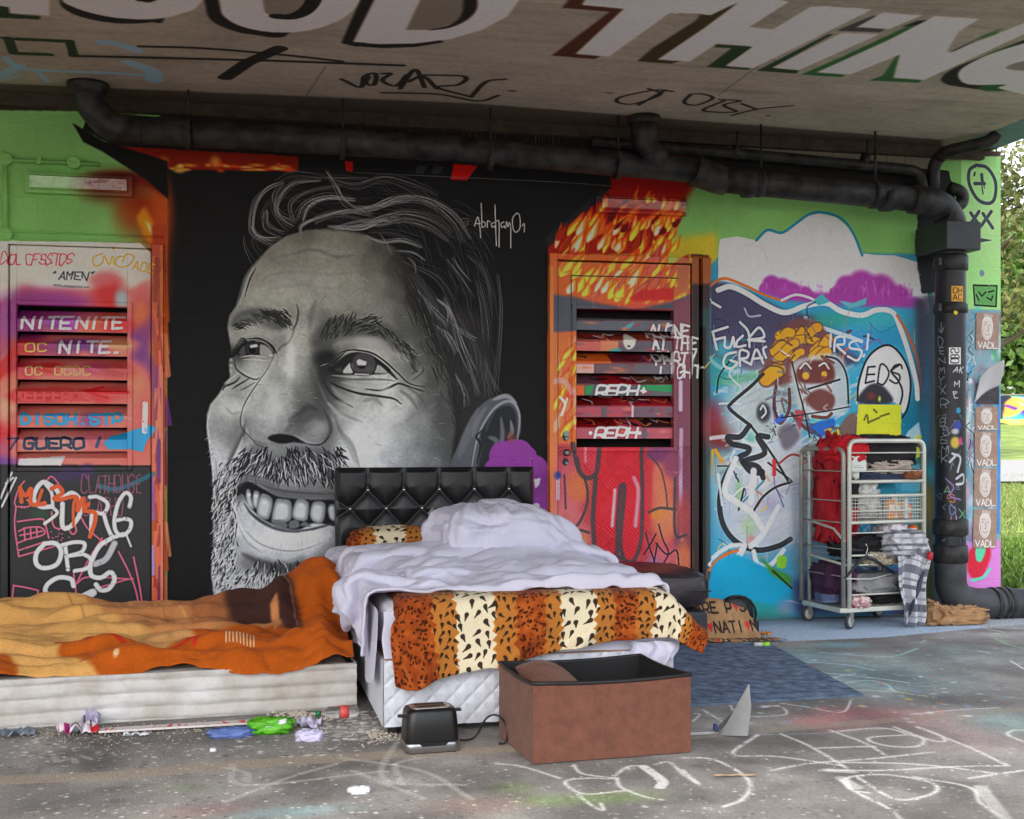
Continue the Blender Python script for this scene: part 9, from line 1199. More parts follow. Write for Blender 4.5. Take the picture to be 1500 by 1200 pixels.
# floor mattress with printed orange fleece
fm = thing('floor_mattress', 'dirty white mattress lying on the ground beside the bed', 'mattress', (-.85, 5.39, 0), math.radians(2.6))
def fmf(a, b):                                       # front face bulging between stitched rows
    z = b * .20; k = abs(math.sin(math.pi * b * 3.5 + .3 * mnoise.noise(Vector((a * 8, 0, 5))))); return (-1.75 + a * 3.13, -.018 * k ** .6 - .006 + .007 * mnoise.noise(Vector((a * 30, b * 7, 0))), z + .004 * mnoise.noise(Vector((a * 9, 0, b))))
mb = MB(); mb.grid(220, 28, fmf); mb.build('front_border', M_tick2, fm, True)
mb = MB(); mb.box((-1.75, 0, .002), (1.36, 1.62, .196)); mb.build('body', M_tick2, fm, bevel=.03)
for z in (.006, .198): mb = MB(); mb.tube([(-1.76, -.012, z), (-.5, -.016, z), (.6, -.014, z), (1.365, -.008, z), (1.38, .02, z), (1.375, .5, z), (1.375, 1.55, z)], .006, 6); mb.build('piping', M_tick2, fm, True)
M_org = paint_mat('printed_fleece', image('fleece_print', paint_orange().lin(.88)), .95, .5, 160, sheen=.04, spec=.08)
def ro(v):
    z = relax(v, 1); ny, nx, _ = z.shape; gx, gy = np.meshgrid(np.linspace(-2.15, .515, nx), np.linspace(5.42, 6.93, ny)); v = finer(np.concatenate([gx[..., None], gy[..., None], z], 2), 130, 240)
    x, y = v[..., 0], v[..., 1]; e = np.linspace(0, 1, 130)[:, None]; v[..., 1] -= (1 - e) ** 3 * (.03 * np.sin(x * 4) + .02 * np.sin(x * 11 + 1)); v[..., 2] -= .05 * np.clip(1 - e * 22, 0, 1) * (1 + .5 * np.sin(x * 7))
    for j in range(130):
        for i in range(240):
            p = Vector((x[j, i] * 1.7 + y[j, i], y[j, i] * 8 - x[j, i] * .8, 3)); w = mnoise.noise_vector(p * .5) * 1.1; k = 1 + 1.3 * min(1, max(0, x[j, i] + .3)); v[j, i, 2] += .040 * abs(mnoise.noise(p + w)) ** .8 + k * .020 * abs(mnoise.noise((p + w) * 2.3)) ** .8 + .007 * abs(mnoise.noise((p + w) * 5))
    for k in range(0): ph = k * 1.7; yy = 5.55 + k * .15 + .09 * np.sin(x * 2.1 + ph) + .10 * x * (k % 3 - 1) * .5; v[..., 2] += .016 * np.exp(-((y - yy) / .022) ** 2) * (.4 + .6 * np.sin(x * 3 + ph) ** 2)
    v[..., 2] += .07 * np.exp(-(((x - .22) / .06) ** 2 + ((y - 6.25) / .22) ** 2)); v[..., 2] += .05 * np.exp(-(((x - .40) / .05) ** 2 + ((y - 5.75) / .25) ** 2))
    return v
cover('printed_blanket', 'orange', M_org, 'orange and tan printed fleece blanket over a lump on the floor mattress', 'blanket', ro, lambda v, nx, ny: np.stack([(v[..., 0] - OX0) * OSC / 850, 1 - (v[..., 1] - OY0) * OSC / 530], -1), .006)
# ================================================================ brown box, toaster, ottoman, rug
M_suede = mat('brown_suede', (102, 62, 47), .9, namt=.08, nscale=24, bump=.35, bscale=90, col2=(114, 70, 54), sheen=.1); M_lin = mat('black_lining', (22, 22, 23), .8, namt=.2, bump=.2); M_trim = mat('black_piping', (26, 25, 26), .55)
A, B_, C_, D_ = (1.068, 4.362), (1.693, 4.40), (1.640, 4.835), (1.035, 4.80); BH = .297
bx = thing('storage_box', 'open brown suede storage box with black lining in front of the bed', 'storage box', (1.37, 4.6, 0)); cx, cy = 1.37, 4.6
Q = [(p[0] - cx, p[1] - cy) for p in (A, B_, C_, D_)]
def side(p, q, nm, m, off=0, z0=.004, z1=BH, bow=.006):
    mb = MB(); d = Vector((q[0] - p[0], q[1] - p[1], 0)); n = Vector((d.y, -d.x, 0)).normalized()
    mb.grid(24, 8, lambda a, b: tuple(Vector((p[0], p[1], z0 + b * (z1 - z0) - (.010 * math.sin(math.pi * a) if b > .9 else 0))) + d * a + n * (off + bow * math.sin(math.pi * a) * math.sin(math.pi * b) + .002 * mnoise.noise(Vector((a * 6, b * 4, off * 50))))))
    return mb.build(nm, m, bx, True)
for i, nm in enumerate(('front_panel', 'side_panel', 'rear_panel', 'side_panel')): side(Q[i], Q[(i + 1) % 4], nm, M_suede); side(Q[i], Q[(i + 1) % 4], 'lining', M_lin, -.012, .012)
mb = MB(); mb.add([(q[0] * .98, q[1] * .98, .014) for q in Q], [(0, 1, 2, 3)]); mb.build('base_board', M_lin, bx)
mb = MB(); rim = [];
for i in range(4):
    for k in range(8): t = k / 8; p, q = Q[i], Q[(i + 1) % 4]; rim.append((p[0] * (1 - t) + q[0] * t, p[1] * (1 - t) + q[1] * t, BH + .001 - .010 * math.sin(math.pi * t)))
mb.tube(rim + rim[:2], .0075, 8); mb.build('piping', M_trim, bx, True)
mb = MB(); mb.grid(14, 12, lambda a, b: (Q[0][0] + .02 + a * .32, Q[3][1] - .06 - b * .26 - a * .10, BH - .012 + .045 * math.sin(math.pi * min(1, a * 1.2)) * (1 - b * .5) - .13 * a * a - .05 * b)); mb.build('inner_flap', M_suede, bx, True, solid=.012)
tag(drape('white_rag', M_white, lambda a, b: (1.60 + a * .21 + .02 * math.sin(b * 5), 4.885 - .05 * b + .018 * math.sin(a * 14), .345 - b * (.05 + .05 * abs(math.sin(a * 7)))), 24, 10, solid=.003), 'white cloth corner poking out between the blanket and the brown box', 'cloth')
# toaster
ts = thing('toaster', 'black toaster with chrome base band standing on the asphalt by the bed', 'toaster', (.735, 4.675, .0), math.radians(4)); M_tb = mat('toaster_shell', (20, 20, 21), .35, namt=.2, bump=.12, bscale=300)
def rr_(hx, hy, r, z, n=6):
    P = []
    for cx_, cy_, a0 in ((hx - r, hy - r, 0), (-hx + r, hy - r, 90), (-hx + r, -hy + r, 180), (hx - r, -hy + r, 270)):
        P += [(cx_ + r * math.cos(math.radians(a0 + 90 * k / n)), cy_ + r * math.sin(math.radians(a0 + 90 * k / n)), z) for k in range(n + 1)]
    return P
def loft(mb, rings):
    n = len(rings[0]); V = sum(rings, []); mb.add(V, [(i * n + k, i * n + (k + 1) % n, (i + 1) * n + (k + 1) % n, (i + 1) * n + k) for i in range(len(rings) - 1) for k in range(n)] + [tuple(range(n))[::-1], tuple((len(rings) - 1) * n + k for k in range(n))])
mb = MB(); loft(mb, [rr_(.100, .068, .03, .012), rr_(.104, .072, .03, .03), rr_(.100, .070, .03, .10), rr_(.096, .068, .032, .150), rr_(.090, .062, .03, .163), rr_(.084, .056, .028, .166)]); mb.build('shell', M_tb, ts, True)
mb = MB(); loft(mb, [rr_(.102, .070, .03, .004), rr_(.1065, .0745, .031, .008), rr_(.1065, .0745, .031, .038), rr_(.105, .073, .031, .041)]); mb.build('base_band', mat('brushed_band', (170, 172, 176), .3, 1, namt=.08), ts, True)
mb = MB(); mb.prism([(-.045, 0, .030), (.045, 0, .030), (.058, 0, .044), (-.058, 0, .044)], (0, .006, 0)); mb.build('crumb_tray_notch', M_tb, ts, loc=(.0, -.0785, 0))
mb = MB(); loft(mb, [rr_(.078, .050, .026, .1665), rr_(.076, .048, .026, .170)]); mb.build('top_plate', mat('worn_chrome', (206, 206, 202), .33, 1, namt=.15, nscale=60), ts, True)
for y in (-.02, .02): mb = MB(); mb.box((-.058, y - .011, .1702), (.058, y + .011, .1716)); mb.build('slot', mat('slot_dark', (70, 66, 56), .4, .8, namt=.5, nscale=60), ts)
for s, z in ((-1, .135), (1, .146)): mb = MB(); mb.box((s * .100, -.012, z - .005), (s * .124, .012, z + .005)); mb.build('lever', M_tb, ts, bevel=.003)
mb = MB(); mb.box((-.09, -.06, 0), (.09, .06, .006)); mb.build('underside', M_tb, ts)
mb = MB(); mb.tube(rounded([(.10, .03, .03), (.14, .05, .01), (.20, .06, .012), (.235, .04, .10), (.28, .02, .115), (.315, .0, .06), (.30, -.03, .008), (.27, -.02, .008)], .04, 5), .004, 7); mb.build('power_cord', M_trim, ts, True)
# leather pouf
pf = thing('leather_ottoman', 'black leather ottoman with a sagging cushion between the bed and the right door', 'ottoman', (2.27, 6.98, 0), math.radians(-2))
mb = MB(); mb.box((-.42, -.34, .02), (.40, .34, .20)); mb.build('base', mat('dull_leather', (46, 50, 56), .5, namt=.2, bump=.3, bscale=90), pf, bevel=.02)
pc = lump('cushion', mat('creased_leather', (34, 31, 34), .33, namt=.3, bump=.25, bscale=120, col2=(48, 38, 42)), (-.02, 0, .315), (.45, .37, .115), pf, 5, .05, 2.0, .1, 56, fine=.02, box=1.0)
for v in pc.data.vertices: v.co.z += .10 * max(0, -v.co.x * .9 + .1) * (1 if v.co.z > .3 else 0)
mb = MB(); mb.tube([(-.44, -.355, .32), (0, -.37, .322), (.41, -.355, .318)], .005, 6); mb.build('seam', M_leather, pf, True)
M_rug = mat('blue_carpet', (72, 92, 120), .95, namt=.3, nscale=16, bump=.8, bscale=200, col2=(110, 128, 154))
mb = MB(); mb.prism([(0, 0, 0), (.98, .04, 0), (1.16, 1.455, 0), (.85, 1.49, 0), (0, 1.44, 0)], (0, 0, .008)); tag(mb.build('rug', M_rug, loc=(1.862, 5.145, .001)), 'flat dark blue carpet piece on the ground right of the bed', 'rug')
# kraft shopping bag
sb = thing('paper_bag', 'crumpled brown paper bag with black lettering and red hearts beside the ottoman', 'paper bag', (2.66, 6.80, 0), math.radians(-3)); M_bag = paint_mat('printed_kraft', image('bag_print', paint_bag().lin(.85)), .8, .6, 24)
def uvb(co): x = (co[:, 0]) / .42; y = (co[:, 2] / .25); return np.stack([x, y * .75 + .25], 1)
bg_ = lambda a, b: (a * .40 - .03 * b * a + .012 * mnoise.noise(Vector((a * 5, b * 5, 1))), .02 + .13 * b - .03 * math.sin(a * 3.1) * (1 - b) + .018 * mnoise.noise(Vector((a * 6, b * 6, 4))), .005 + b * .235 * (1 - .42 * a ** 2.5) + .01 * mnoise.noise(Vector((a * 7, b * 4, 9))))
mb = MB(); mb.grid(30, 22, bg_); mb.build('front', M_bag, sb, True, uv=uvb, solid=.002)
mb = MB(); mb.grid(12, 16, lambda a, b: (a * .36, .15 + .16 * (1 - a) * 0 + .16 * b, .235 * (1 - .45 * a ** 2.5) * (1 - .7 * b) + .012 * mnoise.noise(Vector((a * 7, b * 7, 2))))); mb.build('back', mat('plain_kraft', (150, 118, 82), .85, namt=.2, bump=.5, bscale=20), sb, True, solid=.002)
mb = MB(); mb.grid(26, 8, lambda a, b: (-.02 + a * .50 + .03 * b, .02 - .11 * b - .03 * a, .008 + .018 * abs(mnoise.noise(Vector((a * 6, b * 3, 7)))))); mb.build('bottom_flap', M_bag, sb, True, uv=lambda co: np.stack([co[:, 0] / .45, (co[:, 1] + .15) / .55], 1), solid=.002)
bc = thing('round_case', 'round black plastic case lying behind the brown paper bag', 'case', (3.00, 7.04, .115)); 
mb = MB(); mb.lathe([(.10, -.03), (.115, -.015), (.115, .015), (.10, .03), (.07, .036), (.066, .02), (.02, .02)], (0, 0, 0), 28, 'y'); mb.build('shell', mat('scuffed_black', (22, 23, 26), .4, namt=.3, bump=.2), bc, True)
mb = MB(); mb.tube([(.115 * math.cos(a), -.045, .115 * math.sin(a)) for a in [i * .3927 for i in range(17)]], .008, 8); mb.build('rim', M_trim, bc, True); mb = MB(); mb.box((.08, -.06, -.112), (.13, .02, -.04)); mb.build('latch', M_trim, bc, bevel=.006)
# loose metal fin
fn_ = thing('bent_metal_sheet', 'bent grey metal offcut with an upright pointed fin beside the brown box', 'metal offcut', (1.93, 4.60, 0), 0); M_al = mat('dull_aluminium', (176, 178, 180), .45, .6, namt=.15, bump=.1)
mb = MB(); mb.prism([(-.03, .02, .003), (.055, -.06, .015), (.062, -.075, .13), (.058, -.065, .222), (.02, -.01, .11)], (.006, .006, 0)); mb.build('fin', M_al, fn_, bevel=.001)
mb = MB(); mb.prism([(-.05, .06, .004), (-.03, .02, .02), (.02, -.01, .112), (.008, .04, .045)], (.004, .004, 0)); mb.build('fold', mat('grey_metal_shade', (128, 130, 132), .5, .5), fn_)
mb = MB(); mb.box((-.24, .045, .002), (-.02, .08, .014)); mb.build('strip', M_al, fn_, bevel=.002); mb = MB(); mb.box((-.045, .03, .02), (-.035, .05, .045)); mb.build('blue_label', mat('blue_print', (50, 60, 130), .5), fn_)
# ================================================================ laundry trolley with its load
TR = (3.70, 6.985, 0); TA = math.radians(7); M_zinc = mat('zinc_tube', (214, 216, 204), .4, .3, namt=.12, bump=.1); M_zd = mat('dull_zinc_tube', (160, 160, 152), .42, .45, namt=.2, bump=.1); M_wire = mat('white_wire', (206, 206, 200), .5, .1)
tr = thing('laundry_trolley', 'grey tubular laundry trolley piled with clothes in front of the right mural', 'trolley', TR, TA)
W_, D2 = .595, .43
def uframe(nm, p, q, z1, m, z0=.135, r=.0125):
    mb = MB(); mb.tube(rounded([(p[0], p[1], z0), (p[0], p[1], z1), (q[0], q[1], z1), (q[0], q[1], z0)], .055, 6), r, 10); return mb.build(nm, m, tr, True)
uframe('front_frame', (.035, 0), (W_, 0), 1.175, M_zinc, r=.0145); uframe('side_frame', (0, .012), (-.03, D2), 1.125, M_zd, r=.0145); uframe('side_frame', (W_ + .01, .03), (W_ + .01, D2), 1.15, M_zd); uframe('rear_frame', (.03, D2), (W_ - .02, D2), 1.16, M_zinc)
for z, r in ((1.10, .005), (.985, .005), (.735, .005), (.60, .005), (.46, .007), (.40, .005), (.215, .006)): mb = MB(); mb.tube([(.04, -.002, z), (W_ - .003, -.002, z)], r, 6); mb.build('cross_bar', M_zinc, tr, True)
for z in (.92, .83, .665): mb = MB(); mb.tube([(.045, -.004, z), (W_ - .005, -.004, z)], .011, 8); mb.build('shelf_rail', M_zinc, tr, True)
for z in (.985, .80, .665, .50, .33): mb = MB(); mb.tube([(.0, .02, z), (-.03, D2, z)], .0045, 6); mb.build('side_bar', M_zd, tr, True)
for z in (.92, .665, .40):
    for k in range(7): mb = MB(); x = .07 + k * .082; mb.tube([(x, 0, z), (x, D2, z - .01)], .004, 6); mb.build('shelf_wire', M_wire, tr, True)
mb = MB(); mb.tube([(.0, .0, .55), (.02, .14, .62), (-.02, .38, .665)], .009, 6); mb.tube([(.02, .01, .40), (-.02, .38, .44)], .009, 6); mb.build('slanted_bar', M_zinc, tr, True)
mb = MB(); mb.box((-.03, 0, .105), (W_ + .01, D2, .135)); mb.build('base_tray', M_zinc, tr, bevel=.006)
M_tyre = mat('grey_tyre', (60, 60, 62), .7); 
for x, y, a in ((.05, .02, .5), (-.0, D2 - .03, .2), (W_ - .05, .03, -.4), (W_ - .06, D2 - .04, .3)):
    c = Matrix.Rotation(a, 4, 'Z'); r = .05
    mb = MB(); mb.lathe([(r - .012, -.012), (r, -.009), (r, .009), (r - .012, .012)], (0, 0, r), 22, 'y'); o = mb.build('wheel', M_tyre, tr, True, loc=(x, y, 0)); o.rotation_euler[2] = a
    mb = MB(); mb.lathe([(.036, -.014), (.036, .014), (.012, .017), (.012, -.017)], (0, 0, r), 18, 'y'); h = mb.build('hub', mat('pale_hub', (186, 186, 176), .5), o, True)
    mb = MB(); mb.prism([(-.014, -.018, .045), (.014, -.018, .045), (.028, -.018, .104), (-.02, -.018, .104)], (0, .004, 0)); mb.prism([(-.014, .015, .045), (.014, .015, .045), (.028, .015, .104), (-.02, .015, .104)], (0, .004, 0)); mb.box((-.022, -.02, .100), (.03, .02, .105)); mb.build('fork', M_zd, o)
def wp(x, y, z): c, s = math.cos(TA), math.sin(TA); return (TR[0] + x * c - y * s, TR[1] + x * s + y * c, z)
def L(nm, lab, cat, m, p, sz, seed, **k): return tag(lump(nm, m, (0, 0, 0), sz, None, seed, rot=TA, **k), lab, cat), p
def put(nm, lab, cat, m, p, sz, seed, **k):
    o = tag(lump(nm, m, (0, 0, 0), sz, None, seed, rot=TA, **k), lab, cat); o.location = wp(*p); return o
M_red = mat('red_cloth', (178, 22, 36), .85, namt=.2, nscale=9, bump=.3); M_blk = mat('black_cloth', (24, 22, 28), .85, namt=.4, nscale=14, bump=.4, bscale=40); M_jean = mat('navy_denim', (48, 58, 84), .85, namt=.3, bump=.4)
put('red_jacket', 'bright red jacket hanging over the left side of the trolley', 'jacket', M_red, (.085, .22, .83), (.065, .15, .31), 2, fold=.6, scale=3.4, n=72, box=.7, fine=.14)
put('red_jacket', 'red hooded top bunched on the upper left of the trolley', 'jacket', mat('scarlet_cloth', (206, 24, 40), .85, namt=.15, bump=.3), (.10, .14, 1.12), (.12, .12, .075), 9, fold=.5, n=44)
put('black_coat', 'black coat bundled over the top of the trolley', 'coat', M_blk, (.36, .19, 1.10), (.22, .16, .10), 4, fold=.35, scale=2.4, n=50, box=.8)
put('black_bag', 'black bag hanging inside the left of the trolley below the red jacket', 'bag', M_blk, (.09, .12, .86), (.05, .10, .11), 6, fold=.3)
put('denim_trousers', 'folded navy jeans on the top shelf of the trolley', 'trousers', M_jean, (.33, .16, .955), (.20, .13, .035), 7, fold=.3, box=.9); put('scarf', 'beige and brown scarf draped on the folded jeans', 'scarf', mat('beige_scarf', (182, 168, 158), .85, namt=.25, nscale=18, bump=.4), (.38, .10, 1.01), (.15, .09, .045), 11, fold=.5, n=44)
put('brown_cap', 'small brown and orange cloth on the right end of the top shelf', 'cloth', mat('rust_cloth', (140, 84, 54), .85, namt=.5, nscale=24), (.52, .04, .955), (.06, .05, .035), 13, fold=.5)
ct = thing('carton', 'small white carton with a green emblem on the top shelf of the trolley', 'carton', wp(.13, .03, .985), TA); M_ctn = mat('white_carton', (222, 226, 220), .6, namt=.04)
mb = MB(); mb.box((-.055, 0, 0), (.055, .07, .095)); mb.build('box', M_ctn, ct, bevel=.003); mb = MB(); mb.lathe([(.014, 0), (.014, .0015)], (.0, -.002, .07), 16, 'y'); mb.build('emblem', mat('green_emblem', (96, 140, 100), .5), ct); mb = MB(); mb.box((-.04, -.0015, .02), (.03, 0, .024)); mb.box((-.04, -.0015, .032), (.01, 0, .035)); mb.build('print_line', mat('grey_print', (150, 154, 152), .6), ct)
rl_ = thing('paper_roll', 'white paper roll standing below the carton on the trolley', 'paper roll', wp(.11, .05, .932), 0); mb = MB(); mb.lathe([(.028, 0), (.028, .052), (.012, .052), (.012, .03)], (0, 0, 0), 18); mb.build('roll', M_ctn, rl_, True)
bk = thing('wire_basket', 'white wire basket on the middle shelf of the trolley', 'basket', wp(.05, .012, .672), TA)
mb = MB()
for i in range(8): z = .155 * i / 7; mb.tube([(0, 0, z), (.53, 0, z), (.53, .30, z), (0, .30, z), (0, 0, z)], .0022 if i < 7 else .005, 5)
for k in range(28): x = .53 * k / 27; mb.tube([(x, .001, .155), (x, .003, 0), (x, .297, 0), (x, .299, .155)], .0018, 4)
mb.build('wire_mesh', M_wire, bk)
R = np.random.RandomState(2)
for i, (x, col, w, h) in enumerate(((.33, (226, 140, 50), .03, .12), (.37, (232, 226, 220), .018, .15), (.41, (230, 170, 60), .03, .11), (.445, (236, 232, 226), .014, .13), (.475, (222, 96, 40), .03, .09), (.35, (240, 200, 90), .02, .08))):
    t = thing('packet', ['orange carton standing in the wire basket', 'tall white bottle in the wire basket between orange cartons', 'yellow carton leaning in the wire basket', 'thin white tube standing near the right of the wire basket', 'red orange packet at the right end of the wire basket', 'pale yellow packet low in the wire basket'][i], 'packet', wp(x + .05, .05 + .02 * (i % 3), .68), TA + R.uniform(-.4, .4)); mb = MB(); mb.box((-w, -.012, 0), (w, .014, h)); mb.build('carton', mat(f'packet_{col[0]}_{col[1]}', col, .5, namt=.25, nscale=40), t, bevel=.004); mb = MB(); mb.box((-w * .6, -.0135, h * .4), (w * .6, -.012, h * .75)); mb.build('label', mat('packet_label', (236, 236, 230), .5), t)
put('white_shirt', 'white and grey patterned shirt stuffed in the left of the wire basket', 'shirt', mat('pattern_shirt', (206, 206, 202), .85, namt=.4, nscale=30, bump=.4), (.20, .15, .80), (.11, .11, .11), 15, fold=.5, n=46)
put('turquoise_towel', 'turquoise towel behind the cartons in the basket', 'towel', mat('turquoise_cloth', (40, 140, 170), .85, namt=.3), (.42, .24, .85), (.12, .05, .07), 16, fold=.3)
put('dark_clothes', 'dark clothes on the shelf below the basket', 'clothes', M_blk, (.22, .16, .50), (.17, .14, .07), 18, fold=.4, n=44)
put('white_bundle', 'white and pink cloth on the right of the shelf below the basket', 'cloth', mat('pinkish_cloth', (222, 216, 224), .85, namt=.2, nscale=20), (.42, .10, .56), (.09, .09, .08), 19, fold=.5); put('orange_cloth', 'small orange cloth at the right edge below the basket', 'cloth', mat('orange_cloth', (226, 110, 40), .8), (.545, .05, .585), (.025, .04, .05), 20)
pn = thing('frying_pan', 'black frying pan tipped inside the left of the trolley', 'pan', wp(.10, .12, .50), TA); mb = MB(); mb.lathe([(.01, .0), (.09, .0), (.12, .035), (.124, .036), (.095, -.004), (.01, -.005)], (0, 0, 0), 28); o = mb.build('bowl', mat('pan_metal', (50, 52, 58), .3, .5), pn, True); mb = MB(); mb.tube([(.12, 0, .035), (.2, 0, .06)], .01, 8); mb.build('handle', M_trim, pn, True); pn.rotation_euler = (.3, .1, TA)
put('fluffy_scarf', 'knitted green and pink scarf rolled on the lower shelf', 'scarf', mat('knit_mix', (150, 130, 120), .95, namt=.6, nscale=40, col2=(170, 160, 140), bump=.6), (.28, .05, .43), (.12, .06, .045), 22, fold=.6, n=44)
put('purple_clothes', 'dark purple clothes low on the left of the trolley', 'clothes', mat('plum_cloth', (66, 34, 64), .9, namt=.4, bump=.3), (.07, .22, .28), (.09, .17, .12), 24, fold=.35)
put('grey_towel', 'folded grey towel on the trolley base beside the hanger', 'towel', mat('grey_towel', (140, 140, 142), .95, namt=.25, bump=.5), (.28, .16, .27), (.20, .14, .06), 25, fold=.3, box=.9); put('black_sack', 'black sack on the right of the trolley base', 'sack', M_blk, (.40, .20, .185), (.14, .14, .055), 26, fold=.3)
put('red_white_cloth', 'red and white cloth at the front left of the trolley base', 'cloth', mat('red_white', (200, 40, 50), .8, namt=.6, nscale=30, col2=(226, 190, 190)), (.12, .03, .165), (.07, .05, .035), 27, fold=.5)
pl = thing('plate_stack', 'stack of pale blue plates on the left of the trolley base', 'plates', wp(.0, .17, .155), 0)
for k in range(5): mb = MB(); mb.lathe([(.01, 0), (.05, 0), (.085, .012), (.087, .014), (.05, .004), (.01, .004)], (0, 0, k * .010), 26); mb.build('plate', mat('blue_plate', (150, 166, 204), .4, namt=.08), pl, True)
hg = thing('coat_hanger', 'black coat hanger hooked on the front of the trolley', 'coat hanger', wp(.13, -.045, .455), TA + .1); M_hg = mat('hanger_plastic', (34, 36, 44), .4)
mb = MB(); mb.tube([(-.0, 0, .0), (-.05, 0, -.02), (-.19, -.02, -.125)], [.012, .012, .007], 8); mb.tube([(0, 0, 0), (.06, 0, -.02), (.24, .02, -.115)], [.012, .012, .007], 8); mb.build('shoulder', M_hg, hg, True); mb = MB(); mb.tube([(-.19, -.02, -.125), (.03, 0, -.14), (.24, .02, -.115)], .004, 6); mb.build('bar', M_zinc, hg, True)
mb = MB(); mb.tube(rounded([(0, 0, 0), (-.0, 0, .03), (.012, 0, .055), (-.008, 0, .082)], .012), .003, 6); mb.build('hook', M_chrome, hg, True)
f_, s_ = ident(256, 256); c = Canvas(256, 256, (196, 196, 202), f_, s_)
for y0, y1, col in ((.05, .12, (90, 90, 100)), (.2, .24, (120, 120, 130)), (.33, .47, (96, 98, 110)), (.55, .58, (130, 130, 140)), (.66, .8, (86, 88, 98)), (.88, .93, (150, 150, 158))): c.poly([(0, y0), (1, y0), (1, y1), (0, y1)], col, 1.5, .9); c.poly([(y0, 0), (y1, 0), (y1, 1), (y0, 1)], col, 1.5, .35)
M_str = paint_mat('striped_wool', image('stripe_print', c.lin(.85)), .95, .5, 120, sheen=.3)
o = drape('striped_blanket', M_str, lambda a, b: wp(.39 + a * .20 * (1 - .35 * b) + .10 * (1 - b) * (a - .5) + .012 * math.sin(b * 9), -.03 - .035 * math.sin(a * 12 + b * 2) * (.4 + .6 * b) + .05 * (1 - min(1, b * 6)) * 1 - .03 * b, .58 - .57 * b ** .95 + .03 * math.sin(a * 5) * (1 - b)), 34, 44, solid=.006); o.data.uv_layers.new(name='UVMap')
for lp in o.data.loops: i = lp.vertex_index; o.data.uv_layers[0].data[lp.index].uv = ((i % 34) / 33, (i // 34) / 43 * 1.6)
tag(o, 'grey and white striped blanket hanging from the trolley to the ground', 'blanket')
o = put('striped_bundle', 'bunched end of grey striped cloth over the lower shelf edge', 'cloth', M_str, (.44, .03, .52), (.15, .09, .085), 30, fold=.5, n=48); l = o.data.uv_layers.new(name='UVMap')
for lp in o.data.loops: v = o.data.vertices[lp.vertex_index].co; l.data[lp.index].uv = (v.x * 2, v.z * 4 + v.y)
um = thing('umbrella', 'folded umbrella leaning on the striped blanket, black and light blue', 'umbrella', wp(.60, -.05, .40), 0)
mb = MB(); mb.tube([(0, 0, .06), (-.06, -.02, -.08)], .004, 6); mb.build('shaft', M_chrome, um, True); mb = MB(); mb.tube([(-.05, -.015, -.05), (-.10, -.03, -.15), (-.165, -.04, -.32)], [.006, .018, .006], 8); mb.build('canopy', mat('umbrella_cloth', (52, 60, 76), .6), um, True); mb = MB(); mb.tube([(0, 0, .02), (.005, 0, .07)], .018, 10); mb.build('handle', mat('red_handle', (196, 40, 50), .5), um, True)
put('blue_bottle', 'turquoise bag inside the lower right of the trolley', 'bag', mat('aqua_plastic', (60, 160, 190), .4), (.56, .12, .26), (.03, .05, .11), 33, fold=.2)
# crumpled bag beside the downpipe
o = tag(lump('crumpled_bag', mat('tan_paper', (172, 132, 92), .75, namt=.22, nscale=9, bump=.5, bscale=25), (0, 0, 0), (.20, .075, .055), None, 41, .55, 3.4, .2, 64, fine=.2), 'crumpled tan paper bag on the ground between the trolley and the downpipe', 'bag'); o.location = (4.50, 7.06, .05)
for v in o.data.vertices: v.co.z += .05 * math.exp(-((v.co.x + .16) / .05) ** 2) * (v.co.z > 0)
# ================================================================ litter
def paper(nm, lab, cat, m, x, y, pts, z=.004, curl=.02, seed=0, group=None, n=12):
    X, Y_ = [float(q) for q in on_level(x, y)]; w, d = pts; mb = MB()
    mb.grid(n, n, lambda a, b: ((a - .5) * w, (b - .5) * d, z + curl * (abs(mnoise.noise(Vector((a * 3 + seed, b * 3, seed)))) * 1.6 + .5 * (a - .5) ** 2)))
    o = mb.build(nm, m, None, True, solid=.0012, loc=(X, Y_, .004)); o.rotation_euler[2] = seed * 1.3; return tag(o, lab, cat, group)
M_lil = mat('lilac_paper', (206, 200, 226), .7, namt=.06); M_pap = mat('white_paper', (222, 222, 226), .7, namt=.04)
f_, s_ = ident(128, 96); c = Canvas(128, 96, (226, 206, 216), f_, s_); c.poly([(.2, 0), (.34, 0), (.24, 1), (.1, 1)], (176, 40, 120), 1); c.poly([(.75, .6), (1, .5), (1, 1), (.8, 1)], (214, 40, 50), 1); c.text("CO", .36, .6, .34, 5, (60, 60, 70), .6, gap=.2); c.poly([(.35, .7), (.7, .62), (.7, .8), (.4, .9)], (190, 220, 222), 1)
o = paper('torn_packet', 'torn white and magenta packet on the ground before the floor mattress', 'packet', paint_mat('packet_print', image('packet_print', c.lin(.85)), .5, .2, 40), 114, 1076, (.15, .13), curl=.05, seed=.2); l = o.data.uv_layers.new(name='UVMap')
for lp in o.data.loops: i = lp.vertex_index; l.data[lp.index].uv = ((i % 12) / 11, (i // 12) / 11)
paper('paper_scrap', 'lilac paper scrap standing folded behind the magenta packet', 'paper', M_lil, 134, 1066, (.09, .06), curl=.07, seed=1.2); paper('paper_scrap', 'thin white paper strip under the red and white board', 'paper', M_pap, 200, 1081, (.10, .02), seed=.05)
paper('grey_pouch', 'flat grey blue pouch on the ground at the far left', 'pouch', mat('grey_foil', (130, 144, 156), .35, .3, namt=.15), 26, 1079, (.13, .085), curl=.03, seed=.25)
tb = thing('striped_board', 'long white strip with red marks along the foot of the floor mattress', 'strip', (0, 0, .0)); a = Vector((*[float(q) for q in on_level(145, 1076)], .012)); b = Vector((*[float(q) for q in on_level(385, 1062)], .012)); dd = (b - a); n_ = Vector((-dd.y, dd.x, 0)).normalized() * .028
f_, s_ = ident(512, 40); c = Canvas(512, 40, (212, 202, 198), f_, s_); R = np.random.RandomState(8)
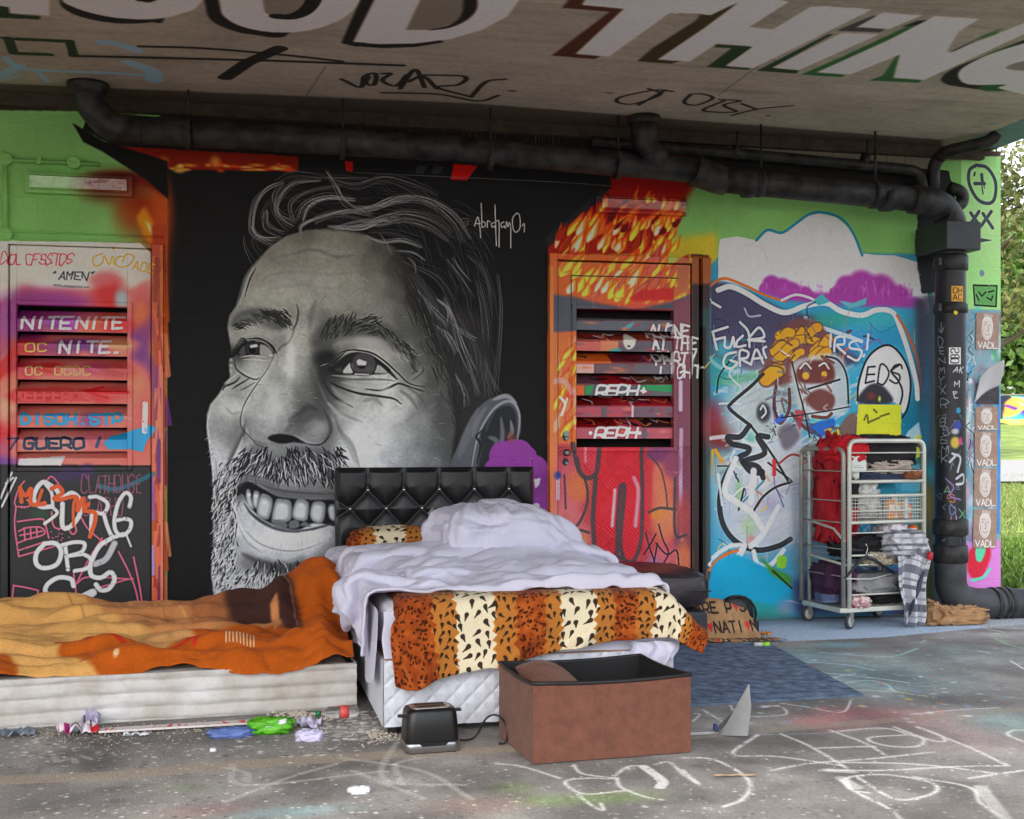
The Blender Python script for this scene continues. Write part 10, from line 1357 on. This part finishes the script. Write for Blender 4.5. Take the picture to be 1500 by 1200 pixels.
for i in range(13): x = R.uniform(.02, .98); c.st([(x, .2), (x + R.uniform(-.03, .03), .8)], R.uniform(5, 12), (206, 56, 50), .9)
for i in range(40): c.blob(R.rand(), R.rand(), R.uniform(2, 7), R.uniform(1, 4), [(120, 110, 104), (160, 140, 126)][i % 2], .6)
mb = MB(); V = [a - n_, a + n_, b + n_, b - n_]; mb.prism([tuple(v) for v in V], (0, 0, .008)); o = mb.build('strip', paint_mat('strip_print', image('strip_print', c.lin(.85)), .5, .2, 40), tb, uv=lambda co: np.stack([((co[:, 0] - a.x) * dd.x + (co[:, 1] - a.y) * dd.y) / dd.length_squared, .5 + ((co[:, 0] - a.x) * n_.x + (co[:, 1] - a.y) * n_.y) / (2 * n_.length_squared)], 1))
o = tag(lump('blue_rag', mat('blue_plastic', (92, 116, 176), .5, namt=.2, bump=.3), (0, 0, 0), (.085, .028, .018), None, 51, .5), 'crumpled blue rag on the ground left of the green wrapper', 'rag'); o.location = (*[float(q) for q in on_level(340, 1079)], .016)
gw_ = thing('green_wrapper', 'bright green crumpled wrapper with a white stripe on the ground', 'wrapper', (*[float(q) for q in on_level(397, 1074)], .03)); lump('film', mat('lime_plastic', (92, 178, 34), .35, namt=.12, bump=.3), (0, 0, 0), (.085, .045, .030), gw_, 52, .45, n=44); mb = MB(); mb.grid(10, 4, lambda a, b: (-.05 + a * .11, -.040 + .004 * math.sin(a * 5) + b * .012, -.002 + a * .02 + b * .016)); mb.build('white_stripe', M_pap, gw_, True, solid=.001)
o = tag(lump('paper_ball', M_lil, (0, 0, 0), (.05, .032, .022), None, 53, .5), 'crumpled lilac paper ball right of the green wrapper', 'paper'); o.location = (*[float(q) for q in on_level(453, 1084)], .018)
paper('paper_scrap', 'flat lilac paper sheet behind the crumpled paper ball', 'paper', M_lil, 452, 1066, (.10, .08), curl=.035, seed=2.1); o = tag(lump('paper_ball', M_pap, (0, 0, 0), (.034, .018, .012), None, 54, .5), 'small crumpled white paper on the open asphalt at the bottom', 'paper'); o.location = (*[float(q) for q in on_level(526, 1162)], .010)
o = tag(lump('pebble', M_pap, (0, 0, 0), (.012, .010, .008), None, 55, .3, n=16), 'white lump on the asphalt in front of the blue rag', 'lump'); o.location = (*[float(q) for q in on_level(312, 1101)], .006)
bt = thing('plastic_bottle', 'small clear plastic bottle with a red label and green cap lying by the bed', 'bottle', (*[float(q) for q in on_level(497, 1052)], .026), .1)
mb = MB(); mb.lathe([(.010, -.085), (.012, -.07), (.026, -.045), (.027, .0), (.024, .02), (.027, .04), (.027, .075), (.02, .082), (.002, .080)], (0, 0, 0), 20, 'x'); mb.build('body', mat('clear_plastic', (236, 240, 240), .08, trans=.95, namt=.02), bt, True); mb = MB(); mb.lathe([(.0275, .0), (.0275, .038)], (0, 0, 0), 20, 'x'); mb.build('label', mat('red_label', (214, 86, 76), .5), bt, True); mb = MB(); mb.lathe([(.013, -.10), (.013, -.082)], (0, 0, 0), 14, 'x'); mb.build('cap', mat('green_cap', (20, 120, 74), .4), bt, True)
lg = thing('lighter', 'lime green plastic lighter lying at the corner of the blue carpet', 'lighter', (*[float(q) for q in on_level(1117, 948)], .016), -.15); mb = MB(); mb.lathe([(.014, -.02), (.014, .02)], (.02, 0, 0), 14, 'x'); mb.build('cap', mat('lime_cap', (150, 220, 50), .4), lg, True); mb = MB(); mb.lathe([(.012, -.05), (.012, .0)], (0, 0, 0), 14, 'x'); mb.build('barrel', mat('pale_barrel', (200, 206, 196), .3, namt=.05), lg, True)
paper('sweet_wrapper', 'orange and green sweet wrapper beside the brown paper bag', 'wrapper', mat('orange_foil', (232, 140, 50), .4, namt=.5, nscale=60), 1122, 933, (.07, .03), curl=.03, seed=.1); paper('plank', 'short pale wood stick lying on the chalk drawing', 'stick', mat('pale_wood', (190, 160, 120), .8), 1077, 1139, (.15, .012), curl=.004, seed=-.12)
# crumbs of plaster and popcorn, small stones
def crumbs(nm, lab, n, pts, m, seed):
    R = np.random.RandomState(seed); V = []; F = []; base = [(1, 0, 0), (-1, 0, 0), (0, 1, 0), (0, -1, 0), (0, 0, 1), (0, 0, -1)]; tri = [(0, 2, 4), (2, 1, 4), (1, 3, 4), (3, 0, 4), (2, 0, 5), (1, 2, 5), (3, 1, 5), (0, 3, 5)]
    for i in range(n):
        x, y, sx, sy, s0, s1 = pts[R.randint(len(pts))]; X, Y_ = [float(q) for q in on_level(x + R.randn() * sx, min(1195, max(905, y + R.randn() * sy)))]; r = R.uniform(s0, s1); o = len(V)
        V += [(X + p[0] * r * R.uniform(.6, 1.2), Y_ + p[1] * r * R.uniform(.6, 1.2), max(.001, r * .6 + p[2] * r * R.uniform(.5, .9))) for p in base]; F += [(a + o, b + o, c + o) for a, b, c in tri]
    me = bpy.data.meshes.new(nm); me.from_pydata(V, [], F); o = bpy.data.objects.new(nm, me); COL.objects.link(o); me.materials.append(m); tag(o, lab, 'debris', kind='stuff')
crumbs('plaster_crumbs', 'cream plaster crumbs scattered along the floor mattress', 1500, [(440, 1050, 22, 5, .003, .011), (300, 1068, 90, 6, .002, .006), (500, 1070, 40, 10, .001, .004), (150, 1082, 60, 10, .001, .005), (560, 1080, 15, 5, .002, .007), (60, 1074, 50, 4, .002, .005), (410, 1090, 60, 12, .001, .003)], mat('plaster', (206, 196, 178), .9, namt=.15), 1)
crumbs('grit', 'loose pale grit and small stones on the asphalt', 900, [(300, 1130, 250, 30, .001, .003), (900, 1150, 300, 30, .001, .003), (1350, 1000, 90, 50, .001, .003), (1440, 912, 30, 4, .001, .006), (1300, 918, 60, 6, .001, .005), (700, 1110, 80, 10, .001, .003)], mat('grit_stone', (170, 164, 156), .9, namt=.3), 2)
